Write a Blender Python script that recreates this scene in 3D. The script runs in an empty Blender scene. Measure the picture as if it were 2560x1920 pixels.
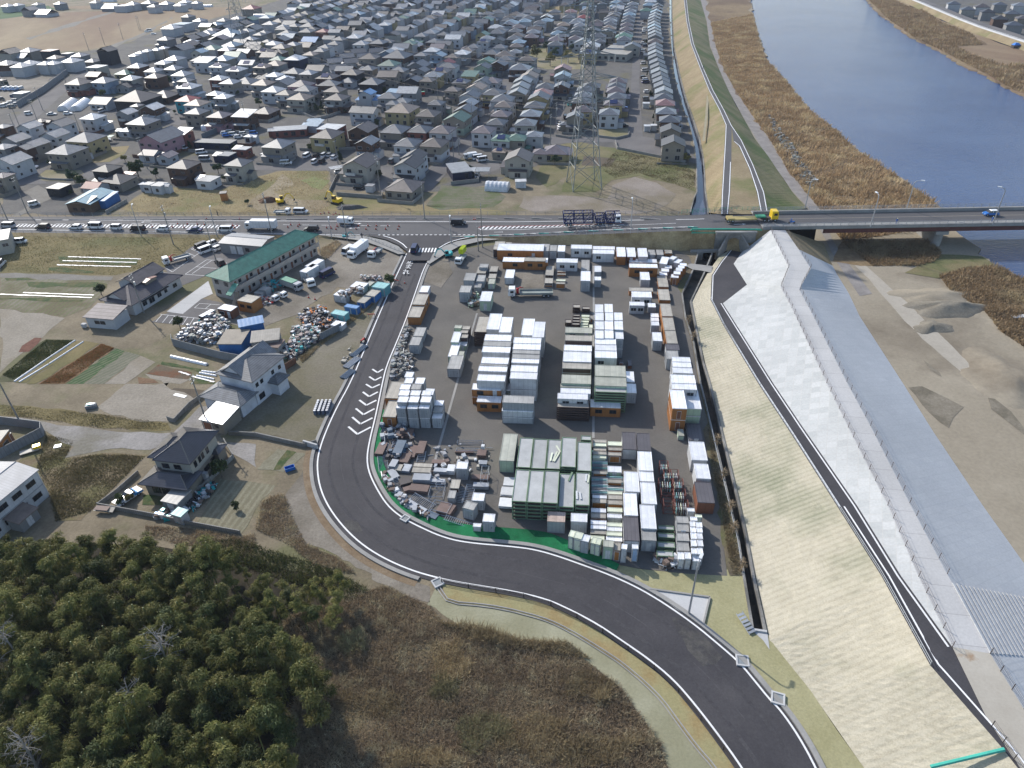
import bpy,math,random
import numpy as np
from mathutils import Vector,Matrix
random.seed(7)
RAD=math.radians
SC=bpy.context.scene
COL=SC.collection
FPX,PITCH,ROLL,CH=1743.0,34.5,1.6,80.0
_th,_r=RAD(PITCH),RAD(ROLL)
_fwd=Vector((0,math.cos(_th),-math.sin(_th)))
_right=Vector((1,0,0));_up=_right.cross(_fwd)
_rr=math.cos(_r)*_right-math.sin(_r)*_up
_uu=_rr.cross(_fwd)
CAM=Vector((0,0,CH))
cd=bpy.data.cameras.new('camera');cam=bpy.data.objects.new('camera',cd);COL.objects.link(cam)
cd.sensor_fit='HORIZONTAL';cd.sensor_width=36.0;cd.lens=36.0*FPX/2560.0
cd.clip_start=1.0;cd.clip_end=6000.0
cam.matrix_world=Matrix(((_rr.x,_uu.x,-_fwd.x,0),(_rr.y,_uu.y,-_fwd.y,0),(_rr.z,_uu.z,-_fwd.z,CH),(0,0,0,1)))
SC.camera=cam
SC.render.resolution_x=1024;SC.render.resolution_y=768
SUN_AZ,SUN_EL=(-0.64,0.77),RAD(34)
W=bpy.data.worlds.new('World');SC.world=W;W.use_nodes=True
nt=W.node_tree;nt.nodes.clear()
sky=nt.nodes.new('ShaderNodeTexSky');sky.sky_type='NISHITA';sky.sun_disc=False
sky.sun_elevation=SUN_EL;sky.sun_rotation=math.atan2(SUN_AZ[0],SUN_AZ[1])
bg=nt.nodes.new('ShaderNodeBackground');bg.inputs[1].default_value=0.145
wo=nt.nodes.new('ShaderNodeOutputWorld')
nt.links.new(sky.outputs[0],bg.inputs[0]);nt.links.new(bg.outputs[0],wo.inputs[0])
sd=bpy.data.lights.new('sun','SUN');so=bpy.data.objects.new('sun',sd);COL.objects.link(so)
sd.energy=3.5;sd.angle=RAD(0.6);sd.color=(1.0,0.95,0.87)
_sv=Vector((SUN_AZ[0],SUN_AZ[1],math.tan(SUN_EL))).normalized()
so.rotation_euler=(_sv).to_track_quat('Z','Y').to_euler();so.location=(0,0,200)
SC.view_settings.view_transform='Standard';SC.view_settings.look='None'
SC.view_settings.exposure=0.6
HAZE=0.00008;SC.view_settings.gamma=1.0
def P(x,y,z=0.0):
 d=_rr*(x-1280)-_uu*(y-960)+_fwd*FPX
 t=(z-CH)/d.z
 return CAM+d*t
def T(n,x,y,z=0.0):
 return P((n%4)*640+x/3.456,(n//4)*480+y/3.456,z)
def proj(p):
 q=Vector(p)-CAM
 a,b,c=q.dot(_rr),q.dot(_uu),q.dot(_fwd)
 return 1280+FPX*a/c,960-FPX*b/c
def solve_top(n,x,yt,yb,z0=0.0):
 b=T(n,x,yb,z0);tgt=(n//4)*480+yt/3.456
 lo,hi=0.0,40.0
 for _ in range(30):
  m=(lo+hi)/2
  if proj((b.x,b.y,z0+m))[1]>tgt:lo=m
  else:hi=m
 return lo
def TL(n,*xy,z=0.0):
 return[T(n,xy[i],xy[i+1],z)for i in range(0,len(xy),2)]
def tag(o,label=None,cat=None,group=None,kind=None):
 if label:o['label']=label
 if cat:o['category']=cat
 if group:o['group']=group
 if kind:o['kind']=kind
 return o
def empty(name,loc,rz=0.0,label=None,cat=None,group=None):
 o=bpy.data.objects.new(name,None);COL.objects.link(o)
 o.location=loc;o.rotation_euler=(0,0,rz);o.empty_display_size=0.3
 return tag(o,label,cat,group)
def link_mesh(name,me,parent=None,loc=(0,0,0),rot=(0,0,0),scale=(1,1,1)):
 o=bpy.data.objects.new(name,me);COL.objects.link(o)
 o.location=loc;o.rotation_euler=rot;o.scale=scale
 if parent:o.parent=parent
 return o
class MB:
 def __init__(s):s.v=[];s.f=[];s.m=[]
 def quad(s,a,b,c,d,m=0):
  i=len(s.v);s.v+=[tuple(a),tuple(b),tuple(c),tuple(d)];s.f.append((i,i+1,i+2,i+3));s.m.append(m)
 def poly(s,pts,m=0):
  i=len(s.v);s.v+=[tuple(p)for p in pts];s.f.append(tuple(range(i,i+len(pts))));s.m.append(m)
 def hexa(s,lo,hi,m=0):
  i=len(s.v);s.v+=[tuple(p)for p in lo]+[tuple(p)for p in hi];n=len(lo)
  s.f.append(tuple(i+k for k in reversed(range(n))));s.m.append(m)
  s.f.append(tuple(i+n+k for k in range(n)));s.m.append(m)
  for k in range(n):
   j=(k+1)%n;s.f.append((i+k,i+j,i+n+j,i+n+k));s.m.append(m)
 def box(s,cx,cy,z0,w,d,h,m=0,a=0.0,top=1.0):
  ca,sa=math.cos(a),math.sin(a)
  def pt(x,y,z):return(cx+x*ca-y*sa,cy+x*sa+y*ca,z)
  q=[(-w/2,-d/2),(w/2,-d/2),(w/2,d/2),(-w/2,d/2)]
  s.hexa([pt(x,y,z0)for x,y in q],[pt(x*top,y*top,z0+h)for x,y in q],m);return s
 def tube(s,a,b,r,n=5,m=0,r2=None):
  a,b=Vector(a),Vector(b);r2=r if r2 is None else r2
  t=(b-a)
  if t.length<1e-6:return s
  t.normalize();u=t.cross(Vector((0,0,1)))
  if u.length<1e-3:u=Vector((1,0,0))
  u.normalize();w=t.cross(u)
  A=[a+(u*math.cos(2*math.pi*k/n)+w*math.sin(2*math.pi*k/n))*r for k in range(n)]
  B=[b+(u*math.cos(2*math.pi*k/n)+w*math.sin(2*math.pi*k/n))*r2 for k in range(n)]
  s.hexa(A,B,m);return s
 def path(s,pts,r,n=5,m=0):
  for a,b in zip(pts[:-1],pts[1:]):s.tube(a,b,r,n,m)
  return s
 def prism(s,prof,y0,y1,m=0,inset=0.0,zi=None):
  def pt(x,z,y,sg):return(x,y+(sg*inset if(zi is not None and z>zi)else 0),z)
  s.hexa([pt(x,z,y0,1)for x,z in prof],[pt(x,z,y1,-1)for x,z in prof],m);return s
 def mesh(s,name,mats):
  me=bpy.data.meshes.new(name);me.from_pydata(s.v,[],s.f)
  for mt in(mats if isinstance(mats,(list,tuple))else[mats]):me.materials.append(mt)
  if any(s.m):me.polygons.foreach_set('material_index',s.m)
  me.update();return me
 def build(s,name,mats,parent=None,loc=(0,0,0),rz=0.0,smooth=False):
  me=s.mesh(name,mats)
  if smooth:me.shade_smooth()
  return link_mesh(name,me,parent,loc,(0,0,rz))
def resample(pts,n):
 pts=[Vector(p)for p in pts];L=[0.0]
 for a,b in zip(pts[:-1],pts[1:]):L.append(L[-1]+(b-a).length)
 out=[];j=0
 for k in range(n):
  t=L[-1]*k/(n-1)
  while j<len(L)-2 and L[j+1]<t:j+=1
  u=(t-L[j])/max(1e-9,L[j+1]-L[j]);out.append(pts[j].lerp(pts[j+1],min(1,max(0,u))))
 return out
def smooth_line(pts,it=2):
 pts=[Vector(p)for p in pts]
 for _ in range(it):
  q=[pts[0]]
  for a,b in zip(pts[:-1],pts[1:]):q+=[a.lerp(b,.25),a.lerp(b,.75)]
  q.append(pts[-1]);pts=q
 return pts
def offset_line(pts,d,dz=0.0):
 out=[]
 for i,p in enumerate(pts):
  a=pts[max(0,i-1)];b=pts[min(len(pts)-1,i+1)]
  t=Vector((b.x-a.x,b.y-a.y,0)).normalized();n=Vector((-t.y,t.x,0))
  out.append(Vector(p)+n*d+Vector((0,0,dz)))
 return out
def strip(mb,A,B,m=0):
 i=len(mb.v);mb.v+=[tuple(p)for p in A]+[tuple(p)for p in B];n=len(A)
 for k in range(n-1):
  mb.f.append((i+k,i+k+1,i+n+k+1,i+n+k));mb.m.append(m)
def ribbon(name,mt,pts,w,z,off=0.0,dash=None):
 mb=MB();pts=[Vector((p.x,p.y,p.z+z))for p in pts]
 L=offset_line(pts,off+w/2);R_=offset_line(pts,off-w/2)
 if dash is None:strip(mb,L,R_)
 else:
  n=int(sum((a-b).length for a,b in zip(pts[:-1],pts[1:]))/(dash[0]+dash[1]))
  tot=n*20
  LL,RR=resample(L,tot+1),resample(R_,tot+1);on=int(20*dash[0]/(dash[0]+dash[1]))
  for k in range(n):strip(mb,LL[k*20:k*20+on+1],RR[k*20:k*20+on+1])
 return mb
SOFT={'plot','dry_field','verge','golden','dry_lot','dirt','dirt_yard','meadow','field','garden','drive','lane','gravel_shoulder','lot_gravel','yard_gravel','reed_bed','green_patch','far_reeds','damp_patch','sand_track','waste_strip','grass_corner','park','suburb','truck_yard','farm_lane','sage_ground','green_field','far_bank'}
def jag(pts):
 out=[];n=len(pts);rr=random.Random(len(pts)*13+int(abs(pts[0].x)*10))
 for i in range(n):
  a,b=pts[i],pts[(i+1)%n];L=(b-a).length;dist=max(60,((a+b)/2).length);st_=dist/55;k=max(1,min(40,int(L/st_)));am=min(dist/240,L*.05)
  for j in range(k):
   p=a.lerp(b,j/k)
   if j:p=p+Vector((rr.uniform(-am,am),rr.uniform(-am,am),0))
   out.append(p)
 return out
def sheet(name,mt,pts,z=0.0,kind='structure',label=None,cat=None):
 from mathutils.geometry import tessellate_polygon
 if name in SOFT:pts=jag(pts)
 pts=[Vector((p.x,p.y,p.z+z))for p in pts]
 tris=tessellate_polygon([[Vector((p.x,p.y,0))for p in pts]])
 me=bpy.data.meshes.new(name)
 fl=[]
 for a,b,c in tris:
  n=(pts[b]-pts[a]).cross(pts[c]-pts[a])
  fl.append((a,b,c)if n.z>0 else(a,c,b))
 me.from_pydata([tuple(p)for p in pts],[],fl);me.materials.append(mt)
 o=link_mesh(name,me);return tag(o,label,cat,None,kind)
def struct(name,mb,mats,**k):
 o=mb.build(name,mats);return tag(o,kind='structure',**k)
def copy_tree(o,parent=None):
 c=o.copy();COL.objects.link(c)
 if parent:c.parent=parent
 for ch in list(KIDS.get(o.name,[])):copy_tree(ch,c)
 return c
KIDS={}
MATS={}
def _base(name,rough,metal=0.0):
 m=bpy.data.materials.new(name);m.use_nodes=True;n=m.node_tree
 b=n.nodes['Principled BSDF'];b.inputs['Roughness'].default_value=rough;b.inputs['Metallic'].default_value=metal
 b.inputs['Specular IOR Level'].default_value=0.35
 return m,n,b
def _noise(n,vec,scale,detail=4,rough=.6):
 t=n.nodes.new('ShaderNodeTexNoise');t.inputs['Scale'].default_value=scale;t.inputs['Detail'].default_value=detail
 t.inputs['Roughness'].default_value=rough;n.links.new(vec,t.inputs['Vector']);return t.outputs['Fac']
def _ramp(n,fac,p0,p1,c0,c1):
 r=n.nodes.new('ShaderNodeValToRGB');e=r.color_ramp.elements
 e[0].position=p0;e[1].position=p1;e[0].color=(*c0,1);e[1].color=(*c1,1);n.links.new(fac,r.inputs[0]);return r.outputs[0]
def _mix(n,fac,a,b,mode='MIX'):
 x=n.nodes.new('ShaderNodeMix');x.data_type='RGBA';x.blend_type=mode
 for s,v in((x.inputs[0],fac),(x.inputs[6],a),(x.inputs[7],b)):
  if isinstance(v,(int,float)):s.default_value=v
  elif isinstance(v,tuple):s.default_value=(*v[:3],1)
  else:n.links.new(v,s)
 return x.outputs[2]
def _pos(n,rot=0.0,scale=(1,1,1)):
 g=n.nodes.new('ShaderNodeNewGeometry');mp=n.nodes.new('ShaderNodeMapping');mp.vector_type='POINT'
 mp.inputs['Rotation'].default_value=(0,0,-rot);n.links.new(g.outputs['Position'],mp.inputs[0])
 if scale==(1,1,1):return mp.outputs[0]
 m2=n.nodes.new('ShaderNodeMapping');m2.inputs['Scale'].default_value=scale;n.links.new(mp.outputs[0],m2.inputs[0]);return m2.outputs[0]
def _bump(n,b,h,st,dist=0.1):
 u=n.nodes.new('ShaderNodeBump');u.inputs['Strength'].default_value=st;u.inputs['Distance'].default_value=dist
 n.links.new(h,u.inputs['Height']);n.links.new(u.outputs[0],b.inputs['Normal'])
def paint(name,c,rough=.5,metal=0.0,var=.12,rib=0.0,dirt=0.25):
 """painted / panel surface: slight dirt blotches, optional ribs across local x"""
 if name in MATS:return MATS[name]
 m,n,b=_base(name,rough,metal)
 tc=n.nodes.new('ShaderNodeTexCoord');v=tc.outputs['Object']
 oi=n.nodes.new('ShaderNodeObjectInfo')
 add=n.nodes.new('ShaderNodeVectorMath');add.operation='ADD';n.links.new(v,add.inputs[0])
 ml=n.nodes.new('ShaderNodeVectorMath');ml.operation='SCALE';n.links.new(oi.outputs['Location'],ml.inputs[0]);ml.inputs[3].default_value=.37
 n.links.new(ml.outputs[0],add.inputs[1])
 f1=_noise(n,add.outputs[0],.55,5,.65)
 dk=tuple(x*(1-dirt)*.95 for x in c);lt=tuple(min(1,x*(1+var))for x in c)
 col=_ramp(n,f1,.3,.68,dk,lt)
 f2=_noise(n,add.outputs[0],6.0,2)
 col=_mix(n,.25,col,_ramp(n,f2,.3,.7,tuple(x*.75 for x in c),tuple(min(1,x*1.15)for x in c)))
 hv=n.nodes.new('ShaderNodeMath');hv.operation='MULTIPLY_ADD';n.links.new(oi.outputs['Random'],hv.inputs[0]);hv.inputs[1].default_value=.24;hv.inputs[2].default_value=.88
 hs=n.nodes.new('ShaderNodeHueSaturation');n.links.new(hv.outputs[0],hs.inputs['Value']);n.links.new(col,hs.inputs['Color']);col=hs.outputs[0]
 if rib:
  sx=n.nodes.new('ShaderNodeSeparateXYZ');n.links.new(v,sx.inputs[0])
  fr=n.nodes.new('ShaderNodeMath');fr.operation='PINGPONG';n.links.new(sx.outputs[0],fr.inputs[0]);fr.inputs[1].default_value=rib/2
  gt=n.nodes.new('ShaderNodeMath');gt.operation='LESS_THAN';n.links.new(fr.outputs[0],gt.inputs[0]);gt.inputs[1].default_value=.035
  col=_mix(n,gt.outputs[0],col,tuple(x*.72 for x in c));_bump(n,b,fr.outputs[0],.25,.1)
 n.links.new(col,b.inputs['Base Color']);MATS[name]=m;return m
def roofmat(name,c,rough=.45,pitch=.45,spec=.35):
 """tiled or seamed roof: fine courses following the slope"""
 if name in MATS:return MATS[name]
 m,n,b=_base(name,rough);b.inputs['Specular IOR Level'].default_value=spec
 tc=n.nodes.new('ShaderNodeTexCoord');v=tc.outputs['Object']
 sx=n.nodes.new('ShaderNodeSeparateXYZ');n.links.new(v,sx.inputs[0])
 fr=n.nodes.new('ShaderNodeMath');fr.operation='FRACT'
 dv=n.nodes.new('ShaderNodeMath');dv.operation='DIVIDE';n.links.new(sx.outputs[2],dv.inputs[0]);dv.inputs[1].default_value=.16
 n.links.new(dv.outputs[0],fr.inputs[0])
 f1=_noise(n,v,.8,5);oi=n.nodes.new('ShaderNodeObjectInfo')
 col=_ramp(n,f1,.3,.7,tuple(x*.72 for x in c),tuple(min(1,x*1.25)for x in c))
 lt=n.nodes.new('ShaderNodeMath');lt.operation='LESS_THAN';n.links.new(fr.outputs[0],lt.inputs[0]);lt.inputs[1].default_value=.2
 col=_mix(n,lt.outputs[0],col,_mix(n,.5,col,(0,0,0)))
 hv=n.nodes.new('ShaderNodeMath');hv.operation='MULTIPLY_ADD';n.links.new(oi.outputs['Random'],hv.inputs[0]);hv.inputs[1].default_value=.5;hv.inputs[2].default_value=.75
 hs=n.nodes.new('ShaderNodeHueSaturation');n.links.new(hv.outputs[0],hs.inputs['Value']);n.links.new(col,hs.inputs['Color'])
 n.links.new(hs.outputs[0],b.inputs['Base Color']);_bump(n,b,fr.outputs[0],.35,.05);MATS[name]=m;return m
def gmat(name,c1,c2,s1=.15,c3=None,s3=.03,fine=2.5,rough=.95,t3=(.45,.6),bump=.3,rot=0.0,str_=(1,1,1),stripe=None,fstr=.35,d1=(.35,.65)):
 """ground surface in world coordinates: two mixed tones, a third in patches, grain, optional rows"""
 if name in MATS:return MATS[name]
 m,n,b=_base(name,rough);b.inputs['Specular IOR Level'].default_value=.2
 v=_pos(n,rot,str_);v0=_pos(n)
 col=_ramp(n,_noise(n,v,s1,6,.65),d1[0],d1[1],c1,c2)
 if c3:col=_mix(n,_ramp(n,_noise(n,v,s3,5,.6),t3[0],t3[1],(0,0,0),(1,1,1)),col,c3)
 g=_noise(n,v0,fine,5,.7)
 gr=_ramp(n,g,.3,.7,(1-fstr,)*3,(1+fstr*.0,)*3)
 col=_mix(n,1.0,col,gr,'MULTIPLY')
 if stripe:
  w,sc,sf=stripe
  vv=_pos(n,rot);sx=n.nodes.new('ShaderNodeSeparateXYZ');n.links.new(vv,sx.inputs[0])
  wob=n.nodes.new('ShaderNodeMath');wob.operation='MULTIPLY_ADD';n.links.new(_noise(n,v0,.12,2),wob.inputs[0]);wob.inputs[1].default_value=w*.35;n.links.new(sx.outputs[1],wob.inputs[2])
  pp=n.nodes.new('ShaderNodeMath');pp.operation='PINGPONG';n.links.new(wob.outputs[0],pp.inputs[0]);pp.inputs[1].default_value=w/2
  mr=n.nodes.new('ShaderNodeMapRange');n.links.new(pp.outputs[0],mr.inputs[0]);mr.inputs[1].default_value=w*.12;mr.inputs[2].default_value=w*.3
  mk=n.nodes.new('ShaderNodeMath');mk.operation='MULTIPLY';n.links.new(mr.outputs[0],mk.inputs[0])
  br=n.nodes.new('ShaderNodeMapRange');n.links.new(_noise(n,v0,.8,4),br.inputs[0]);br.inputs[1].default_value=.32;br.inputs[2].default_value=.5;br.inputs[4].default_value=sf
  n.links.new(br.outputs[0],mk.inputs[1]);col=_mix(n,mk.outputs[0],col,sc)
 n.links.new(col,b.inputs['Base Color'])
 if bump:_bump(n,b,g,bump,.15)
 MATS[name]=m;return m
def blockmat(name,c1,c2,mort,size,rot,seam=.05,rough=.85,s=.1,spec=.3):
 m,n,b=_base(name,rough);b.inputs['Specular IOR Level'].default_value=spec
 v=_pos(n,rot);br=n.nodes.new('ShaderNodeTexBrick');br.offset=0.0;br.squash=1.0
 n.links.new(v,br.inputs['Vector']);br.inputs['Scale'].default_value=1.0;br.inputs['Brick Width'].default_value=size[0];br.inputs['Row Height'].default_value=size[1]
 br.inputs['Mortar Size'].default_value=seam;br.inputs['Mortar Smooth'].default_value=.6
 br.inputs['Color1'].default_value=(*c1,1);br.inputs['Color2'].default_value=(*c2,1);br.inputs['Mortar'].default_value=(*mort,1)
 col=_mix(n,1.0,br.outputs[0],_ramp(n,_noise(n,_pos(n),s,5),.3,.7,(.82,)*3,(1,1,1)),'MULTIPLY')
 col=_mix(n,1.0,col,_ramp(n,_noise(n,_pos(n),3,4),.3,.7,(.85,)*3,(1,1,1)),'MULTIPLY')
 n.links.new(col,b.inputs['Base Color']);return m
YAW=RAD(-6.4)
G_EARTH=gmat('earth_grass',(.17,.14,.095),(.27,.225,.155),.12,(.15,.145,.075),.05,2.0,t3=(.5,.62))
G_SUB=gmat('suburb_ground',(.10,.097,.093),(.16,.15,.135),.10,(.13,.12,.07),.05,1.2,t3=(.56,.66))
G_YARD=gmat('yard_asphalt',(.115,.107,.098),(.16,.148,.132),.07,(.19,.175,.15),.03,3.0,t3=(.58,.72),fstr=.2,bump=.15)
G_GRAVEL=gmat('gravel_yard',(.20,.175,.145),(.29,.26,.215),.10,(.15,.13,.10),.04,2.2,t3=(.5,.65))
G_ROAD=gmat('new_asphalt',(.050,.048,.053),(.066,.063,.068),.16,(.088,.083,.085),.05,4.0,t3=(.55,.75),fstr=.25,bump=.1,rough=.8)
G_MAIN=gmat('main_asphalt',(.085,.083,.087),(.11,.107,.11),.05,(.10,.095,.095),.03,3.0,t3=(.5,.7),fstr=.2,bump=.1,rough=.8)
G_STREET=gmat('street_asphalt',(.12,.115,.115),(.17,.16,.155),.08,None,1,2.5,fstr=.2)
G_WALK=gmat('walk_concrete',(.25,.245,.235),(.34,.33,.31),.15,None,1,3.0,fstr=.15,bump=.1)
G_WHITE=paint('road_paint',(.74,.74,.74),.7,dirt=.12,var=.05)
G_REDP=paint('red_road_paint',(.42,.05,.04),.7)
G_TEALP=paint('teal_kerb_paint',(.05,.30,.25),.7)
G_GREEN=gmat('green_sheet',(.012,.15,.055),(.02,.22,.085),.25,(.01,.10,.04),.1,5.0,fstr=.3)
G_STRAW=gmat('straw_slope',(.43,.39,.295),(.51,.465,.36),.3,(.25,.255,.17),.06,5.5,t3=(.48,.68),stripe=(.9,(.53,.49,.39),.28),rot=RAD(10),fstr=.35)
G_OLIVE=gmat('olive_turf',(.30,.28,.15),(.37,.345,.20),.2,None,1,3.0,fstr=.25)
G_SAGE=gmat('sage_turf',(.29,.28,.19),(.345,.335,.24),.2,(.25,.24,.155),.08,3.0,fstr=.2)
G_BANK=gmat('bank_turf',(.36,.28,.15),(.46,.37,.21),.35,(.26,.19,.10),.12,2.5,fstr=.35)
G_SAND=gmat('river_sand',(.255,.22,.165),(.32,.28,.215),.05,(.19,.16,.12),.035,1.5,t3=(.52,.66),fstr=.2)
G_CONC=gmat('light_concrete',(.42,.42,.42),(.50,.50,.495),.1,None,1,4.0,fstr=.1,bump=.05)
G_WALL=gmat('old_concrete',(.22,.215,.20),(.32,.31,.29),.3,(.15,.145,.13),.1,3.0,fstr=.3)
G_DYKE=gmat('dyke_grass',(.225,.175,.105),(.29,.235,.145),.12,(.165,.165,.07),.05,1.5,t3=(.5,.66),fstr=.3)
G_DYKE2=gmat('dyke_grass_green',(.17,.165,.075),(.26,.225,.125),.1,(.115,.15,.05),.04,1.5,t3=(.45,.6),fstr=.3)
G_BLOCK=blockmat('slope_blocks',(.50,.51,.51),(.41,.425,.425),(.46,.46,.45),(1.5,1.5),RAD(-22),.07,s=.06)
G_SLAB=blockmat('river_slabs',(.52,.53,.54),(.49,.50,.515),(.45,.46,.475),(3.0,1.2),RAD(30),.04,s=.04)
G_CREST=blockmat('crest_concrete',(.46,.455,.45),(.49,.485,.48),(.30,.29,.29),(200.,4.5),RAD(-10),.05,s=.1)
G_CRESTT=gmat('stained_concrete',(.36,.33,.28),(.44,.41,.355),.1,(.30,.22,.15),.25,3.0,t3=(.62,.72),fstr=.12,bump=.05)
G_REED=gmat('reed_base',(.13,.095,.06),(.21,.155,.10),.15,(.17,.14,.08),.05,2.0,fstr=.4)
G_REEDF=gmat('riverside_reeds',(.22,.155,.085),(.34,.26,.15),.05,(.17,.115,.07),.025,.7,t3=(.42,.6),fstr=.5,bump=1.0)
G_PADDY=gmat('dry_paddy',(.22,.165,.10),(.29,.225,.14),.04,(.19,.125,.08),.012,.6,rot=RAD(20),str_=(1,.25,1),fstr=.2)
CLN=TL(2,1360,-500,1358,0,1358,150,1375,400,1395,620,1420,750,1480,950,1540,1120,1575,1280,1590,1450,1592,1659)+TL(6,1565,60,1535,180)
CRN=TL(2,1385,-500,1383,0,1385,150,1400,400,1450,640,1500,830,1560,1000,1620,1180,1655,1350,1668,1500,1675,1659)+TL(6,1690,60,1700,180)
CLS=TL(6,1600,530,1560,670,1462,880,1490,1080,1560,1300)+TL(10,1620,0,1700,330,1780,640,1870,1040,1940,1330,1990,1659)+TL(14,2065,460)
CRS=TL(6,1735,530,1665,705,1550,950,1600,1200,1660,1480)+TL(10,1715,0,1790,300,1868,620,1960,1000,2025,1290,2095,1659)+TL(14,2200,480)
TANL=[CRS[-1]]+TL(15,15,560,100,620,270,830,400,1040,600,1340,830,1659,1300,2350)
outline=[Vector((80,-60,0)),Vector((-1500,-60,0)),Vector((-1500,2500,0)),Vector((CLN[0].x,2500,0))]+CLN+CLS+TANL
sheet('ground',G_EARTH,outline,0.0,label='brown and olive earth of the town side',cat='ground')
def canal(name,A,B,dep=2.2):
 mb=MB();n=len(A)
 dn=Vector((0,0,-dep));up=Vector((0,0,.25))
 def lower(L,s):return[p+dn for p in offset_line(L,s)]
 for L,s in((A,1),(B,-1)):
  o=offset_line(L,.35*s);lo=[p+dn for p in L]
  strip(mb,[p+up for p in L],lo,0);strip(mb,[p+up for p in L],[p+up for p in o],0);strip(mb,[p+up for p in o],[p-up for p in o],0)
 struct(name,mb,G_WALL,label='concrete walls of the drainage canal',cat='canal')
 mb=MB();k=60;strip(mb,[p+dn*.93 for p in resample(A,k)],[p+dn*.93 for p in resample(B,k)],0)
 return mb
m,n_,b_=_base('canal_bed',.6);b_.inputs['Base Color'].default_value=(.055,.045,.035,1)
n_.links.new(_ramp(n_,_noise(n_,_pos(n_),.5,5),.35,.6,(.03,.026,.02),(.09,.075,.055)),b_.inputs['Base Color'])
struct('canal_bed',canal('canal_wall',CLS,CRS),m,label='dark muddy bed of the canal',cat='canal bed')
m,n_,b_=_base('canal_water',.12);b_.inputs['Base Color'].default_value=(.06,.07,.10,1);MATS['canal_water']=m
struct('canal_water',canal('canal_wall_north',CLN,CRN,1.6),m,label='shallow pale water in the canal',cat='water')
mb=MB();a,b=CLS[-1],CRS[-1];
d_=(b-a).normalized();nn=Vector((d_.y,-d_.x,0))*.3
mb.hexa([a+Vector((0,0,-2.2)),b+Vector((0,0,-2.2)),b+nn+Vector((0,0,-2.2)),a+nn+Vector((0,0,-2.2))],[a+Vector((0,0,.3)),b+Vector((0,0,.3)),b+nn+Vector((0,0,.3)),a+nn+Vector((0,0,.3))])
struct('canal_headwall',mb,G_CONC,label='short pale concrete headwall across the canal end',cat='wall')
sheet('canal_apron',G_CONC,TL(14,2068,468,2205,488,2225,640,2170,560),.08,label='pale concrete apron below the canal end',cat='apron')
def S(*a):return[T(n,x,y,z)for n,x,y,z in a]
CZ=6.0
tanL=[T(6,1800,545,0),T(6,1745,620,0),T(6,1690,700,0),CRS[2],CRS[3],T(6,1712,1659,0),CRS[6],CRS[8],T(15,15,560,0),T(15,400,1040,0),T(15,830,1659,0),T(15,1300,2350,0)]
pathL=S((6,1885,500,.3),(6,1800,605,.45),(6,1725,720,.6),(6,1715,930,1.0),(6,1830,1160,1.4),(6,2130,1659,2.3),(11,200,430,3.2),(11,600,1060,4.4),(11,980,1659,5.3),(15,1400,770,5.95),(15,2010,1470,6.0),(15,2620,2250,6.0))
pathR=S((6,1985,520,.3),(6,1950,570,.45),(6,1915,620,.6),(6,2030,800,1.0),(6,1822,962,1.4),(7,50,1659,2.3),(11,300,372,3.2),(11,770,1050,4.4),(11,1150,1659,5.3),(15,1590,610,5.95),(15,1880,1210,6.0),(15,2300,1850,6.0))
crL=S((7,20,330,CZ),(7,100,490,CZ),(7,180,650,CZ),(7,110,820,CZ),(7,205,1000,CZ),(7,510,1659,CZ),(11,690,370,CZ),(11,1030,1040,CZ),(11,1290,1640,CZ),(15,1592,612,CZ),(15,1882,1211,CZ),(15,2302,1851,CZ))
crR=S((7,150,330,CZ),(7,265,495,CZ),(7,370,660,CZ),(7,270,840,CZ),(7,362,1012,CZ),(7,690,1659,CZ),(11,885,360,CZ),(11,1235,1050,CZ),(11,1548,1640,CZ),(15,1920,670,CZ),(15,2212,1150,CZ),(15,2700,1900,CZ))
toe=S((7,480,440,-.5),(7,558,636,-.5),(7,590,700,-.5),(7,700,880,-.5),(7,790,1070,-.5),(7,1170,1659,-.5),(11,1430,415,-.5),(11,1870,1070,-.5),(11,2290,1659,-.5),(15,2560,420,-.5),(15,2950,1100,-.5),(15,3300,1700,-.5))
def dense(L,k=8):
 out=[]
 for a,b in zip(L[:-1],L[1:]):out+=[a.lerp(b,i/k)for i in range(k)]
 return out+[L[-1]]
def loft(name,A,B,mt,lab,cat,i0=0,i1=None):
 mb=MB();strip(mb,dense(A[i0:i1]),dense(B[i0:i1]));return struct(name,mb,mt,label=lab,cat=cat)
A,B=dense(tanL,24),dense(pathL,24);mb=MB();rows=26
i=0
for k,(a,b)in enumerate(zip(A,B)):
 for j in range(rows+1):
  p=a.lerp(b,j/rows);h=0.0
  if 0<j<rows:h=random.uniform(-.035,.035)
  mb.v.append((p.x,p.y,p.z+h))
for k in range(len(A)-1):
 for j in range(rows):
  q=k*(rows+1)+j;mb.f.append((q,q+rows+1,q+rows+2,q+1));mb.m.append(0)
struct('straw_slope',mb,G_STRAW,label='pale straw mulched bank beside the canal',cat='slope')
loft('levee_path',pathL,pathR,G_ROAD,'dark asphalt path climbing the levee','path')
loft('block_slope',pathR,crL,G_BLOCK,'white squared concrete block slope of the levee','slope',0,10)
loft('levee_crest',crL,crR,G_CREST,'pale concrete walkway on the levee crest','walkway',0,10)
loft('levee_crest_south',crL,crR,G_CRESTT,'rust stained concrete crest at the near end','walkway',9,None)
loft('river_slope',crR,toe,G_SLAB,'bluish concrete slab slope facing the river','slope',1)
loft('bridge_end_slope',crR,toe,G_DYKE,'brown earth slope beside the bridge abutment','slope',0,2)
st=MB()
ST0,ST1=crR[8].lerp(crR[9],.13),crR[9]
SB0,SB1=toe[8].lerp(toe[9],.55),toe[9].lerp(toe[10],.5)
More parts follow.
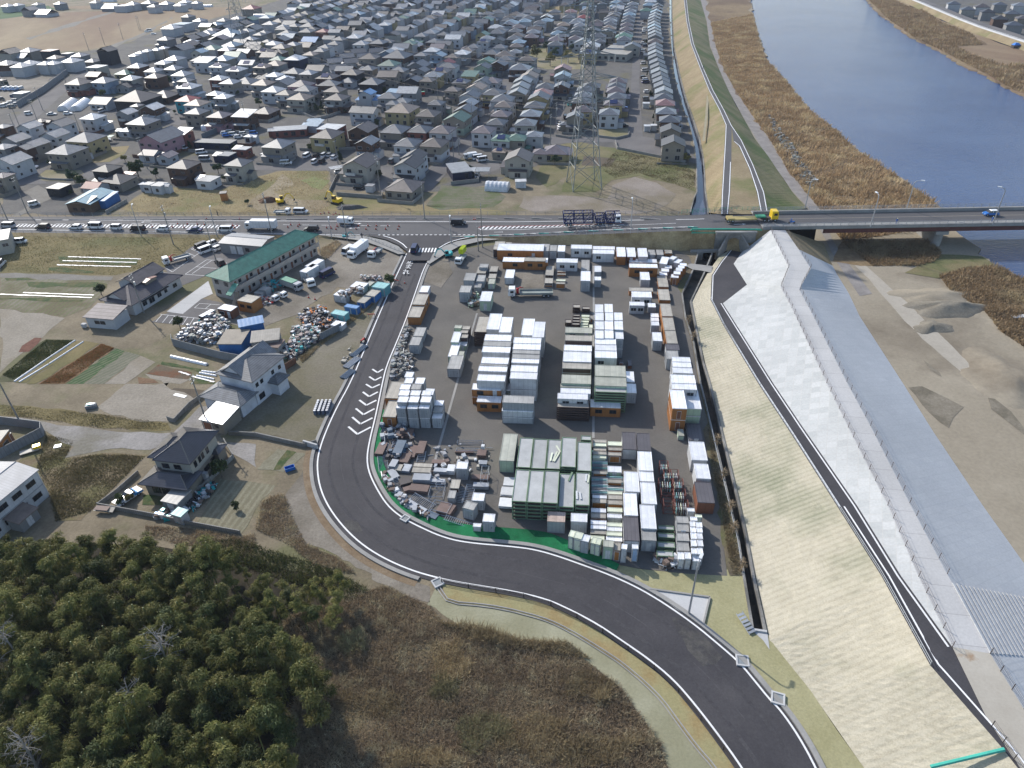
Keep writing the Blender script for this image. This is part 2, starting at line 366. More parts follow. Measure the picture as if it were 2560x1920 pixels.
for k in range(24):
 u0,u1=k/24,(k+.5)/24
 a0,a1=ST0.lerp(SB0,u0),ST0.lerp(SB0,u1);b0,b1=ST1.lerp(SB1,u0),ST1.lerp(SB1,u1)
 up=Vector((0,0,.16));st.hexa([a0,a1,b1,b0],[a0+up,a1+up,b1+up,b0+up])
struct('levee_steps',st,G_SLAB,label='broad ribbed concrete steps down the river slope',cat='steps')
lw=ribbon('x',None,dense(pathL[:8]),.22,.03,.35)
struct('path_line',lw,G_WHITE,label='white edge line on the land side of the levee path',cat='road marking')
lw=ribbon('x',None,dense(pathL[7:]),.22,.03,1.0)
struct('path_line',lw,G_WHITE,label='white edge line along the nearest stretch of the levee path',cat='road marking')
lw=ribbon('x',None,dense(pathR[4:10]),.25,.03,-.45)
struct('path_line',lw,G_WHITE,label='white edge line on the levee path beside the block slope',cat='road marking')
wb=[T(2,2050,-300,-.5),T(2,2060,0,-.5),T(2,2080,130,-.5),T(2,2150,400,-.5),T(3,0,540,-.5),T(3,170,720,-.5),T(3,330,930,-.5),T(3,560,1110,-.5),T(3,750,1280,-.5),T(3,950,1420,-.5),T(3,1230,1600,-.5),T(7,1430,90,-.5),T(7,1600,300,-.5),T(7,1780,470,-.5),T(7,1880,590,-.5),T(7,1990,650,-.5),T(7,2212,740,-.5),T(7,2700,950,-.5),T(7,4200,1700,-.5)]
def wiggle(L,amp,n):
 Q=resample(L,n);out=[]
 for i,p in enumerate(Q):out.append(p+Vector((random.uniform(-amp,amp),random.uniform(-amp,amp),0)))
 return out
wbw=wiggle(wb,1.6,260)
gl=[T(2,1520,-400,-.5),T(2,1640,60,-.5),T(2,1680,180,-.5),T(2,1710,400,-.5),T(2,1790,600,-.5),T(2,1880,800,-.5),T(2,1990,1000,-.5),T(2,2100,1200,-.5),T(2,2212,1345,-.5),T(3,120,1520,-.5),T(3,210,1659,-.5),T(7,340,140,-.5),T(7,420,300,-.5),T(7,400,420,-.5)]
gl0=gl[:]
sheet('floodplain',G_SAND,gl+toe[1:]+[T(15,4200,1700,-.5)]+wbw[::-1],0,label='sandy gravel flat beside the river',cat='floodplain')
mb=MB();strip(mb,wbw,[p+Vector((1.2,1.0,-1.2))for p in wbw])
struct('river_bank',mb,G_REED,label='dark eroded river bank',cat='bank')
eb=[T(3,780,-120,-.5),T(3,850,0,-.5),T(3,1000,150,-.5),T(3,1240,320,-.5),T(3,1500,450,-.5),T(3,1700,570,-.5),T(3,1900,660,-.5),T(3,2100,780,-.5),T(3,2300,870,-.5),T(3,3600,1500,-.5)]
ebw=wiggle(eb,1.6,160)
dk=[T(3,1050,-120,-.5),T(3,1120,0,-.5),T(3,1290,75,-.5),T(3,1600,215,-.5),T(3,1770,285,-.5),T(3,2212,440,-.5),T(3,3600,1000,-.5)]
sheet('far_bank',G_PADDY,ebw+dk[::-1],0,label='dry ground along the far bank of the river',cat='ground')
mb=MB();strip(mb,ebw,[p+Vector((-1.2,-1,-1.2))for p in ebw]);struct('far_river_bank',mb,G_REED,label='dark foot of the far river bank',cat='bank')
def up(L,z0,z1,sh=(0,0)):return[Vector((p.x+sh[0],p.y+sh[1],z1))for p in L]
L1=up(dk,0,2.6,(4,3));L2=up(dk,0,3.2,(5.5,4));L3=up(dk,0,3.2,(15,11));L4=up(dk,0,0,(22,16));L5=up(dk,0,0,(900,500))
mb=MB();strip(mb,dk,L1);struct('far_levee_slope',mb,G_DYKE,label='grassy foot of the far levee',cat='slope')
mb=MB();strip(mb,L1,L2);struct('far_levee_wall',mb,G_CONC,label='white concrete lip of the far levee',cat='wall')
mb=MB();strip(mb,L2,L3);struct('far_levee_road',mb,G_STREET,label='grey road along the far levee',cat='road')
mb=MB();strip(mb,L3,L4);strip(mb,L4,L5);struct('far_ground',mb,G_SUB,label='built up ground behind the far levee',cat='ground')
mb=ribbon('x',None,up(dk,0,3.2,(6.6,4.8)),.5,.04);struct('far_levee_line',mb,G_WHITE,label='white line along the far levee road',cat='road marking')
m,n_,b_=_base('river_water',.10);b_.inputs['Specular IOR Level'].default_value=.30;b_.inputs['IOR'].default_value=1.33
vw=_pos(n_,RAD(-10),(.35,1,1));w1=_noise(n_,vw,1.1,6,.7);w2=_noise(n_,_pos(n_),.02,3)
n_.links.new(_ramp(n_,w2,.35,.65,(.045,.08,.175),(.062,.105,.21)),b_.inputs['Base Color']);_bump(n_,b_,w1,.8,.5)
mb=MB();zz=-1.05
wpts=[p for p in(P(1500,-180,zz),P(3200,-60,zz),T(3,3600,700,zz),T(7,5200,2400,zz),T(7,1500,1500,zz),T(7,900,100,zz),T(3,-300,900,zz),T(2,1800,200,zz))]
sheet('river',m,wpts,0,label='wide blue rippled river',cat='river')
pA=[T(2,1470,-300,CZ),T(2,1485,0,CZ),T(2,1505,180,CZ),T(2,1545,380,CZ),T(2,1620,580,CZ),T(2,1700,780,CZ),T(2,1790,950,CZ),T(2,1845,1080,CZ),T(2,1840,1200,CZ),T(2,1825,1450,CZ),T(2,1812,1659,CZ),T(6,1805,190,CZ)]
pB=[T(2,1500,-300,CZ),T(2,1510,0,CZ),T(2,1530,180,CZ),T(2,1572,380,CZ),T(2,1652,580,CZ),T(2,1740,780,CZ),T(2,1835,950,CZ),T(2,1900,1085,CZ),T(2,1985,1210,CZ),T(2,2085,1420,CZ),T(2,2180,1659,CZ),T(6,2215,190,CZ)]
pM1=[T(2,1898,1090,CZ),T(2,1895,1400,CZ),T(2,1885,1659,CZ),T(6,1868,190,CZ)]
pM2=[T(2,1905,1095,CZ),T(2,1915,1222,CZ),T(2,1960,1260,CZ),T(2,2050,1460,CZ),T(2,2115,1659,CZ),T(6,2150,190,CZ)]
nl=12
CRk=[CRN[0],CRN[1],CRN[2],CRN[3],CRN[4],CRN[5],CRN[6],T(2,1590,1090),CRN[7],T(2,1662,1420),CRN[10],CRN[12]]
mb=MB();strip(mb,dense(CRk),dense(pA));struct('levee_slope_west',mb,G_DYKE,label='dry grass slope between canal and levee road',cat='slope')
mb=MB();strip(mb,dense(pA[:8]),dense(pB[:8]));struct('levee_road',mb,G_MAIN,label='narrow asphalt road on the levee',cat='road')
mb=MB();strip(mb,resample(pA[7:],20),resample(pM1,20));strip(mb,resample(pM2[1:],20),resample(pB[8:],20));mb.poly([pA[7],pM1[0],pB[7]]);mb.poly([pM1[0],pM2[1],pB[8],pB[7]])
struct('levee_road_fork',mb,G_MAIN,label='forked asphalt ramps joining the main road',cat='road')
mb=MB();strip(mb,[p+Vector((0,0,-.02))for p in resample(pM1,20)],[p+Vector((0,0,-.02))for p in resample(pM2,20)]);struct('fork_grass',mb,G_DYKE,label='grass wedge between the two levee ramps',cat='grass')
glz=[T(2,1520,-400,-.5),T(2,1640,40,-.5),gl0[2],gl0[3],gl0[4],gl0[5],T(2,1940,920,-.5),gl0[6],T(2,2100,1200,-.5),T(2,2212,1345,-.5),gl0[10],gl0[11]]
mb=MB();strip(mb,dense(pB),dense(glz));struct('levee_slope_east',mb,G_DYKE2,label='green tinged levee slope facing the river',cat='slope')
for nm,L,o,lab in(('west',pA,.25,'white line on the canal side of the levee road'),('east',pB,-.25,'white line on the river side of the levee road'),('fork',pM1[1:],-.25,'white line inside the left ramp'),('fork',pM2[1:],.25,'white line inside the right ramp')):
 struct('levee_road_line',ribbon('x',None,dense(L),.22,.03,o),G_WHITE,label=lab,cat='road marking')
gr=[T(2,1560,-400,-.5),T(2,1690,40,-.5),T(2,1720,200,-.5),T(2,1760,400,-.5),T(2,1830,600,-.5),T(2,1930,780,-.5),T(2,2050,960,-.5),T(2,2212,1190,-.5),T(3,150,1440,-.5),T(3,320,1659,-.5),T(7,440,140,-.5),T(7,560,420,-.5),T(7,650,560,-.5),T(7,900,880,-.5)]
gll=[T(2,1530,-400,-.5),T(2,1645,60,-.5),T(2,1682,180,-.5),T(2,1715,400,-.5),T(2,1790,600,-.5),T(2,1880,800,-.5),T(2,1990,1000,-.5),T(2,2150,1270,-.5),T(3,60,1440,-.5),T(3,215,1659,-.5),T(7,350,140,-.5),T(7,500,420,-.5),T(7,590,600,-.5),T(7,790,900,-.5)]
gt=gmat('gravel_track',(.20,.185,.175),(.28,.26,.245),.3,None,1,2.0,fstr=.2,bump=.1)
mb=MB();strip(mb,[p+Vector((0,0,.04))for p in dense(gll)],[p+Vector((0,0,.04))for p in dense(gr)]);struct('river_track',mb,gt,label='gravel track between levee and reeds',cat='track')
struct('levee_footpath',ribbon('x',None,[T(2,1695,790,5.2),T(2,1680,1000,4.0),T(2,1655,1220,2.2)],1.0,.15),gmat('worn_path',(.33,.29,.2),(.38,.34,.24),.3),label='thin worn footpath down the grass slope',cat='path')
def mz(px):
 t=min(1,max(0,(px-1100)/800));return .6+5.2*(t*t*(3-2*t))
NX=list(range(-1500,1101,260))+[1180,1280,1380,1480,1580,1680,1780,1860,1925]
def interp(tab,x):
 if x<=tab[0][0]:a,b=tab[0],tab[1]
 elif x>=tab[-1][0]:a,b=tab[-2],tab[-1]
 else:
  for a,b in zip(tab[:-1],tab[1:]):
   if a[0]<=x<=b[0]:break
 return a[1]+(b[1]-a[1])*(x-a[0])/(b[0]-a[0])
UP=[(0,541),(640,540),(900,538),(1280,538),(1700,539),(1925,529)]
LOr=[(0,581),(640,588),(1000,589),(1280,592),(1511,585),(1708,577),(1925,571)]
TN=[(0,538),(640,536),(900,534),(1280,541),(1500,546),(1700,556),(1925,575)]
TS=[(0,590),(640,596),(1000,594),(1280,606),(1490,617),(1708,628),(1790,626),(1925,634)]
up_=[P(x,interp(UP,x),mz(x))for x in NX];lo_=[P(x,interp(LOr,x),mz(x))for x in NX]
ROADZ=mz
jun=TL(5,700,372,940,378,1130,420,1240,470,1310,525,1300,600,1500,600,1535,525,1600,468,1720,425,1850,395,2000,380,z=.35)
mb=MB();strip(mb,dense(up_,4),dense(lo_,4));struct('main_road',mb,G_MAIN,label='grey main road crossing the town',cat='road')
mb=MB();nt_=[P(x,interp(TN,x),0)for x in NX];ns_=[P(x,interp(TS,x),0)for x in NX]
mb2=MB()
for i,x in enumerate(NX):
 nt_[i]=up_[i]+Vector((0,2.0+1.6*max(0,up_[i].z-.6),-up_[i].z));
 if ns_[i].y>lo_[i].y-.8:ns_[i]=lo_[i]+Vector((0,-.8,-lo_[i].z))
strip(mb,dense(nt_,4),dense(up_,4),0);mb=MB();strip(mb,dense(nt_,4),dense(up_,4))
struct('embankment_north',mb,G_DYKE,label='grass bank on the far side of the main road',cat='slope')
mb=MB();strip(mb,dense(lo_,4),dense(ns_,4));struct('embankment_south',mb,G_BANK,label='dry grass bank below the main road',cat='slope')
sheet('junction',G_ROAD,jun,.30,label='dark new asphalt of the road junction',cat='road')
def mline(name,pts,w=.2,dz=.05,lab='',mt=None,dash=None,cat='road marking'):
 L=[P(x,y,mz(x)+dz)for x,y in pts];return struct(name,ribbon('x',None,dense(L,3),w,0,0,dash),mt or G_WHITE,label=lab,cat=cat)
mline('edge_line',[(-300,550),(0,549),(600,552),(1280,554.6),(1737,548),(1925,540)],.22,lab='white edge line on the far side of the main road')
mline('edge_line',[(-300,569),(0,573),(400,579),(640,583.5),(800,586.5),(900,587)],.22,lab='white edge line on the near side of the main road')
mline('edge_line',[(1150,590.5),(1280,586),(1511,574),(1708,567),(1925,561)],.22,lab='white edge line towards the bridge')
mline('lane_line',[(0,560),(330,558.5),(640,561),(1000,565)],.16,lab='dashed lane line by the traffic queue',dash=(3,3))
mline('junction_line',[(945,587),(1205,587)],.45,.06,lab='short dashed white line across the junction mouth',dash=(.7,.7))
mb=MB()
for k in range(26):
 x0=-100+k*68;a,b=P(x0,interp(UP,x0)+9,mz(x0)),P(x0+52,interp(UP,x0+52)+9,mz(x0+52))
 c_=(a+b)/2;ang=math.atan2(b.y-a.y,b.x-a.x);mb.box(c_.x,c_.y,c_.z,(b-a).length,.25,.22,0,ang)
struct('kerb',mb,G_WALK,label='broken concrete kerb along the far sidewalk',cat='kerb')
mb=MB()
for k in range(20):
 x0=1130+k*31 if k>0 else 1130
 if x0>1760:break
 y=interp([(1130,594),(1280,588),(1511,577),(1708,569.5),(1800,567)],x0);y2=interp([(1130,594),(1280,588),(1511,577),(1708,569.5),(1800,567)],x0+25)
 a,b=P(x0,y,mz(x0)),P(x0+25,y2,mz(x0+25));c_=(a+b)/2;mb.box(c_.x,c_.y,c_.z,(b-a).length,.3,.2,k%2,math.atan2(b.y-a.y,b.x-a.x))
struct('kerb',mb,[G_WALK,G_TEALP],label='kerb with teal painted blocks towards the bridge',cat='kerb')
def hatch(xa,xb,ya,yb,yc,yd,step,lab,red=False,slant=9):
 mb=MB();n=int((xb-xa)/step)
 for k in range(n):
  x=xa+k*step;u=k/n;t,b=ya+(yc-ya)*u,yb+(yd-yb)*u
  pts=[(x,b),(x+step*.45,b),(x+step*.45+slant,t),(x+slant,t)]
  mb.poly([P(px,py,mz(px)+.06)for px,py in pts],0)
 struct('hatching',mb,G_WHITE,label=lab,cat='road marking')
hatch(20,290,561,567,561,569,9,'white diagonal hatching beside the queue of cars')
hatch(300,600,561,569,563,571,9,'white diagonal hatching beyond the traffic cones')
hatch(1200,1520,566,574,560,562,11,'white hatched median island towards the bridge')
mline('island_line',[(1196,570),(1202,565.5),(1280,565),(1400,563),(1560,559)],.18,.08,lab='red outline of the hatched island, far side',mt=G_REDP)
mline('island_line',[(1196,570),(1202,574.5),(1300,574),(1400,568),(1560,561)],.18,.08,lab='white outline of the hatched island, near side')
mline('island_line',[(1440,570),(1560,563),(1690,558)],.16,.08,lab='white lane line tapering to the bridge')
def arrow(x,y,L=3.4,flip=1,lab=''):
 p=P(x,y,mz(x)+.07);mb=MB();mb.poly([(-L/2,-.1,0),(L/2-.9,-.1,0),(L/2-.9,.1,0),(-L/2,.1,0)]);mb.poly([(L/2-1,-.45,0),(L/2,0,0),(L/2-1,.45,0)])
 o=mb.build('road_arrow',G_WHITE,None,tuple(p),0 if flip>0 else math.pi);tag(o,lab,'road marking',None,'structure')
arrow(890,559,lab='white lane arrow beyond the box truck');arrow(885,570,3.4,-1,'white lane arrow among the cones');arrow(1250,580,3.4,1,'white lane arrow before the bridge ramp');arrow(1545,569,3.4,1,'white lane arrow under the bank lamp');arrow(1850,560.5,3.4,1,'white lane arrow near the bridge');arrow(365,555,3.4,-1,'white lane arrow above the traffic queue')
RO=TL(5,1310,525,1290,575,1200,765,1060,1085,930,1400,820,1659)+TL(9,700,215,600,440,548,600,536,720,556,880,620,1040,740,1210,900,1370,1100,1500,1350,1610)+TL(13,1600,20,1800,60)+TL(14,0,125,300,195,510,290,740,410,960,560,1180,710,1400,890,1590,1110,1790,1370,2000,1659,2330,2200)
RI=TL(5,1530,525,1450,650,1400,790,1300,1080,1210,1300,1120,1510,1085,1659)+TL(9,1030,270,968,520,950,660,972,780,1040,920,1130,1060,1250,1160,1400,1240,1600,1330,1800,1380,2212,1415)+TL(10,200,1442,400,1500,600,1572)+TL(14,840,0,1080,110,1300,240,1560,420,1800,620,1960,760,2100,930,2212,1070)+TL(15,100,1170,250,1385,400,1659,640,2200)
ROs,RIs=smooth_line(RO,2),smooth_line(RI,2)
def clean(L):
 out=[L[0]]
 for p in L[1:]:
  if(p-out[-1]).length>.15:out.append(p)
 return out
ROs,RIs=clean(ROs),clean(RIs)
A,B=resample(offset_line(ROs,-.9),260),resample(offset_line(RIs,.55),260)
mb=MB();strip(mb,A,B)
for i,v in enumerate(mb.v):mb.v[i]=(v[0],v[1],.10)
struct('new_road',mb,G_ROAD,label='fresh dark asphalt road bending round the yard',cat='road')
k0=int(len(ROs)*.02)
struct('road_edge_line',ribbon('x',None,ROs[k0:],.24,.13,-.15),G_WHITE,label='white line on the outer edge of the curved road',cat='road marking')
struct('road_edge_line',ribbon('x',None,RIs[k0:],.24,.13,.15),G_WHITE,label='white line on the inner edge of the curved road',cat='road marking')
G_SEAM=gmat('asphalt_seam',(.075,.072,.078),(.10,.096,.10),.5);G_DUST=gmat('dusty_asphalt',(.075,.072,.07),(.105,.10,.092),.5,(.058,.056,.06),.35,3)
mid=[a.lerp(b,.5)for a,b in zip(A,B)]
for k_,(u,w_)in enumerate(((.0,.09),(.21,.5),(-.21,.5))):
 L_=[Vector((a.x,a.y,.10)).lerp(Vector((b.x,b.y,.10)),.5+u+.012*math.sin(i*.13))for i,(a,b)in enumerate(zip(A,B))]
 struct('road_seam' if k_==0 else 'tyre_track',ribbon('x',None,L_[20:250],w_,.006,0,(9,5)if k_==0 else None),G_SEAM if k_==0 else gmat('tyre_polish',(.058,.056,.061),(.075,.072,.077),.3),label=['faint joint along the middle of the curved road','worn wheel track on the inner lane','worn wheel track on the outer lane'][k_],cat='road surface')
for pts,lab in((TL(14,1380,360,1480,350,1560,440,1700,560,1820,700,1760,760,1650,780,1520,640,1430,480,z=.11),'dusty patch on the near curve of the road'),(TL(9,770,1170,880,1190,920,1270,850,1290,760,1230,z=.11),'small dusty patch in the bend')):sheet('damp_patch',G_DUST,pts,.004,label=lab,cat='dust')
def kerb(name,L,o0,o1,h,mt,lab):
 mb=MB();a,b=offset_line(L,o0),offset_line(L,o1);U=Vector((0,0,h));D=Vector((0,0,.02))
 strip(mb,[p+D for p in a],[p+U for p in a]);strip(mb,[p+U for p in a],[p+U for p in b]);strip(mb,[p+U for p in b],[p+D for p in b])
 struct(name,mb,mt,label=lab,cat='kerb')
def segm(L,a,b):return L[int(len(L)*a):int(len(L)*b)]
kerb('kerb',segm(ROs,.03,.56),-.9,-1.5,.26,G_WALK,'concrete gutter kerb outside the bend')
kerb('kerb',segm(RIs,.03,.98),.6,1.25,.26,G_WALK,'concrete gutter kerb inside the bend')
gi=segm(RIs,.22,.665);n_g=len(gi);mb=MB();a=offset_line(gi,1.3);b=[]
wv=[(0,.3),(.15,1.5),(.4,1.9),(.62,2.2),(.8,2.6),(1,1.2)]
for i,p in enumerate(offset_line(gi,1.3)):
 w_=interp(wv,i/(n_g-1));q=a[i]+(a[i]-gi[i]).normalized()*w_;b.append(q)
strip(mb,[p+Vector((0,0,.10))for p in a],[p+Vector((0,0,.35))for p in b])
struct('green_ground_sheet',mb,G_GREEN,label='bright green weed sheet along the inside of the bend',cat='ground sheet')
vg=segm(ROs,.20,.56);mb=MB();strip(mb,[p+Vector((0,0,.05))for p in offset_line(vg,-1.5)],[p+Vector((0,0,.04))for p in offset_line(vg,-2.6)])
struct('verge',mb,gmat('rusty_verge',(.19,.135,.085),(.25,.19,.125),.5,None,1,3),label='rusty brown strip outside the bend',cat='verge')
lo2=segm(ROs,.57,1.0);D0=TL(13,1560,75,1600,140,1665,230,2000,258,2212,300)+TL(14,0,300,250,365,400,425,600,535,800,660,950,760,1150,930,1300,1080,1450,1290,1600,1490,1750,1659,2150,2250)
D0s=clean(smooth_line(D0,1))
mb=MB();strip(mb,[p+Vector((0,0,.06))for p in resample(offset_line(lo2,-.9),80)],[Vector((p.x,p.y,.05))for p in resample(D0s[4:],80)])
struct('turf_verge',mb,gmat('brown_turf',(.27,.20,.09),(.34,.27,.14),.3,(.30,.27,.14),.15,3,fstr=.25),label='brown turf strip under the guard rail',cat='verge')
ch=MB();
for o0,o1,z0,z1 in((.28,.14,.14,.14),(.14,.10,.14,-.1),(.10,-.10,-.1,-.1),(-.10,-.14,-.1,.14),(-.14,-.28,.14,.14)):
 strip(ch,offset_line(D0s,o0,z0),offset_line(D0s,o1,z1))
struct('drain_channel',ch,G_WALK,label='narrow concrete drain channel curving below the road',cat='drain')
sage=D0s[3:]+TL(14,1350,1659,1280,1450,1100,1200,950,980,650,760,400,620,0,540)+TL(13,2000,540,1700,450,1500,250,1540,120)
sheet('sage_ground',G_SAGE,TL(13,1560,90,1665,230,2000,262,2212,305)+TL(14,250,370,400,430,600,540,800,665,950,765,1150,935,1300,1085,1450,1295,1600,1495,1750,1665,2150,2250,1500,2250,1350,1659,1250,1420,1080,1180,930,960,640,740,400,600,0,520)+TL(13,2000,500,1750,430,1480,250),.03,label='pale sage green turf below the drain channel',cat='turf')
kk=int(len(RIs)*.73)
sheet('olive_turf',G_OLIVE,offset_line(RIs[kk:],1.3)[::3]+[TANL[-1],TANL[-2],TANL[-3],TANL[-4],TANL[-5],TANL[-6],TANL[-7],CRS[-1],CLS[-1]]+TL(14,2040,250,2000,0)+TL(10,1980,1640,1900,1600,1500,1640,1100,1600,800,1540,760,1570),.04,label='olive turf between the curved road and the levee',cat='turf')
tri=TL(14,1185,118,1708,190,1650,430,1420,290)
sheet('concrete_pad',G_CONC,tri,.12,label='triangular pale concrete pad under the street lamp',cat='pad')
mb=MB()
for a,b in((tri[0],tri[1]),(tri[1],tri[2])):
 c_=(a+b)/2;mb.box(c_.x,c_.y,.1,(b-a).length,.25,.2,0,math.atan2(b.y-a.y,b.x-a.x))
struct('pad_kerb',mb,G_WALK,label='thin kerb round the triangular concrete pad',cat='kerb')
ch=MB()
for(x0,y0,xm,ym,x1,y1)in((1005,1530,1050,1560,1097,1530),(978,1595,1027,1627,1083,1598),(950,1660,1002,1692,1070,1662)):
 p=[T(5,x0,y0,.14),T(5,xm,ym,.14),T(5,x1,y1,.14)]
 for a,b in zip(p[:-1],p[1:]):ch.hexa([*ribbon('',None,[a,b],.38,0).v[:2],ribbon('',None,[a,b],.38,0).v[3],ribbon('',None,[a,b],.38,0).v[2]],[(v[0],v[1],v[2]+.004)for v in[*ribbon('',None,[a,b],.38,0).v[:2],ribbon('',None,[a,b],.38,0).v[3],ribbon('',None,[a,b],.38,0).v[2]]])
for(x0,y0,xm,ym,x1,y1)in((923,68,977,108,1053,68),(893,138,953,183,1040,140),(862,211,928,264,1024,213),(832,286,902,345,1007,292),(798,368,876,433,992,372)):
 p=[T(9,x0,y0,.14),T(9,xm,ym,.14),T(9,x1,y1,.14)]
 for a,b in zip(p[:-1],p[1:]):r_=ribbon('',None,[a,b],.40,0);ch.quad(r_.v[0],r_.v[1],r_.v[3],r_.v[2])
struct('chevron_marks',ch,G_WHITE,label='eight white chevrons painted before the bend',cat='road marking')
def bar(mb,n,x0,y0,x1,y1,w,z=.37):
 r_=ribbon('',None,[T(n,x0,y0,z),T(n,x1,y1,z)],w,0);mb.quad(r_.v[0],r_.v[1],r_.v[3],r_.v[2])
mb=MB();bar(mb,5,1312,563,1395,561,.35,.45);struct('stop_line',mb,G_WHITE,label='white stop line of the new road',cat='road marking')
mb=MB()
for k in range(9):
 x=1325+k*27;
 if 1345<x<1400:pass
 a,b=T(5,x,520,.72),T(5,x+14,483,.72);r_=ribbon('',None,[a,b],.45,0);mb.quad(r_.v[0],r_.v[1],r_.v[3],r_.v[2])
struct('crosswalk',mb,G_WHITE,label='white zebra crossing at the junction',cat='road marking')
def strokes(mb,org,ux,uy,segs,w=.16):
 for L in segs:
  for(x0,y0),(x1,y1)in zip(L[:-1],L[1:]):
   a=org+ux*x0+uy*y0;b=org+ux*x1+uy*y1;e=(b-a).normalized()*w*.4
   r_=ribbon('',None,[a-e,b+e],w,0);mb.quad(r_.v[0],r_.v[1],r_.v[3],r_.v[2])
dirr=(T(5,1300,700)-T(5,1345,580)).normalized()
ux=Vector((-dirr.y,dirr.x,0))
mb=MB()
TOM=[[(.5,1),(.5,.06)],[(.5,.55),(.85,.55)],[(.2,.6),(.2,.06)],[(0,.05),(1,.05)]]
MA=[[(.15,.85),(.85,.85)],[(.15,.6),(.85,.6)],[(.5,1),(.5,.25),(.35,.08),(.15,.15),(.2,.28),(.5,.28),(.9,.05)]]
RE=[[(.25,1),(.25,0)],[(.02,.75),(.4,.75),(.05,.2)],[(.4,.6),(.65,.85),(.72,.5),(.68,.15),(.8,.05),(1,.2)]]
for(x,y),gl_ in(((1333,600),TOM),((1318,643),MA),((1299,690),RE)):
 c_=T(5,x,y,.45);strokes(mb,c_-ux*.85+dirr*1.3,ux*1.7,-dirr*2.6,gl_,.24)
struct('painted_stop_text',mb,G_WHITE,label='white painted characters for stop on the asphalt',cat='road marking')
sheet('corner_walk',G_WALK,TL(5,560,383,930,386,1120,428,1235,478,1290,540,1230,545,1100,490,930,430,700,400,z=.3),.30,label='grey footway at the left corner of the junction',cat='footway')
sheet('corner_walk',G_WALK,TL(5,1540,530,1610,478,1740,432,1950,398,2212,392,2212,405,1950,430,1760,475,1640,540,1500,630,1475,615,z=.3),.30,label='grey footway at the right corner of the junction',cat='footway')
for pts,lab in((((5,1100,378),(5,1180,400),(5,1260,440),(5,1303,483)),'white curved kerb line at the left corner of the junction'),(((5,1580,483),(5,1650,440),(5,1750,408),(5,1920,375)),'white curved kerb line at the right corner of the junction')):
 struct('corner_line',ribbon('x',None,smooth_line([T(n,x,y,.75)for n,x,y in pts]),.3,0),G_WHITE,label=lab,cat='road marking')
sheet('yard',G_YARD,TL(5,1490,640,1560,560,1700,500,2100,455)+TL(6,0,432,900,455,1400,492,1530,560,1560,640,1462,870,1485,1080,1555,1300)+TL(10,1612,0,1690,330,1770,640,1860,1040,1800,1180,1860,1659,1500,1640,1130,1600,800,1540,480,1440,250,1385,0,1310)+TL(9,1800,1255,1560,1170,1350,1070,1230,980,1140,850,1070,700,1065,560,1090,400,1100,250,1120,0)+TL(5,1140,1659,1250,1300,1330,1040,1410,800,1480,650),.05,label='brownish grey asphalt of the storage yard',cat='yard')
for L,lab in((TL(6,703,640,706,970)+TL(10,703,0,703,470),'long pale drain line between the right hand rows'),(TL(5,1910,1050,1740,1640)+TL(9,1735,0,1540,690),'long pale drain line beside the locker stack')):
 struct('drain_line',ribbon('x',None,L,.45,.09),G_WALK,label=lab,cat='drain')
sheet('yard_slab',G_GRAVEL,TL(6,-60,690,270,690,280,830,-60,830),.09,label='paler worn concrete patch by the crane truck',cat='slab')
sheet('yard_gravel',G_GRAVEL,TL(5,1490,650,1560,580,1660,560,1700,700,1600,830,1430,770),.10,label='sandy gravel entrance to the yard',cat='gravel')
sheet('waste_strip',gmat('waste_strip',(.12,.10,.07),(.20,.165,.105),.4,(.13,.13,.06),.1,2),TL(6,1500,600,1570,670,1466,880,1430,830,1490,730),.09,label='weedy verge beside the canal wall',cat='verge')
sheet('waste_strip',MATS['waste_strip'],TL(10,1700,330,1780,640,1868,1040,1938,1330,1985,1659,1880,1659,1800,1250,1770,1000,1690,620,1650,400),.09,label='weedy strip between the last containers and the canal',cat='verge')
sheet('canal_deck',G_WALK,TL(6,1490,645,1545,628,1730,650,1722,708,1640,690,1560,680),.35,label='small grey deck bridging the canal',cat='deck')
sheet('lot_gravel',G_GRAVEL,TL(5,0,720,330,560,560,520,700,400,1080,480,1270,540,1270,620,1160,790,1060,900,700,820,360,1060,0,1190)+TL(4,1990,1140,1500,1330,1500,1240,1900,1000,2212,840),.04,label='sandy gravel lot of the scrap yard',cat='lot')
sheet('lot_gravel',gmat('dirt_lot',(.175,.155,.115),(.25,.225,.175),.12,(.15,.135,.085),.06,2.2),TL(5,1200,790,1060,1085,930,1400,800,1659)+TL(9,690,215,600,420,500,490,380,510,200,450,0,430)+TL(8,2212,430,1950,420,1900,370,2212,140)+TL(5,60,1640,330,1500,560,1290,750,1200,1060,930),.05,label='bare sandy lot left of the curved road',cat='lot')
sheet('gravel_shoulder',G_GRAVEL,TL(9,480,720,460,900,520,1100,640,1290,850,1450,1000,1560,1240,1659)+TL(13,1500,90,1500,230,1300,180,1000,30)+TL(9,1000,1640,700,1480,420,1380,200,1250,230,1000,330,860,420,720),.03,label='grey gravel shoulder outside the bend',cat='gravel')
sheet('parking_lot',G_STREET,TL(4,1440,640,1660,470,1900,420,2212,500,2212,560,1790,720,1600,800,1540,820,1420,660),.05,label='asphalt car park beside the green roofed block',cat='car park')
sheet('parking_lot',G_STREET,TL(4,1440,1050,1740,920,1930,960,1860,1040,1760,1100,1690,1160,1310,1125),.055,label='small marked car park below the green roofed block',cat='car park')
sheet('pale_drive',G_CREST,TL(4,1440,1035,1800,770,1840,880,1740,925,1580,1055),.06,label='pale concrete drive beside the dark roofed house',cat='drive')
mb=MB()
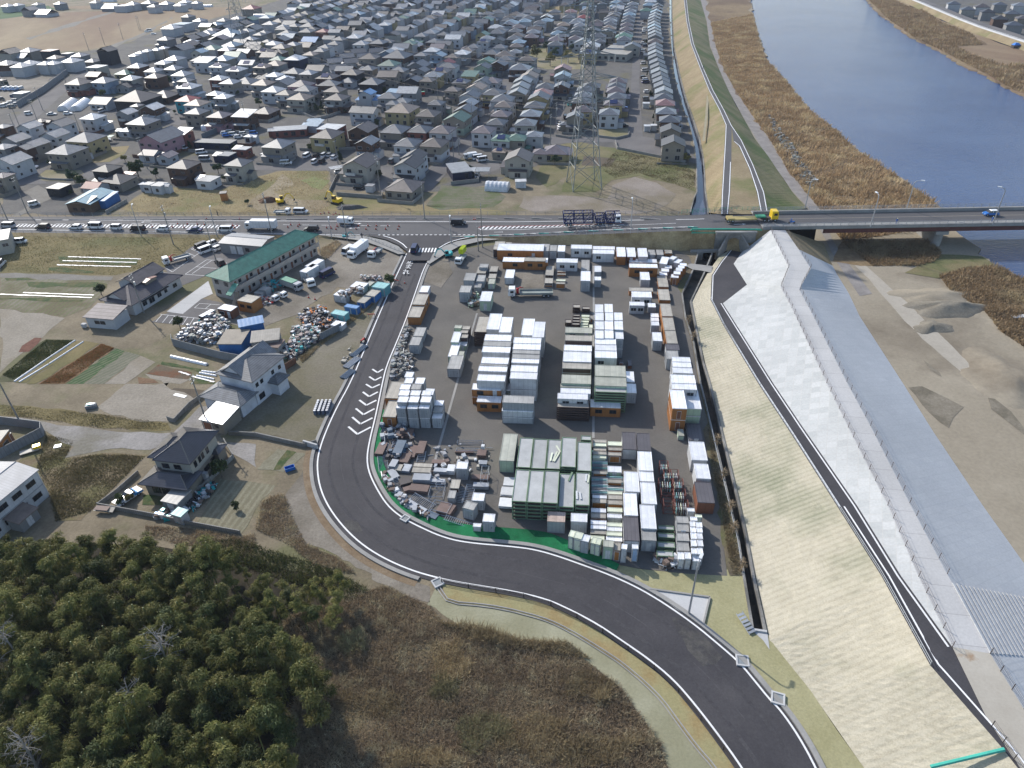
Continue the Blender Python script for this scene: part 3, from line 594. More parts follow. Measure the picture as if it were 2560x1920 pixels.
for L in((1600,710,1785,585),(1785,585,1850,590),(1850,590,1900,600),(1600,710,1790,725),(1790,725,1960,610),(1690,645,1870,660),(1660,705,1830,590),(1440,660,1490,690),(1490,690,1730,520),(1730,520,1660,482),(1560,560,1630,590),(1610,520,1680,550),(1650,490,1715,520)):
 bar(mb,4,*L,.14,.08)
for k in range(7):
 bar(mb,4,1400+k*55,1058+k*6,1345+k*58,1122+k*6,.12,.08)
bar(mb,4,1385,1056,1750,1095,.12,.08);bar(mb,4,1725,962,1900,975,.12,.08);bar(mb,4,1680,1000,1860,1016,.12,.08);bar(mb,4,1725,962,1680,1000,.12,.08);bar(mb,4,1820,970,1775,1008,.12,.08)
struct('parking_lines',mb,G_WHITE,label='white bay lines of the two car parks',cat='road marking')
FLD=[('dry_field',gmat('olive_field',(.155,.125,.055),(.22,.18,.085),.1,(.13,.125,.05),.04,2),TL(4,60,370,1200,390,1900,400,1420,650,1300,640,1000,720,0,700),'olive brown grass field beside the main road'),('plot',gmat('plot_a',(.20,.175,.13),(.25,.225,.175),.2,(.14,.115,.07),.08,2,stripe=(1.4,(.11,.13,.05),.5),rot=RAD(84)),TL(4,0,740,950,770,900,840,780,1000,560,1080,0,1040),'striped vegetable plots left of the dark roofed house'),('plot',gmat('plot_sand',(.26,.23,.185),(.32,.285,.235),.2,(.20,.165,.11),.05,2,t3=(.55,.7)),TL(4,0,1010,560,1090,430,1190,180,1400,0,1560),'bare pale sandy plot at the left edge'),('plot',gmat('plot_green',(.085,.095,.045),(.12,.12,.06),.8,(.15,.14,.08),.3,4,fstr=.6,bump=1),TL(4,0,1600,400,1270,650,1275,120,1640,0,1640),'dark green crop rows at the left edge'),('plot',gmat('plot_orange',(.24,.14,.07),(.15,.11,.05),1.2,(.30,.18,.10),.3,4,fstr=.6,bump=1),TL(4,430,1600,870,1310,990,1350,560,1659,330,1659),'rust coloured plot of withered plants'),('plot',gmat('plot_leek',(.03,.075,.025),(.05,.11,.035),.5,None,1,4,stripe=(.9,(.18,.16,.11),.5),rot=RAD(54)),TL(4,1000,1350,1080,1375,720,1659,560,1659),'narrow green leek rows'),('plot',gmat('plot_grey',(.17,.165,.12),(.22,.205,.155),.4,None,1,3,stripe=(1.0,(.10,.11,.07),.6),rot=RAD(54)),TL(4,1085,1378,1210,1410,900,1659,725,1659),'greyish row crop plot'),('plot',MATS['plot_sand'],TL(4,1215,1415,1345,1470,1080,1659,905,1659),'pale bare plot beside the grey row crop'),('plot',MATS['plot_sand'],TL(4,1250,1570,1640,1620,1560,1659,1090,1659)+TL(8,840,200,900,240,1230,330,1500,330,1700,150),'pale furrowed plot above the gravel lane'),('plot',gmat('plot_brown',(.12,.095,.065),(.16,.125,.085),.4,(.16,.075,.04),.2,3),TL(4,1370,1490,1660,1560,1620,1620,1270,1570),'small dark brown plot by the tunnel row'),('plot',gmat('plot_dark',(.10,.08,.06),(.13,.105,.075),.4,None,1,3),TL(8,1500,35,1790,60,1560,195,1365,160),'dark brown dug plot with white sheet'),('lane',gmat('gravel_lane',(.25,.235,.22),(.33,.31,.29),.15,(.20,.185,.15),.08,2),TL(8,-100,270,400,330,900,400,1500,420,1720,200,1800,190,1880,240,1700,390,1510,490,1300,570,950,560,560,640,640,540,400,410,0,330,-100,320),'pale gravel lane between the plots and the houses'),('verge',MATS['olive_field'],TL(8,-100,180,400,215,850,260,1450,340,1480,400,900,385,400,315,-100,262),'mown verge above the gravel lane'),('farm_lane',gmat('farm_lane',(.19,.175,.15),(.24,.225,.20),.2),TL(4,0,705,980,732,960,765,0,738),'thin farm lane across the fields'),('plot',gmat('plot_lines',(.22,.205,.14),(.27,.25,.175),.3,None,1,3,stripe=(1.1,(.13,.115,.075),.6),rot=RAD(78)),TL(8,1900,820,2212,850,2212,1070,2080,1300,1700,1200,1800,1030)+[],'furrowed plot behind the black tiled house'),('plot',MATS['plot_lines'],TL(9,-10,850,170,880,0,1080,-20,1090),'furrowed corner plot by the gravel shoulder'),('drive',MATS['gravel_lane'],TL(8,1880,240,2120,190,1960,420,1900,450,1940,500,2212,520,2212,720,2000,600,1700,390),'gravel drive beside the black tiled house'),('plot',gmat('plot_weeds',(.165,.125,.075),(.23,.185,.115),.4,(.15,.14,.06),.15,2.5),TL(8,400,430,640,480,560,640,850,600,1280,610,700,1180,480,1190,440,980,300,720,150,680),'rough weedy ground below the gravel lane'),('garden',gmat('garden_soil',(.19,.175,.12),(.25,.235,.17),.5),TL(9,10,740,190,560,440,600,240,760),'small garden bed with a green row'),]
DKG=gmat('crop_green',(.05,.085,.03),(.09,.12,.045),.6,(.14,.13,.06),.3,4,fstr=.5)
for pts,mt,lab in((TL(4,420,655,520,650,740,680,820,690,800,702,640,700,420,675),DKG,'dark green crop row under the white mulch strips'),(TL(4,500,560,1200,575,1180,630,520,612),DKG,'green rows between the white mulch strips'),(TL(4,230,780,930,795,920,835,250,818),DKG,'green crop band below the farm lane'),(TL(4,40,745,240,740,300,760,60,768),DKG,'scrubby strip along the farm lane'),(TL(4,0,918,720,935,700,950,0,932),DKG,'thin green row in the striped plots'),(TL(4,160,1385,190,1330,300,1260,360,1262,330,1310,250,1380),gmat('red_brown',(.13,.055,.04),(.19,.09,.06),.8),'rust brown heap on the pale plot'),(TL(4,640,1290,740,1290,230,1650,130,1650),MATS['olive_field'],'grassy strip between dark and rust rows'),(TL(4,740,1290,860,1310,430,1600,300,1659,230,1659),MATS['olive_field'],'grassy balk left of the rust rows'),(TL(4,1400,1465,1740,1530,1720,1560,1390,1490),DKG,'green vegetable row above the brown plot'),(TL(4,1190,1600,1330,1620,1370,1650,1200,1659),gmat('rust_weeds',(.17,.10,.06),(.23,.15,.09),.6),'patch of rust coloured weeds on the pale plot'),(TL(4,1690,1600,1880,1650,1860,1659,1640,1659),DKG,'green rows beside the short tunnels'),(TL(9,150,745,270,570,350,590,210,740),DKG,'dense green row in the small garden bed'),(TL(8,1240,960,1430,950,1400,1050,1230,1045),DKG,'green vegetable patch by the black tiled house'),(TL(0,680,870,760,845,850,850,780,875),DKG,'green lawn patch below the blue grey house'),(TL(1,380,1560,500,1530,640,1560,560,1640),gmat('lime_grass',(.17,.19,.07),(.22,.23,.10),.3),'greener patch in the golden grass')):
 sheet('plot',mt,pts,.05,label=lab,cat='plot')
for i,(nm,mt,pts,lab)in enumerate(FLD):sheet(nm,mt,pts,.02+.004*(i%5)+(.012 if nm in('lane','drive')else 0),label=lab,cat=nm.replace('_',' '))
mb=MB()
for L in(((4,590,558),(4,1220,578)),((4,540,592),(4,1180,608)),((4,490,628),(4,1130,645)),((4,200,868),(4,810,890)),((4,0,882),(4,790,912)),((4,1545,1550),(4,1640,1580)),((4,1660,1590),(4,1850,1640)),((4,1480,100),(4,1490,100))):
 (n,x,y),(_,x1,y1)=L;q=wiggle([T(n,x,y,.12),T(n,x1,y1,.12)],.08,30);q2=ribbon('',None,q,.38,0);mb.v+=[v for v in q2.v]if not mb.v else[];
 if mb.f==[]:mb.f+=q2.f;mb.m+=q2.m
 else:
  o_=len(mb.v);mb.v+=q2.v;mb.f+=[tuple(i+o_ for i in f)for f in q2.f];mb.m+=q2.m
struct('plastic_mulch',mb,paint('mulch_film',(.62,.62,.64),.35),label='strips of white plastic mulch in the fields',cat='mulch film')
def tunnel(pts,w,h,name,lab,mt,hoops=.9,group=None):
 """low or tall film tunnel: half cylinder with ribs"""
 a,b=pts;L=(b-a).length;r=empty(name,tuple((a+b)/2),math.atan2(b.y-a.y,b.x-a.x),lab,'greenhouse' if h>1 else 'tunnel',group)
 mb=MB();n=10;ring=[(w/2*math.cos(math.pi*k/n),h*math.sin(math.pi*k/n))for k in range(n+1)]
 k=-L/2;st=hoops*(1 if h<1 else 1.6)/2;q=0;rows=[]
 while k<L/2+st/2:
  f=1.05 if q%2 else 1.0;rows.append([(min(k,L/2),y*f,z*f)for y,z in ring]);k+=st;q+=1
 for a_,b_ in zip(rows[:-1],rows[1:]):strip(mb,b_,a_)
 mb.poly(rows[0]);mb.poly(rows[-1][::-1]);mb.build('film_cover',mt,r)
 if h>1:d_=MB();d_.box(-L/2-.04,0,0,.06,1.6,1.9);d_.build('door',mt,r)
 return r
FILM=paint('white_film',(.60,.61,.63),.3,dirt=.15)
tunnel([T(4,1480,1425),T(4,1790,1495)],.8,.5,'crop_tunnel','low white ribbed crop tunnel below the scrap yard fence',FILM)
for k,(a,b)in enumerate((((650,1283),(370,1470)),((370,1470),(125,1638)),((720,1295),(420,1490)),((420,1490),(165,1645)))):
 tunnel([T(4,*a),T(4,*b)],.42,.22,'crop_tunnel',['upper half of the left white crop cover','lower half of the left white crop cover','upper half of the right white crop cover','lower half of the right white crop cover'][k]+' beside the dark green rows',FILM,1.2)
for k,(a,b)in enumerate((((1745,1550),(1880,1565)),((1725,1565),(1870,1590)),((1700,1590),(1850,1620)))):
 tunnel([T(4,*a),T(4,*b)],.45,.3,'crop_tunnel',['far','middle','near'][k]+' one of three short pale tunnels beside the grey tiled house',FILM,.7)
SUBL=[('dry_lot',gmat('golden_grass',(.21,.165,.085),(.31,.25,.135),.10,(.17,.16,.065),.05,1.8,t3=(.5,.62)),TL(4,1050,150,1150,60,1270,0)+TL(0,1240,1659,1500,1620,1900,1640,2212,1530)+TL(1,250,1470,620,1460,650,1659)+TL(5,640,130,700,60,1090,80,2100,160,2212,190,640,190,0,200)+TL(4,2212,200,1300,190),'golden dry grass beyond the main road'),('dirt',gmat('pale_dirt',(.28,.23,.155),(.34,.285,.20),.2,(.24,.19,.12),.06,2),TL(1,60,1659,230,1500,330,1600,150,1659)+TL(5,300,60,620,75,640,120,500,170,150,190,0,150)+TL(4,2130,120,2180,60),'pale scraped dirt of the roadside works'),('dirt_yard',gmat('pink_dirt',(.235,.20,.165),(.30,.26,.225),.1,(.20,.17,.12),.04,2),TL(6,60,130,100,40,330,30,820,60,850,20,870,-60,1060,-130,1250,-80,1420,20,1330,120,1150,185,200,180),'pale bare lot behind the car carrier'),('meadow',gmat('pylon_meadow',(.155,.14,.07),(.22,.19,.105),.12,(.12,.13,.05),.05,1.8),TL(2,420,1250,560,1220,900,1280,1500,1410,1590,1500,1590,1659,1400,1590,1100,1520,860,1560,720,1659,430,1659,480,1520,300,1620,200,1520),'rough meadow round the pylon feet'),('plot',MATS['plot_dark'],TL(2,620,1350,900,1370,850,1440,600,1430),'dark dug bed between the pylon legs'),('street',G_STREET,TL(2,1000,1180,1040,560,1045,380,1110,0,1140,0,1100,700,1130,1180,1250,1200,1580,1350,1590,1410,900,1290,870,1230,600,1230,300,1250,330,1180,700,1190),'grey street beside the riverside row'),('street',G_STREET,TL(2,370,1140,390,800,470,800,450,1000,385,1150),'short street between two house rows'),('street',G_STREET,TL(1,1390,1659,1450,1500,1700,1250,1950,930,2130,640,2212,640,2212,760,2050,960,1900,1200,1830,1300,1500,1659),'street running up through the middle rows'),('park',gmat('park_grass',(.16,.155,.075),(.24,.21,.115),.15,(.28,.24,.16),.06,2),TL(2,160,560,170,420,420,380,640,400,640,600,300,600),'small grassy park with trees'),('grass_corner',MATS['park_grass'],TL(2,740,1105,1010,1105,1005,1180,900,1205,750,1185),'rounded grassy corner plot'),('car_park',G_STREET,TL(1,390,1310,700,1310,720,1450,360,1440),'small car park with white and black cars'),('street',G_STREET,TL(1,-40,1425,200,1435,360,1440,720,1450,630,1480,250,1475,-40,1470),'lane below the small car park'),('street',G_STREET,TL(1,1060,1659,1080,1440,1180,1440,1170,1659),'narrow drive right of the tall cream house'),('street',G_STREET,TL(0,0,1150,300,870,760,600,830,540,1000,540,1030,550,780,640,560,800,330,1010,180,1120,0,1190),'wide grey road at the left edge'),('street',G_STREET,TL(0,1400,940,1540,900,1640,1050,1550,1090,1440,1060),'paved corner in the middle of the left houses'),('street',G_STREET,TL(0,0,1659,200,1480,420,1450,330,1520,420,1590,150,1600)+[],'street corner at the left edge'),('grass_corner',MATS['park_grass'],TL(0,330,1520,400,1470,700,1470,730,1500,560,1570,360,1560),'curved green traffic island'),('grass_corner',MATS['golden_grass'],TL(0,700,1410,860,1280,1120,1260,1080,1330,950,1400),'golden lot beside the yellow house'),('street',G_STREET,TL(0,700,1500,1060,1330,1130,1350,900,1470,760,1550),'lane past the small garden lots'),('truck_yard',G_GRAVEL,TL(0,0,680,550,600,150,930,0,950),'pale fenced truck yard at the left edge'),('field',G_PADDY,TL(0,-1500,170,0,170,450,110,1000,90,1400,60,2000,60,2000,110,1780,180,1400,250,1000,390,700,440,0,440,-1500,560),'broad brown dry paddy fields at the back'),('field',gmat('green_field',(.045,.10,.03),(.06,.13,.045),.05),TL(0,-900,60,0,60,420,50,480,75,280,130,0,165,-900,200),'bright green field far at the left'),('field',G_PADDY,TL(0,500,60,900,40,1300,5,1500,20,1100,60,700,80),'brown field behind the far farmstead'),('field',MATS['park_grass'],TL(1,1060,15,1300,-10,1280,20,1080,45),'pale far field among the houses'),('field',MATS['golden_grass'],TL(2,260,60,600,50,620,110,560,120,290,110),'golden grass lot between the far rows'),('farm_lane',MATS['farm_lane'],TL(0,220,330,980,90,1000,100,260,345),'straight lane across the paddies'),('farm_lane',MATS['farm_lane'],TL(0,940,400,1250,275,1480,150,1500,155,1270,290,1000,410),'second lane across the paddies'),('garden',gmat('allotment',(.155,.14,.105),(.20,.18,.14),.3,(.10,.12,.05),.15,2,stripe=(1.6,(.09,.11,.05),.6),rot=RAD(0)),TL(5,1470,120,1560,20,1600,-60,2000,-40,2160,40,2050,130,1600,160),'allotment rows behind the main road'),('old_pavement',G_STREET,TL(1,1830,1420,2090,1400,2120,1450,1960,1520,1820,1560),'paved yard by the carports'),('lane',MATS['farm_lane'],TL(0,200,1659,330,1600,400,1640)+TL(4,460,0,440,60,130,230,80,220,300,80),'lane joining the main road at the left'),]
sheet('suburb',G_SUB,TL(4,0,190,60,0)+TL(0,-300,1659,-300,470,700,450,1000,400,1400,260,1800,180,2212,60)+TL(1,400,-60,2212,-200)+TL(2,0,-200,1355,-200,1355,150,1370,400,1390,620,1415,750,1475,950,1530,1100,1570,1280,1585,1440,900,1290,420,1260,200,1440)+TL(1,2000,1600,1500,1659,650,1640,640,1460,200,1470,0,1540)+TL(0,1900,1640,1240,1659)+TL(4,1100,100,900,200),.015,label='grey mixed ground of the suburb',cat='ground')
for i,(nm,mt,pts,lab)in enumerate(SUBL):sheet(nm,mt,pts,.03+.005*(i%9),label=lab,cat=nm.replace('_',' '))
sheet('reed_bed',G_REEDF,[Vector((p.x,p.y,-.5))for p in gr[:11]]+[T(7,640,420,-.5)]+[p for p in wb[:13]][::-1],.05,label='brown reed bed between track and river',cat='reeds')
sheet('reed_bed',G_REEDF,TL(7,560,600,640,430,1400,430,1500,520,1460,600,1300,640,900,640,800,640,z=-.5),.05,label='brown reeds in front of the bridge shadow',cat='reeds')
sheet('reed_bed',G_REEDF,TL(7,1480,730,1700,660,1960,640,2212,760,2700,980,4200,1720,3800,2000,2212,1340,2000,1200,1850,1000,1600,880,z=-.5),.05,label='brown weeds along the river below the bridge',cat='reeds')
sheet('green_patch',gmat('green_scrub',(.10,.11,.045),(.16,.16,.075),.3,(.2,.17,.09),.1,2),TL(7,1280,650,1500,540,1850,560,1960,630,1700,680,1480,750,1180,700,z=-.5),.08,label='greenish scrub by the water',cat='scrub')
sheet('far_reeds',G_REEDF,TL(3,860,0,1010,150,1250,320,1520,450,1710,560,1900,650,2100,770,2400,880,2212,560,1990,560,1700,440,1600,400,1900,390,1750,290,1500,200,1350,100,1200,60,1080,0,z=-.5),.05,label='brown reeds along the far bank',cat='reeds')
ST=gmat('wet_silt',(.20,.175,.135),(.26,.23,.18),.35,(.16,.14,.105),.15,2)
for pts,lab in((TL(11,1210,30,1330,20,1560,130,1690,200,1600,290,1560,380,1480,330,1330,180,z=-.5),'dark damp patch on the river flat'),(TL(11,1900,120,1960,130,2100,240,2212,380,2212,440,2060,320,1930,220,z=-.5),'long dark damp streak on the river flat'),(TL(7,1340,1450,1480,1560,1500,1600,1400,1540,z=-.5),'small dark rut on the river flat')):
 sheet('damp_patch',ST,pts,.05,label=lab,cat='damp patch')
sheet('sand_track',gmat('sand_track',(.33,.30,.25),(.38,.345,.29),.1,None,1,1.5,fstr=.15),smooth_line(TL(7,660,560,760,640,980,880,1250,1200,1600,1500,1800,1659,1960,1659,1700,1440,1400,1150,1050,820,860,650,760,560,z=-.5),1),.04,label='pale vehicle track over the sand',cat='track')
def mound(cx,cy,rx,ry,h,rz,mt,name,lab,n=28,z0=-.5,flat=.25,cat='spoil heap'):
 mb=MB();rings=10;mb.v.append((0,0,h));ca,sa=math.cos(rz),math.sin(rz);ph=random.uniform(0,6)
 for j in range(1,rings+1):
  t=j/rings
  for k in range(n):
   a=2*math.pi*k/n;e=1+.16*math.sin(3*a+ph)+.1*math.sin(5*a+1)+.05*math.sin(9*a+ph)
   z=h*max(0,1-max(0,(t-flat)/(1-flat)))**1.25+(random.uniform(-.03,.03)*h if j<rings else 0)
   x,y=rx*t*e*math.cos(a),ry*t*e*math.sin(a);mb.v.append((x*ca-y*sa,x*sa+y*ca,z-(.15 if j==rings else 0)))
 for k in range(n):mb.f.append((0,1+k,1+(k+1)%n));mb.m.append(0)
 for j in range(rings-1):
  for k in range(n):
   a=1+j*n+k;b=1+j*n+(k+1)%n;mb.f.append((a,a+n,b+n,b));mb.m.append(0)
 return tag(mb.build(name,mt,None,(cx,cy,z0),smooth=True),lab,cat)
p=T(7,1550,1010,-.5);mound(p.x,p.y,10,4.5,1.7,RAD(0),gmat('dark_sand',(.19,.17,.135),(.25,.225,.18),.3),'sand_heap','dark grey flat topped sand heap on the river flat')
p=T(7,1420,1170,-.5);mound(p.x,p.y,5,3,1.0,.2,MATS['dark_sand'],'sand_heap','low dark sand heap in front of the large one')
p=T(7,2100,1620,-.5);mound(p.x,p.y,9,11,1.7,.3,G_SAND,'sand_heap','pale broad sand heap at the right edge')
p=T(7,1450,900,-.5);mound(p.x,p.y,11,5,.9,RAD(0),G_SAND,'sand_heap','low pale sand bank behind the dark heap')
p=T(5,110,80,0);mound(p.x,p.y,4,2.2,1.5,0,gmat('red_soil',(.12,.07,.045),(.17,.10,.065),.4),'soil_heap','reddish brown soil heap beside the excavators',z0=0)
p=T(5,810,140,0);mound(p.x,p.y,5,1.6,1.0,0,gmat('dark_rubble',(.09,.085,.08),(.16,.15,.14),2.0),'rubble_heap','dark grey rubble heap by the main road',z0=0,flat=.5)
GALV=paint('unit_roof_white',(.80,.80,.81),.35,.15,dirt=.22,rib=.9)
RGREY=paint('unit_roof_grey',(.33,.325,.31),.5,dirt=.3,rib=.9)
RTAN=paint('unit_roof_tan',(.36,.335,.29),.6,dirt=.3,rib=1.1)
RDARK=paint('unit_roof_dark',(.10,.092,.098),.45,dirt=.2,rib=.6)
RRUST=paint('unit_roof_rust',(.42,.33,.28),.6,dirt=.6,rib=1.1)
RSAGE=paint('unit_roof_sage',(.36,.365,.31),.6,dirt=.25,rib=1.1)
RFOLD=paint('folded_roof',(.36,.365,.36),.6,dirt=.15)
WWHITE=paint('wall_white',(.50,.51,.52),.5,dirt=.25,rib=.9)
WGREY=paint('wall_grey',(.30,.32,.34),.5,dirt=.2,rib=.6)
WORNG=paint('wall_orange',(.33,.14,.045),.6,dirt=.2,rib=.9)
WBRN=paint('wall_brown',(.20,.085,.05),.6,dirt=.3,rib=.9)
WDARK=paint('wall_darkbrown',(.075,.05,.045),.6,dirt=.3,rib=.5)
WSAGE=paint('wall_sage',(.42,.52,.38),.55,dirt=.15,rib=.9)
WGREEN=paint('frame_green',(.16,.24,.15),.6,dirt=.3)
WTEAL=paint('wall_teal',(.13,.38,.42),.5,dirt=.25,rib=.35)
WBLUE=paint('wall_blue',(.035,.14,.36),.5,dirt=.25,rib=.35)
RTEAL=paint('roof_teal',(.26,.50,.50),.45,dirt=.3,rib=.9)
RBLUE=paint('roof_blue',(.12,.26,.48),.5,dirt=.3,rib=.9)
CREAM=paint('panel_cream',(.60,.63,.50),.6,dirt=.15)
ORNG=paint('panel_orange',(.40,.20,.08),.6,dirt=.15)
SKYB=paint('panel_sky',(.30,.42,.60),.5,dirt=.15)
FRM=paint('steel_frame',(.30,.30,.31),.5,dirt=.3)
FRMD=paint('dark_frame',(.06,.05,.05),.6)
STEEL=paint('galvanised',(.42,.43,.45),.35,.4,dirt=.2)
GLASS=bpy.data.materials.new('dark_glass');GLASS.use_nodes=True
_b=GLASS.node_tree.nodes['Principled BSDF'];_b.inputs['Base Color'].default_value=(.018,.022,.028,1);_b.inputs['Roughness'].default_value=.12
BLACK=paint('black_rubber',(.02,.02,.02),.8,dirt=.1)
def win_mesh(name,fr):
 mb=MB();mb.box(0,0,-.5,1,.06,1,0);p=MB();p.box(-.235,-.035,-.44,.43,.03,.88);p.box(.235,-.035,-.44,.43,.03,.88);return(mb.mesh(name,[fr]),p.mesh('pane',[GLASS]),'pane')
def door_mesh(name,c):
 mb=MB();mb.box(0,0,-.5,1,.06,1,0);mb.box(0,-.035,-.46,.86,.02,.92,1);p=MB();p.box(.33,-.06,-.03,.06,.04,.08);return(mb.mesh(name,[ALU,c]),p.mesh('handle',[FRMD]),'handle')
ALU=paint('frame_alu',(.45,.46,.47),.4)
WIN_L=win_mesh('window_light',ALU);WIN_D=win_mesh('window_dark',paint('frame_bronze',(.05,.045,.04),.4))
DOOR_W=door_mesh('door_white',WWHITE);DOOR_B=door_mesh('door_brown',WBRN)
STY={'W':(GALV,WWHITE,'white roofed white','site hut'),'O':(GALV,WORNG,'white roofed orange','site hut'),'G':(RGREY,WGREY,'grey roofed grey','site hut'),'B':(RTAN,WORNG,'tan roofed brown walled','site hut'),'D':(RDARK,WWHITE,'dark ribbed roof','site hut'),'K':(RDARK,WBRN,'dark roofed brown','site hut'),'P':(RSAGE,WSAGE,'pale green walled','site hut'),'Q':(GALV,WSAGE,'white roofed pale green','site hut'),'L':(GALV,WGREY,'white topped grey','storage locker'),'l':(RGREY,WGREY,'grey ribbed steel','storage locker'),'T':(GALV,WWHITE,'small white','toilet booth'),'t':(CREAM,CREAM,'small cream','toilet booth'),'U':(GALV,SKYB,'small blue walled','toilet booth'),'o':(RTAN,WORNG,'small orange','toilet booth'),'X':(RRUST,WGREY,'rusty roofed grey','site hut'),'E':(RTEAL,WTEAL,'teal','shipping container'),'N':(RBLUE,WBLUE,'blue','shipping container'),'n':(RTAN,WBLUE,'sand topped blue','shipping container'),'w':(GALV,WWHITE,'white','shipping container'),'g':(RSAGE,WGREEN,'dull green','shipping container'),'M':(GALV,WBRN,'white roofed reddish','site hut'),'R':(RTAN,WDARK,'tan topped dark','site hut')}
ORD=['first','second','third','fourth','fifth','sixth','seventh','eighth','ninth','tenth','eleventh','twelfth','thirteenth','fourteenth','fifteenth','sixteenth','seventeenth','eighteenth','nineteenth','twentieth']
ORD+=['twenty-'+o for o in ORD[:9]]+['thirtieth']+['thirty-'+o for o in ORD[:9]]+['fortieth']+['forty-'+o for o in ORD[:9]]
def part(mb,name,mats,r):return mb.build(name,mats,r)
def addwin(r,x,y,z,w,h,rz=0,mesh=None,name='window'):
 a,b,nm=mesh or WIN_L;o=link_mesh(name,a,r,(x,y,z),(0,0,rz),(w,1,h));link_mesh(nm,b,o);return o
def unit(c,w,d,h,sty,rz,label,cat,group,win=True,seed=0):
 ro,wa,look,noun=STY[sty];r=empty(noun.replace(' ','_'),c,rz,label,cat,group)
 t=.1;rnd=random.Random(seed)
 mb=MB();mb.box(0,0,.08,w-.10,d-.10,h-.08-t);mb.build('wall',wa,r)
 mb=MB();mb.box(0,0,h-t,w,d,t);
 for s in(-1,1):mb.box(s*(w/2-.05),0,h,.07,d-.02,.045);mb.box(0,s*(d/2-.05),h,w-.2,.07,.045)
 mb.build('roof',ro,r)
 fr=MB()
 for sx in(-1,1):
  for sy in(-1,1):fr.box(sx*(w/2-.06),sy*(d/2-.06),0,.11,.11,h-t)
 fr.box(0,-d/2+.06,0,w-.2,.10,.12);fr.box(0,d/2-.06,0,w-.2,.10,.12)
 for s in(-1,1):fr.box(s*(w/2-.06),0,0,.10,d-.2,.12)
 fr.build('corner_frame',FRM if sty not in 'OBKM' else wa,r)
 f=-d/2+.03
 if noun=='site hut' and win and sty not in 'R':
  if w>3.2:
   addwin(r,-w*.22,f,h*.55,1.3,.85,0,WIN_D if sty in 'OBK' else WIN_L)
   if rnd.random()<.5:addwin(r,w*.25,f,h*.55,1.3,.85,0,WIN_D if sty in 'OBK' else WIN_L)
   else:addwin(r,w*.28,f,h*.42,.8,1.8,0,DOOR_W,'door')
  elif rnd.random()<.45:addwin(r,0,f,h*.42,.75,1.75,0,DOOR_B if sty in 'BKO' else DOOR_W,'door')
  if d>3.2 and rnd.random()<.6:addwin(r,w/2-.03,0,h*.55,1.4,.8,math.pi/2)
 elif noun in('toilet booth','storage locker')and h>1.6:addwin(r,0,f,h*.46,w*.78,h*.8,0,getdoor(sty,wa),'door')
 elif noun=='shipping container':
  for s in(-1,1):addwin(r,s*w*.235,f,h*.5,w*.45,h*.86,0,getdoor(sty,wa),'door')
 return r
DCACHE={}
def getdoor(sty,wa):
 if sty not in DCACHE:DCACHE[sty]=door_mesh('door_'+STY[sty][2].replace(' ','_'),wa)
 return DCACHE[sty]
def flat_unit(c,w,d,h,mt,top,rz,label,group):
 """a folded-flat unit: rim frame round a recessed roof panel"""
 r=empty('folded_hut',c,rz,label,'folded hut',group)
 mb=MB();mb.box(0,0,h-.14,w-.16,d-.16,.05);mb.build('roof_panel',top,r)
 mb=MB();mb.box(0,0,.05,w-.5,d-.5,h-.20);mb.build('slot_shade_core',WDARK,r)  # dark core paints in the shade of the slots between the rails
 mb=MB();u=min(.16,h*.3)
 for s in(-1,1):
  mb.box(s*(w/2-.05),0,h-u,.10,d,u);mb.box(0,s*(d/2-.05),h-u,w-.2,.10,u)
  mb.box(s*(w/2-.05),0,0,.10,d,u*.7);mb.box(0,s*(d/2-.05),0,w-.2,.10,u*.7)
  for q in(-1,1):mb.box(s*(w/2-.08),q*(d/2-.08),u*.7,.14,.14,h-u*1.7)
 mb.build('frame',mt,r);return r
def parse(cl,phrase,data,flat=None,grp=None,order='y'):
 ents=[]
 for ln in data.split(';'):
  t=ln.split()
  if len(t)<7:continue
  n,xl,xr,yf,yn,yb,k=int(t[0]),*map(float,t[1:6]),int(t[6]);sty=t[7];yaw=YAW if len(t)<9 else RAD(float(t[8]))
  if yb>0:zt=solve_top(n,(xl+xr)/2,yn,yb)
  else:zt=-yb/10.0
  ents.append((n,xl,xr,yf,yn,zt,k,sty,yaw))
 seed=0
 for i,(n,xl,xr,yf,yn,zt,k,sty,yaw)in enumerate(ents):
  zt+=.006*(i%7);A,B=T(n,xl,yn,zt),T(n,xr,yn,zt);F=T(n,(xl+xr)/2,yf,zt);M=(A+B)/2
  ux=Vector((math.cos(yaw),math.sin(yaw),0));uy=Vector((-ux.y,ux.x,0))
  w=abs((B-A).dot(ux));d=max(.5,(F-M).dot(uy));C=M+uy*d/2;h=zt/k;seed+=1
  pos=ORD[min(i,48)]
  for j in range(k):
   lv='' if k==1 else(' top' if j==k-1 else ' bottom' if j==0 else(' middle' if k==3 else ' %s layer'%ORD[j]))
   if sty in('F','f','H'):
    look={'F':'green framed folded hut','f':'brown framed folded hut','H':'dark framed folded hut'}[sty]
    flat_unit((C.x,C.y,j*h+.06),w,d,h,{'F':WGREEN,'f':WDARK,'H':FRMD}[sty],RFOLD if sty=='F' else RTAN,yaw,'%s, %s%s of %s'%(look,'stack '+pos if k>1 else pos,','+lv if lv else '',phrase),grp or cl)
   else:
    look,noun=STY[sty][2],STY[sty][3]
    lab='%s %s, %s%s of %s'%(look,noun,pos,','+lv+',' if lv else '',phrase)
    unit((C.x,C.y,j*h+.06),w-.04,d-.04,h,sty,yaw,lab,noun.split()[-1]if noun!='storage locker' else 'locker',grp or cl,win=not cl.startswith('white topped')or sty=='O',seed=seed*7+len(cl))
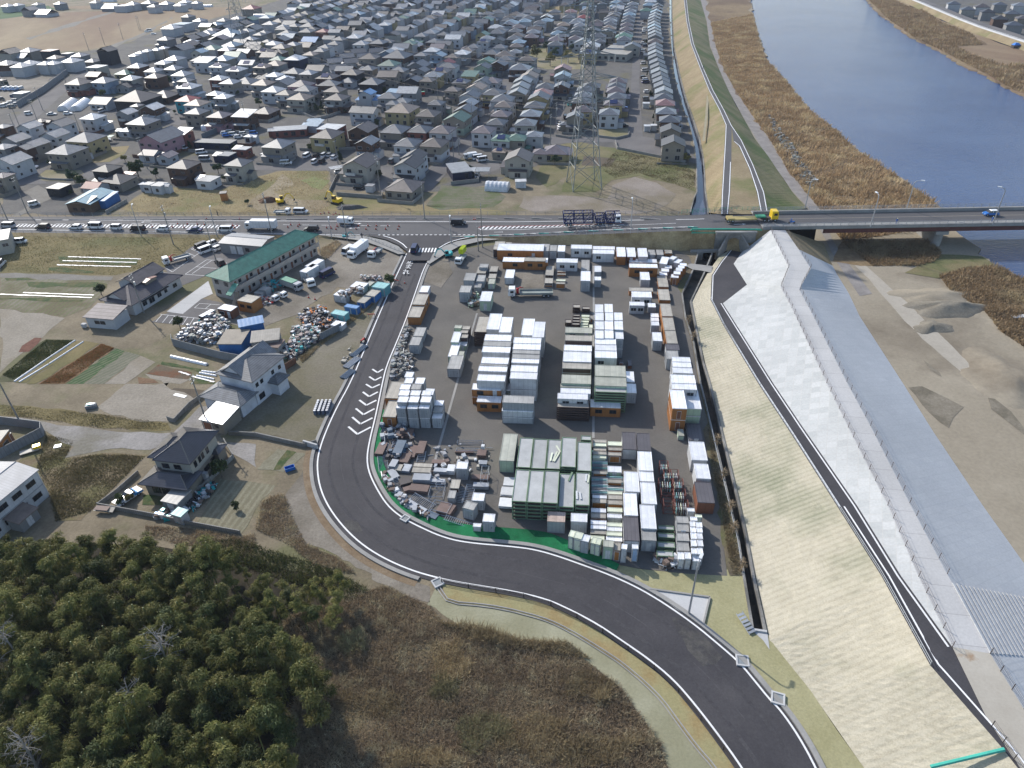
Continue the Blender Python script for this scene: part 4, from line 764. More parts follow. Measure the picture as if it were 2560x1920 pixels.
parse('huts behind the embankment','the back row, from the left',"""6 -165 -75 428 500 570 1 R;6 -70 -15 435 500 560 1 B;6 -10 83 450 525 560 1 B;6 86 150 450 486 530 1 l;6 165 238 462 500 545 1 L;6 242 318 450 512 578 1 G;6 322 386 460 512 578 1 l;6 392 458 462 516 578 1 L;6 508 692 458 492 570 1 W;6 698 890 470 498 540 1 W;6 696 884 502 536 610 1 W;6 906 984 478 560 632 1 O;6 992 1071 482 562 620 1 M;6 1092 1174 486 562 625 1 W;6 1179 1240 500 545 585 1 G;6 1251 1311 500 545 580 1 l;6 1323 1386 502 532 554 1 B""")
parse('second row huts','the second row, from the left',"""5 2080 2485 450 508 592 1 O;6 70 130 512 540 562 1 l;6 134 206 520 568 600 1 G;5 2128 2520 568 606 668 1 O;6 102 290 568 600 676 1 B;6 381 568 576 612 688 1 W;6 1012 1254 580 612 640 1 O;6 1014 1260 622 656 736 1 O;6 1112 1194 693 762 826 1 L""")
parse('loose lockers at the top of the yard','the upper left lockers',"""5 1790 1888 700 768 836 1 l;5 1752 1848 810 870 956 1 l;5 1897 1972 717 775 830 1 l;5 1882 1944 775 828 870 1 l;5 1892 1940 808 832 868 1 L;5 1925 2003 622 655 700 1 G;5 1928 2028 860 945 1032 1 Q;5 1900 1985 645 705 730 1 R;5 2012 2085 642 690 720 1 R;5 2005 2072 708 748 775 1 R;5 2002 2060 752 796 842 1 P;5 2146 2225 672 745 800 1 W;6 596 670 588 682 700 1 G;6 592 677 686 770 862 1 L;6 711 773 640 692 730 1 L;6 711 771 733 766 826 1 L;6 286 358 640 722 750 1 R;6 280 352 745 790 826 1 R""")
parse('small panel crates','the crates beside the crane truck',"""6 388 465 683 692 716 1 o;6 388 466 706 716 735 1 o;6 380 462 756 772 786 1 t;6 378 460 782 796 838 1 o;6 276 352 798 806 826 1 o""")
parse('corner cluster huts','the angled cluster by the canal deck',"""6 1345 1405 550 582 640 1 W -38;6 1385 1446 574 614 662 1 W -38;6 1268 1340 560 622 668 1 W -20;6 1318 1382 636 662 690 1 L -12;6 1290 1358 662 690 715 1 L -10;6 1275 1343 692 722 740 1 L -8;6 1448 1508 617 640 -24 1 O -14;6 1432 1490 636 660 -24 1 O -14;6 1414 1472 657 684 -24 1 O -14;6 1394 1455 686 712 -24 1 O -14;6 1372 1440 714 742 806 1 O -14""")
parse('left side huts','the huts beside the new road',"""5 1407 1484 812 868 920 1 W;5 1345 1458 882 976 -24 1 B;5 1307 1418 982 1084 1150 1 B;5 1355 1445 1170 1248 1300 1 l;5 1318 1410 1252 1326 1402 1 l""")
parse('pale green units','the pale green cluster',"""5 1710 1775 1152 1180 -24 1 P;5 1778 1846 1158 1190 -24 1 R;5 1680 1752 1208 1300 -24 1 Q;5 1655 1735 1300 1425 1490 1 Q;5 1764 1830 1196 1222 -24 1 R;5 1755 1828 1232 1262 -22 1 R;5 1738 1820 1290 1332 1372 1 Q;5 1700 1786 1375 1440 1500 1 P;5 1648 1765 1412 1532 1604 1 l;5 1882 1998 1072 1212 -36 6 f""")
parse('white topped left block','the left hand white block',"""5 1988 2100 1052 1190 -50 2 W;5 2095 2200 1082 1215 -50 2 W;5 1968 2202 1234 1288 -52 2 W;5 1958 2200 1290 1334 -52 2 G;5 1948 2194 1338 1388 -52 2 W;5 1940 2180 1430 1486 -52 2 W;5 1930 2172 1490 1504 -52 2 G;5 1916 2168 1508 1552 -52 2 W;5 1904 2152 1580 1636 -52 2 W;9 1862 2120 0 54 180 2 O;9 1904 2118 106 160 242 1 O""")
parse('white topped right block','the second white block',"""6 76 180 1096 1240 -50 2 W;6 172 276 1122 1258 -50 2 W;6 8 250 1260 1310 -52 2 W;6 4 246 1314 1364 -52 2 W;6 0 240 1368 1400 -52 2 G;6 -4 238 1404 1442 -52 2 G;6 -8 234 1444 1480 -52 2 W;6 -16 220 1500 1556 -52 2 W;6 -22 216 1560 1618 -52 2 W;10 -70 204 0 66 100 2 Q;10 -86 188 102 168 -46 2 G;10 -90 184 172 240 345 2 W""")
parse('central block','the central tan topped block',"""6 458 694 1172 1222 -44 3 P;6 456 694 1240 1288 -48 4 R;6 446 690 1325 1376 -46 2 W;6 438 686 1382 1470 -46 2 W;6 432 686 1474 1530 -44 4 R;6 424 684 1582 1659 -44 2 P;10 416 680 2 32 -40 2 P;10 416 680 40 84 -40 2 W;10 390 656 84 134 -40 2 W;10 386 668 136 205 320 6 f;10 676 940 138 206 286 1 O""")
parse('white locker grid','the white locker grid',"""6 716 790 973 1042 -52 2 L;6 799 873 970 1042 -52 2 L;6 716 794 1045 1112 -52 2 L;6 803 877 1045 1114 -52 2 L;6 882 958 1044 1110 -52 2 L;6 716 796 1118 1190 -52 2 L;6 799 878 1118 1192 -52 2 L;6 884 962 1116 1192 -52 2 L;6 716 794 1198 1268 -52 2 L;6 799 880 1197 1267 -52 2 L;6 886 966 1197 1272 1440 2 L;6 716 900 1272 1318 -50 2 W;6 716 905 1322 1372 -50 2 W;6 716 908 1376 1436 -50 2 W;6 716 986 1500 1596 -50 2 P;6 714 992 1602 1680 -50 2 P;10 714 990 12 72 -46 8 F;10 712 980 80 112 200 2 W;6 990 1060 1552 1644 -26 1 L;10 990 1078 0 80 170 1 L;6 922 965 1452 1494 1520 1 K;6 1000 1036 1450 1504 1530 1 K""")
parse('east row','the row along the canal',"""6 1266 1354 728 822 845 1 B;6 1272 1370 842 936 965 1 B;6 1296 1390 968 1076 -26 1 B;6 1314 1412 1087 1196 -26 1 B;6 1336 1434 1200 1312 -26 1 B;6 1332 1450 1316 1368 -26 1 D;6 1338 1444 1372 1446 -26 1 G;6 1386 1546 1428 1470 -48 2 W;6 1388 1554 1473 1516 -48 2 W;6 1390 1565 1520 1568 -48 2 W;6 1380 1590 1582 1655 -48 2 W;10 1384 1600 0 50 -48 2 W;10 1386 1514 54 216 408 2 O;10 1504 1640 54 218 345 2 Q;10 1528 1655 345 490 525 1 D;10 1552 1692 502 662 -26 1 W;10 1592 1720 692 822 -26 1 W;10 1604 1754 850 1030 1122 1 K;10 1436 1490 392 452 490 1 P""")
parse('lone units right of centre','the loose huts right of centre',"""6 1012 1220 828 860 900 1 B;6 1036 1210 862 912 990 1 W;6 1016 1147 950 984 1058 1 W;6 1176 1244 962 998 1046 1 L;6 1200 1270 1050 1085 1110 1 L;6 1200 1272 1086 1118 1140 1 L;6 1203 1274 1120 1156 1230 1 L;6 1218 1301 1214 1290 1376 1 L""")
parse('brown panel stacks','the stacks above the central block',"""6 524 590 972 1000 1050 2 f;6 524 588 1058 1072 -22 2 f;6 522 586 1082 1098 -22 2 f;6 520 586 1106 1122 -20 2 f;6 516 584 1130 1148 -18 2 f;6 605 674 992 1012 1045 2 f;6 600 670 1064 1080 -14 1 t;6 598 668 1090 1106 -14 1 t;6 595 664 1114 1128 -14 1 t;6 675 697 1072 1100 1130 1 o;6 592 658 1135 1150 -14 1 t;6 590 658 1156 1172 -12 1 t;6 665 698 1148 1176 -12 1 t;6 458 512 1100 1132 1160 2 f""")
parse('grey lockers by the road','the tall lockers by the bend',"""5 1280 1352 1555 1602 -52 2 L;5 1276 1350 1606 1656 -52 2 L;5 1370 1448 1606 1659 -52 2 L;9 1236 1326 4 50 -52 2 L;9 1332 1420 0 50 -52 2 l;9 1226 1318 55 102 -52 2 L;9 1325 1415 56 102 -52 2 L;9 1452 1530 42 96 -52 2 L;9 1216 1308 108 160 -52 2 L;9 1313 1402 108 160 -52 2 L;9 1426 1510 58 102 -52 2 L;9 1206 1294 166 212 372 2 L;9 1303 1396 168 216 384 2 L;9 1414 1506 108 160 -52 2 L;9 1402 1495 168 214 384 2 L;9 1532 1614 142 188 -27 1 L;9 1526 1612 195 244 -27 1 l;9 1516 1606 250 300 384 1 L;9 1110 1232 -20 126 -27 1 B;9 1088 1208 130 288 372 1 B""")
parse('folded green huts','the folded green huts',"""9 2098 2230 430 668 770 1 P;10 36 158 465 722 -26 5 F;10 164 288 475 732 -26 5 F;10 294 414 480 735 -26 5 F;10 418 550 462 718 -30 6 F;10 560 686 503 752 -28 5 F;10 596 684 448 486 -22 4 F;10 -4 124 740 1016 1168 5 F;10 126 256 746 1024 1176 5 F;10 260 394 750 1030 1180 5 F;10 400 534 776 1064 -30 4 F;10 544 670 766 1048 -32 4 F""")
parse('panel row one','the left orange crate row',"""10 700 818 482 510 -16 1 o;10 702 816 514 540 -15 1 t;10 704 816 552 580 -12 1 R;10 698 818 584 612 -16 1 o;10 696 816 616 645 -14 1 t;10 700 820 755 780 -14 1 o;10 694 820 962 990 -16 1 Q;10 690 818 993 1030 -16 1 o;10 682 814 1076 1112 -16 1 Q;10 680 814 1120 1160 -16 1 o;10 678 818 1180 1216 -16 1 T;10 678 816 1222 1256 -16 1 T;10 676 814 1262 1300 -14 1 R;10 668 800 1312 1346 -12 1 t""")
parse('panel row two','the right orange crate row',"""10 828 950 500 535 -16 1 t;10 830 950 550 578 -15 1 o;10 830 948 592 622 -16 1 o;10 826 948 712 766 -14 1 Q;10 826 948 825 858 -14 1 o;10 826 954 930 956 -15 1 t;10 828 956 960 1000 -16 1 o;10 826 958 1006 1044 -16 1 o;10 824 956 1070 1108 -16 1 t;10 822 952 1125 1160 -16 1 T;10 820 952 1200 1234 -16 1 t;10 818 952 1238 1274 -15 1 T;10 816 952 1280 1314 -16 1 t;10 812 954 1320 1362 -14 1 T""")
parse('long white huts','the long white huts',"""10 956 1080 418 570 655 1 D;10 1086 1204 428 580 -26 1 D;10 1096 1222 586 752 -26 1 W;10 1102 1230 760 845 -26 1 W;10 974 1106 760 934 -26 1 W;10 970 1090 946 1140 -26 1 W;10 1120 1254 852 1040 -27 1 W;10 966 1104 1150 1358 -26 1 D;10 1116 1252 1048 1254 -27 1 W;10 1120 1250 1258 1356 1452 1 G""")
parse('panel pallets','the panel pallets',"""10 1264 1400 1226 1260 -12 3 F;10 1264 1405 1290 1330 -12 3 F;10 1260 1410 1366 1414 -13 3 F;10 1252 1396 1442 1490 -13 3 F;10 1422 1532 1146 1206 -20 2 G;10 1426 1535 1214 1280 -20 2 G;10 1426 1536 1290 1360 -20 2 G;10 1430 1537 1372 1446 -20 2 G""")
parse('white toilet booths','the near right corner booths',"""10 1518 1580 1074 1104 -22 1 T;10 1542 1604 1150 1184 -24 1 T;10 1585 1645 1132 1156 -24 1 t;10 1540 1588 1190 1234 -24 1 T;10 1592 1648 1197 1240 -24 1 T;10 1544 1592 1240 1284 -24 1 T;10 1596 1650 1244 1286 -24 1 T;10 1548 1600 1288 1342 -24 1 T;10 1602 1652 1290 1342 -24 1 T;10 1550 1600 1350 1404 -24 1 T;10 1604 1656 1350 1404 -24 1 T;10 1552 1602 1422 1470 -24 1 T;10 1604 1655 1420 1474 -24 1 T;10 1437 1492 1456 1518 1602 1 T;10 1496 1550 1456 1514 1606 1 T;10 1560 1634 1484 1534 1612 1 T""")
parse('front line booths','the front line by the green sheet',"""10 302 460 1106 1194 1292 1 X;10 506 652 1120 1194 1292 1 W;10 482 532 1262 1322 1432 1 t -22;10 524 604 1276 1338 1450 1 t -22;10 588 665 1300 1362 1470 1 L -20;10 674 722 1318 1380 1480 1 t -22;10 712 764 1328 1390 1494 1 t -20;10 785 878 1350 1412 1528 1 P -10;10 878 938 1370 1440 1534 1 o -10;10 942 994 1384 1430 1548 1 T -14;10 1038 1094 1388 1428 1540 1 U""")
parse('white cubes','the loose lockers near the bend',"""9 1722 1824 672 736 832 1 L;9 1862 1970 942 1012 1094 1 L;9 1772 1888 1010 1084 1172 1 l -22;9 1954 2060 1122 1194 1286 1 L;9 1872 1944 1205 1238 1284 1 T;9 1652 1720 920 990 1040 1 l;9 1672 1755 825 905 950 1 R""")
parse('scrap yard containers','the scrap yard line',"""5 985 1118 775 830 905 1 E -22;5 925 985 766 815 850 1 g -22;5 796 930 772 828 880 1 w -22;5 930 1030 838 900 960 1 n -22;5 860 945 890 958 1010 1 n -22;5 745 880 970 1002 1060 1 N -22;5 628 775 1018 1062 1125 1 E -22;5 632 745 1110 1160 1200 1 w -22;5 692 800 848 872 945 1 M -22;5 655 790 872 900 960 1 w -22;4 2028 2190 880 950 1040 1 B -22;4 1860 2010 968 1020 1090 1 M -22;5 10 90 810 850 905 1 G -22;5 -30 50 840 880 920 1 G -22""")
def stairs(n,x,y,w,L,rz,lab,z=.1,tilt=.18,mt=None):
 c=T(n,x,y,0);mb=MB();hh=L*tilt
 for s in(-1,1):mb.tube((s*w/2,-L/2,z),(s*w/2,L/2,z+hh),.06,4)
 k=int(L/.32)
 for i in range(k):t=(i+.5)/k;mb.tube((-w/2,-L/2+L*t,z+hh*t),(w/2,-L/2+L*t,z+hh*t),.045,4)
 return tag(mb.build('steel_stairs',mt or STEEL,None,(c.x,c.y,0),RAD(rz)),lab,'stairs','steel stairs lying in the scaffold corner')
def sheets(n,x,y,w,d,rz,k,mt,lab,z=0,nm='panel_stack'):
 c=T(n,x,y,z);r=empty(nm,(c.x,c.y,z),RAD(rz),lab,'panels','panel stacks in the scaffold corner')
 for i in range(k):
  mb=MB();mb.box(random.uniform(-.08,.08),random.uniform(-.08,.08),.12+i*.16,w,d,.13,0,random.uniform(-.03,.03));mb.build('panel',mt,r)
 mb=MB();mb.box(0,-d*.3,0,w*.9,.12,.12);mb.build('bearer',FRMD,r);mb=MB();mb.box(0,d*.3,0,w*.9,.12,.12);mb.build('bearer',FRMD,r)
def frame(n,x,y,w,d,h,rz,lab,mt=None,nm='scaffold_cage',shelf=0):
 c=T(n,x,y,0);mb=MB();q=[(-w/2,-d/2),(w/2,-d/2),(w/2,d/2),(-w/2,d/2)]
 for i in range(4):
  a,b=q[i],q[(i+1)%4];mb.tube((*a,0),(*a,h),.05,4)
  for z in[.1,h]+[h*(j+1)/(shelf+1)for j in range(shelf)]:mb.tube((*a,z),(*b,z),.045,4)
 mb.tube((q[0][0],q[0][1],.1),(q[2][0],q[2][1],h),.03,4)
 o=mb.build(nm,mt or STEEL,None,(c.x,c.y,.06),RAD(rz));return tag(o,lab,'cage','steel cages in the yard')
BRSH=paint('rust_sheet',(.16,.11,.095),.7,dirt=.35);GRSH=paint('grey_sheet',(.32,.34,.37),.45,.2,dirt=.25);BLSH=paint('blue_sheet',(.10,.14,.19),.5,dirt=.2);WHSH=paint('white_sheet',(.60,.61,.62),.4,dirt=.15)
for i,(x,y,w,L,rz)in enumerate(((1110,440,1.5,3.4,-8),(1165,440,1.3,2.8,-6),(1210,470,.9,3.0,-10),(1100,705,1.6,4.2,12),(1138,590,1.3,3.4,-8),(1195,600,1.2,4.4,-6),(1770,965,1.4,3.6,-12),(1840,960,1.5,3.8,-12),(1215,890,1.6,3.0,28),(1440,1030,1.6,4.6,55),(1750,1205,1.0,4.6,72),(1430,640,1.3,2.4,-5))):
 stairs(9,x,y,w,L,rz,'grey steel ladder stair, %s of the scaffold corner counted from the top left'%ORD[i],tilt=.1+.05*(i%3))
for i,(x,y,w,d,rz,k,mt)in enumerate(((1262,375,1.5,1.8,-12,2,BRSH),(1255,440,1.7,2.0,-10,3,BRSH),(1325,440,1.4,2.2,-10,3,BRSH),(1085,580,1.5,3.2,-8,4,BRSH),(1245,590,1.6,3.6,-8,8,BLSH),(1345,600,1.8,3.2,-8,3,BRSH),(1290,665,1.7,2.4,-12,4,BRSH),(1432,575,1.4,3.4,-6,5,BRSH),(1190,715,1.2,1.9,-14,5,GRSH),(1240,740,1.4,1.6,-14,3,RTAN),(1305,745,1.5,1.8,-12,3,GRSH),(1450,720,3.2,.9,-6,3,RTAN),(1435,770,3.2,1.2,-6,4,RTAN),(1440,835,3.0,1.6,-6,5,GRSH),(1590,690,2.8,1.0,-6,3,BRSH),(1605,770,2.6,1.0,-6,4,GRSH),(1690,760,1.3,1.7,-6,6,WHSH),(1955,620,1.6,1.6,-6,4,BRSH),(1960,700,1.4,1.0,-6,4,GRSH),(1940,820,3.0,1.1,-6,3,BRSH),(1945,900,2.6,1.0,-6,5,GRSH),(1560,855,3.0,.8,-6,3,GRSH),(1415,925,3.2,1.6,-10,4,BRSH),(1645,1100,2.6,2.2,-25,4,BRSH),(1350,1060,2.4,1.2,-40,3,GRSH),(1425,1100,2.0,1.2,-38,3,GRSH),(1510,1135,2.6,1.2,-30,2,BLSH),(1190,790,1.3,2.4,30,3,GRSH),(1290,860,1.8,1.6,20,4,FRMD),(2200,860,2.2,2.0,-8,3,WHSH),(2168,945,2.0,1.9,-8,3,WHSH),(2160,1045,2.1,2.0,-8,4,WHSH),(1320,920,1.6,1.0,24,3,BRSH),(1800,600,3.2,.6,-6,3,BRSH),(1820,655,3.6,.7,-6,2,RTAN))):
 nm={BRSH:'rusty brown',GRSH:'grey',BLSH:'dark blue',WHSH:'white',RTAN:'tan',FRMD:'black'}[mt]
 sheets(9,x,y,w,d,rz,k,mt,'%s panel stack, %s of the scaffold corner counted from the top left'%(nm,ORD[i]))
for i,(n,x,y,w,d,h,rz)in enumerate(((9,1565,965,2.4,2.4,.9,-6),(9,1600,890,1.5,.9,.9,-6),(9,1850,520,4.6,.8,.5,-4),(9,1830,590,4.0,.7,.6,-4),(9,1980,830,1.2,3.4,1.6,-4),(9,1600,1090,3.0,2.2,.8,-20),(10,1305,760,1.4,1.5,1.8,-6),(10,1335,835,1.2,1.5,1.8,-6),(10,1390,835,1.5,1.5,1.8,-6),(10,1318,910,2.2,1.4,1.8,-6),(10,1428,915,1.5,1.6,1.8,-6),(10,1335,1005,2.0,1.6,1.8,-6),(10,1436,1005,1.9,1.6,1.8,-6),(10,1455,1100,2.0,1.7,1.8,-6),(10,1345,1095,1.6,1.6,1.8,-6))):
 red=n==10
 frame(n,x,y,w,d,h,rz,'%s tube cage, %s of the cages counted from the left'%('rusty red' if red else 'grey',ORD[i]),paint('rusty_frame',(.20,.055,.04),.6)if red else None,'panel_rack' if red else 'scaffold_cage',1 if red else 0)
 if red and i not in(11,14):
  c=T(n,x,y,.5);r=empty('panel_stack',(c.x,c.y,.35),RAD(rz),'upright panels standing in rack %s counted from the left'%ORD[i],'panels','panels in the red racks')
  for q_ in range(5):
   mb=MB();mb.box(-w*.36+q_*w*.18,0,0,.07,d*.85,1.3);mb.build('panel',[CREAM,GRSH,WHSH,RTEAL,GRSH][(q_+i)%5],r)
for i,(x,y,k)in enumerate(((755,695,7),(755,865,9),(885,895,5))):
 c=T(10,x,y,0);r=empty('panel_stack',(c.x,c.y,.1),YAW,'blue grey panels standing on edge, %s bundle in the crate rows'%ORD[i],'panels','panels in the crate rows')
 for q_ in range(k*2):
  mb=MB();mb.box(0,(-k+q_)*.38,0,2.7,.12,.95);mb.build('panel',[GRSH,RTEAL,WHSH,FRM][q_%4],r)
for i,(x,y,z,L,a,mt)in enumerate(((150,930,3.3,3.2,8,RTAN),(168,930,3.3,3.6,4,RTAN),(190,940,3.3,3.6,0,RTAN),(340,630,2.7,2.2,6,CREAM),(372,625,2.7,2.6,14,CREAM),(388,630,2.7,2.6,18,CREAM),(400,560,2.7,1.8,-25,CREAM),(505,800,3.1,2.2,14,WGREEN),(560,960,3.3,1.8,-3,WHSH),(590,965,3.3,1.6,-8,WHSH),(640,810,3.3,1.7,2,WHSH),(660,820,3.3,1.8,6,CREAM))):
 c=T(10,x,y,z);mb=MB();mb.box(0,0,0,.28,L,.06)
 tag(mb.build('plank',mt,None,tuple(c),RAD(-a)+YAW),'loose board on top of the folded huts, %s from the left'%ORD[[0,1,2,3,4,5,6,7,8,9,10,11][i]],'plank','boards on the folded huts')
WH=None
def wheel_mesh(r=.32,w=.24):return(MB().tube((0,-w/2,0),(0,w/2,0),r,12,0).mesh('wheel',[BLACK]),MB().tube((0,-w/2-.012,0),(0,w/2+.012,0),r*.55,8,0).mesh('rim',[STEEL]))
def addwheel(wm,r,loc):o=link_mesh('wheel',wm[0],r,loc);link_mesh('rim',wm[1],o)
WHS,WHB=wheel_mesh(),wheel_mesh(.46,.30)
CARC={'white':(.72,.72,.72),'silver':(.42,.43,.44),'black':(.018,.018,.022),'navy':(.02,.035,.11),'blue':(.03,.16,.50),'red':(.40,.02,.02),'grey':(.13,.135,.14),'green':(.12,.30,.20),'yellow':(.75,.50,.02),'teal':(.02,.30,.32),'lime':(.55,.65,.03),'dkblue':(.02,.03,.09),'orange':(.6,.18,.02),'cream':(.5,.48,.38)}
def cpaint(c):return paint('car_'+c,CARC[c],.28,.1,dirt=.08,var=.05)
HEADL=paint('headlamp',(.75,.75,.72),.15);TAILL=paint('tail_lamp',(.35,.02,.02),.3)
CARM={}
def car_meshes(t,c):
 k=(t,c)
 if k in CARM:return CARM[k]
 L,Wd,H,hood,rear={'hatch':(3.9,1.66,1.48,.27,.44),'kei':(3.4,1.48,1.72,.40,.48),'van':(4.4,1.69,1.95,.44,.485),'minivan':(4.6,1.74,1.75,.36,.48),'sedan':(4.6,1.74,1.38,.22,.34),'suv':(4.4,1.8,1.68,.27,.47),'coupe':(4.5,1.8,1.22,.12,.30)}[t]
 bl=.88 if H>1.45 else .78;b=MB()
 b.prism([(-L/2,.28),(L/2-.05,.28),(L/2,.45),(L/2-.03,.66),(L*hood,bl+.04),(-L*rear,bl+.05),(-L/2,bl-.05)],-Wd/2,Wd/2,0,.05,.6)
 g=MB();fx=L*(hood-.005);sl=.18 if hood>.38 else .34 if hood>.3 else .62;rs=.10 if rear>.43 else .5
 g.prism([(-L*rear+.02,bl),(fx,bl),(fx-sl,H-.06),(-L*rear+rs,H-.06)],-Wd/2+.06,Wd/2-.06,0,.14,bl+.1)
 rf=MB();rf.prism([(-L*rear+rs+.02,H-.07),(fx-sl-.06,H-.07),(fx-sl-.12,H),(-L*rear+rs+.10,H)],-Wd/2+.19,Wd/2-.19,0,.04,H-.05)
 for s in(-1,1):
  for px in(fx-sl*.5-.9,-L*rear+rs+.15):rf.tube((px,s*(Wd/2-.075),bl+.02),(px,s*(Wd/2-.19),H-.05),.05,4)
 hl=MB();hl.box(0,0,0,.08,.34,.14);tl=MB();tl.box(0,0,0,.06,.16,.32)
 CARM[k]=(L,Wd,b.mesh('body',cpaint(c)),g.mesh('windows',GLASS),rf.mesh('roof',cpaint(c)),hl.mesh('headlight',HEADL),tl.mesh('tail_light',TAILL));return CARM[k]
def car(t,c,n,x,y,hd,label,z=0.0,group=None,small=False,cat=None,roofc=None):
 p=T(n,x,y,z+.7);L,Wd,mb_,mg,mr,ml,mt=car_meshes(t,c)
 nm={'van':'parked_van','kei':'small_van','minivan':'minivan'}.get(t,'car');r=empty(nm,(p.x,p.y,z+.05),RAD(hd),label,cat or('van' if 'van' in t or t=='kei' else 'car'),group)
 link_mesh('body',mb_,r);link_mesh('windows',mg,r);link_mesh('roof',mr if not roofc else car_meshes(t,roofc)[4],r)
 if not small:
  for s in(-1,1):
   for q in(-1,1):addwheel(WHS,r,(q*L*.31,s*(Wd/2-.1),.32))
   link_mesh('headlight',ml,r,(L/2-.03,s*(Wd/2-.28),.52));link_mesh('tail_light',mt,r,(-L/2+.0,s*(Wd/2-.16),.5))
 return r
def truck(c,n,x,y,hd,label,L=6.5,kind='box',z=0.0,boxc=None,s=1.0,group=None,cat='truck',crane=None):
 p=T(n,x,y,z+1.0);r=empty('truck',(p.x,p.y,z+.05),RAD(hd),label,cat,group);cp=cpaint(c);Wd=2.1*s;cab=1.7*s;H=2.35*s;bc=boxc or paint('box_white',(.66,.67,.68),.4,dirt=.15,rib=1.0)
 m=MB();m.prism([(L/2-cab,.55),(L/2,.55),(L/2,1.25*s),(L/2-.22,H),(L/2-cab,H)],-Wd/2,Wd/2,0,.08,1.3*s);m.build('cab',cp,r)
 m=MB();m.box(L/2-.075,0,1.32*s,.12,Wd*.84,.62*s);m.build('windscreen',GLASS,r)
 for q in(-1,1):m=MB();m.box(L/2-cab*.55,q*(Wd/2-.02),1.35*s,.8*s,.06,.55*s);m.build('side_window',GLASS,r)
 m=MB();m.box(-cab/2+.05,0,.5,L-cab-.1,Wd*.45,.25);m.build('chassis',FRMD,r)
 wm=WHB if s>.85 else WHS;rr=.46 if s>.85 else .32
 xs=[L/2-cab*.6,-L/2+1.1*s]+([-L/2+2.2*s]if L>8 else[])
 for xx in xs:
  for q in(-1,1):addwheel(wm,r,(xx,q*(Wd/2-.16),rr))
 for q in(-1,1):m=MB();m.box(L/2+.01,q*Wd*.36,.68,.06,.3*s,.16*s);m.build('headlight',HEADL,r)
 x0,x1=-L/2,L/2-cab-.15
 if kind=='box':
  m=MB();m.box((x0+x1)/2,0,.8*s,x1-x0,Wd+.1,2.2*s if L>6 else 1.75*s);m.build('cargo_box',bc,r)
 elif kind=='bed':
  m=MB();bx1=x1-(1.0 if crane else 0);m.box((x0+bx1)/2,0,.85*s,bx1-x0,Wd,.12)
  for q in(-1,1):m.box((x0+bx1)/2,q*(Wd/2-.03),.97*s,bx1-x0,.06,.35*s)
  m.box(x0+.03,0,.97*s,.06,Wd-.12,.35*s);m.box(bx1-.03,0,.97*s,.06,Wd-.12,.6*s);m.build('flatbed',bc if boxc else paint('bed_grey',(.35,.37,.37),.5),r)
 elif kind=='dump':
  m=MB();m.box((x0+x1)/2,0,.85*s,x1-x0,Wd+.1,1.5*s);m.build('dump_body',bc,r);m=MB();m.box((x0+x1)/2,0,.85*s+1.5*s,x1-x0-.1,Wd,.12);m.build('cover',paint('tarp_green',(.12,.32,.22),.6),r)
 if crane:
  m=MB();cx=x1-.45;m.box(cx,0,.9*s,.6,.7,1.2*s);m.tube((cx,0,2.1*s),(cx-L*crane[1],.2,2.5*s),.13,6);m.tube((cx-L*crane[1],.2,2.5*s),(cx-L*crane[1]-.6,.2,2.35*s),.08,5);m.build('crane_arm',cpaint(crane[0]),r)
 return r
MR=174
Q=[('minivan','silver',65,288,'silver minivan at the left end of the traffic queue'),('suv','black',370,300,'black estate car, second in the queue'),('hatch','white',650,302,'white hatchback behind the black estate car'),('van','white',822,296,'tall white van in the middle of the queue'),('kei','white',1000,306,'small white car right behind the tall white van'),('minivan','black',1188,316,'black people carrier in the traffic queue'),('hatch','white',1402,314,'white hatchback beside the cones in the queue'),('sedan','navy',1678,322,'dark blue car in the traffic queue'),('minivan','white',1945,322,'white minivan just ahead of the large white truck')]
for t,c,x,y,lab in Q:car(t,c,4,x,y,MR,lab,.6,'cars queuing on the main road')
truck('white',5,45,296,174,'long white box truck waiting in the queue',9.6,'box',.6)
car('suv','black',5,478,316,174,'black car behind the long white box truck',.6,'cars queuing on the main road')
truck('white',5,775,250,-8,'small white box truck driving right past the cones',4.8,'box',.6,s=.85)
car('minivan','black',5,1748,264,-6,'black minivan alone on the far lane',.7)
car('minivan','dkblue',5,1370,488,85,'dark blue minivan crossing the zebra crossing',.5)
car('kei','white',4,292,102,40,'white van on the side lane left of the main road')
car('kei','white',4,175,425,10,'small white car parked by the beige warehouse');car('minivan','white',4,-5,620,100,'white car cut off by the left edge')
car('hatch','blue',7,1925,180,180,'small blue car with white roof on the bridge',6.0,roofc='white')
truck('white',5,228,168,-8,'white crew cab truck on the roadworks ground',5.4,'bed',0,s=.85);car('minivan','white',5,385,165,-6,'white minivan on the roadworks ground')
car('minivan','black',4,1748,462,58,'black minivan parked top left in the car park');car('kei','white',4,1832,447,58,'white van at the back of the car park');car('van','white',4,1778,502,50,'nearest white van in the car park');car('hatch','white',4,1887,480,60,'white hatchback nearest the grey warehouse');car('suv','black',4,1898,606,130,'black car beside the green roofed block')
truck('white',4,1525,575,216,'white crane truck with red boom in the car park',7.4,'bed',0,s=.95,crane=('red',.12))
car('van','teal',4,1795,1088,240,'teal van with white roof beside the scrap pile',roofc='white')
truck('white',5,882,512,248,'large white box truck parked by the junction',8.2,'box',0);car('van','white',5,792,508,246,'white van left of the large box truck');truck('white',5,1030,520,250,'white crane truck right of the large box truck',5.8,'bed',0,s=.9,crane=('red',.2))
truck('white',5,1770,575,255,'white truck carrying a lime green drum rig',5.6,'bed',0,s=.85)
c_=T(5,1785,520,1.2);r=empty('drill_rig',(c_.x,c_.y,1.2),RAD(70),'lime green rig on the back of the white truck','rig');m=MB();m.box(0,0,0,2.6,1.3,1.1);m.build('housing',cpaint('lime'),r)
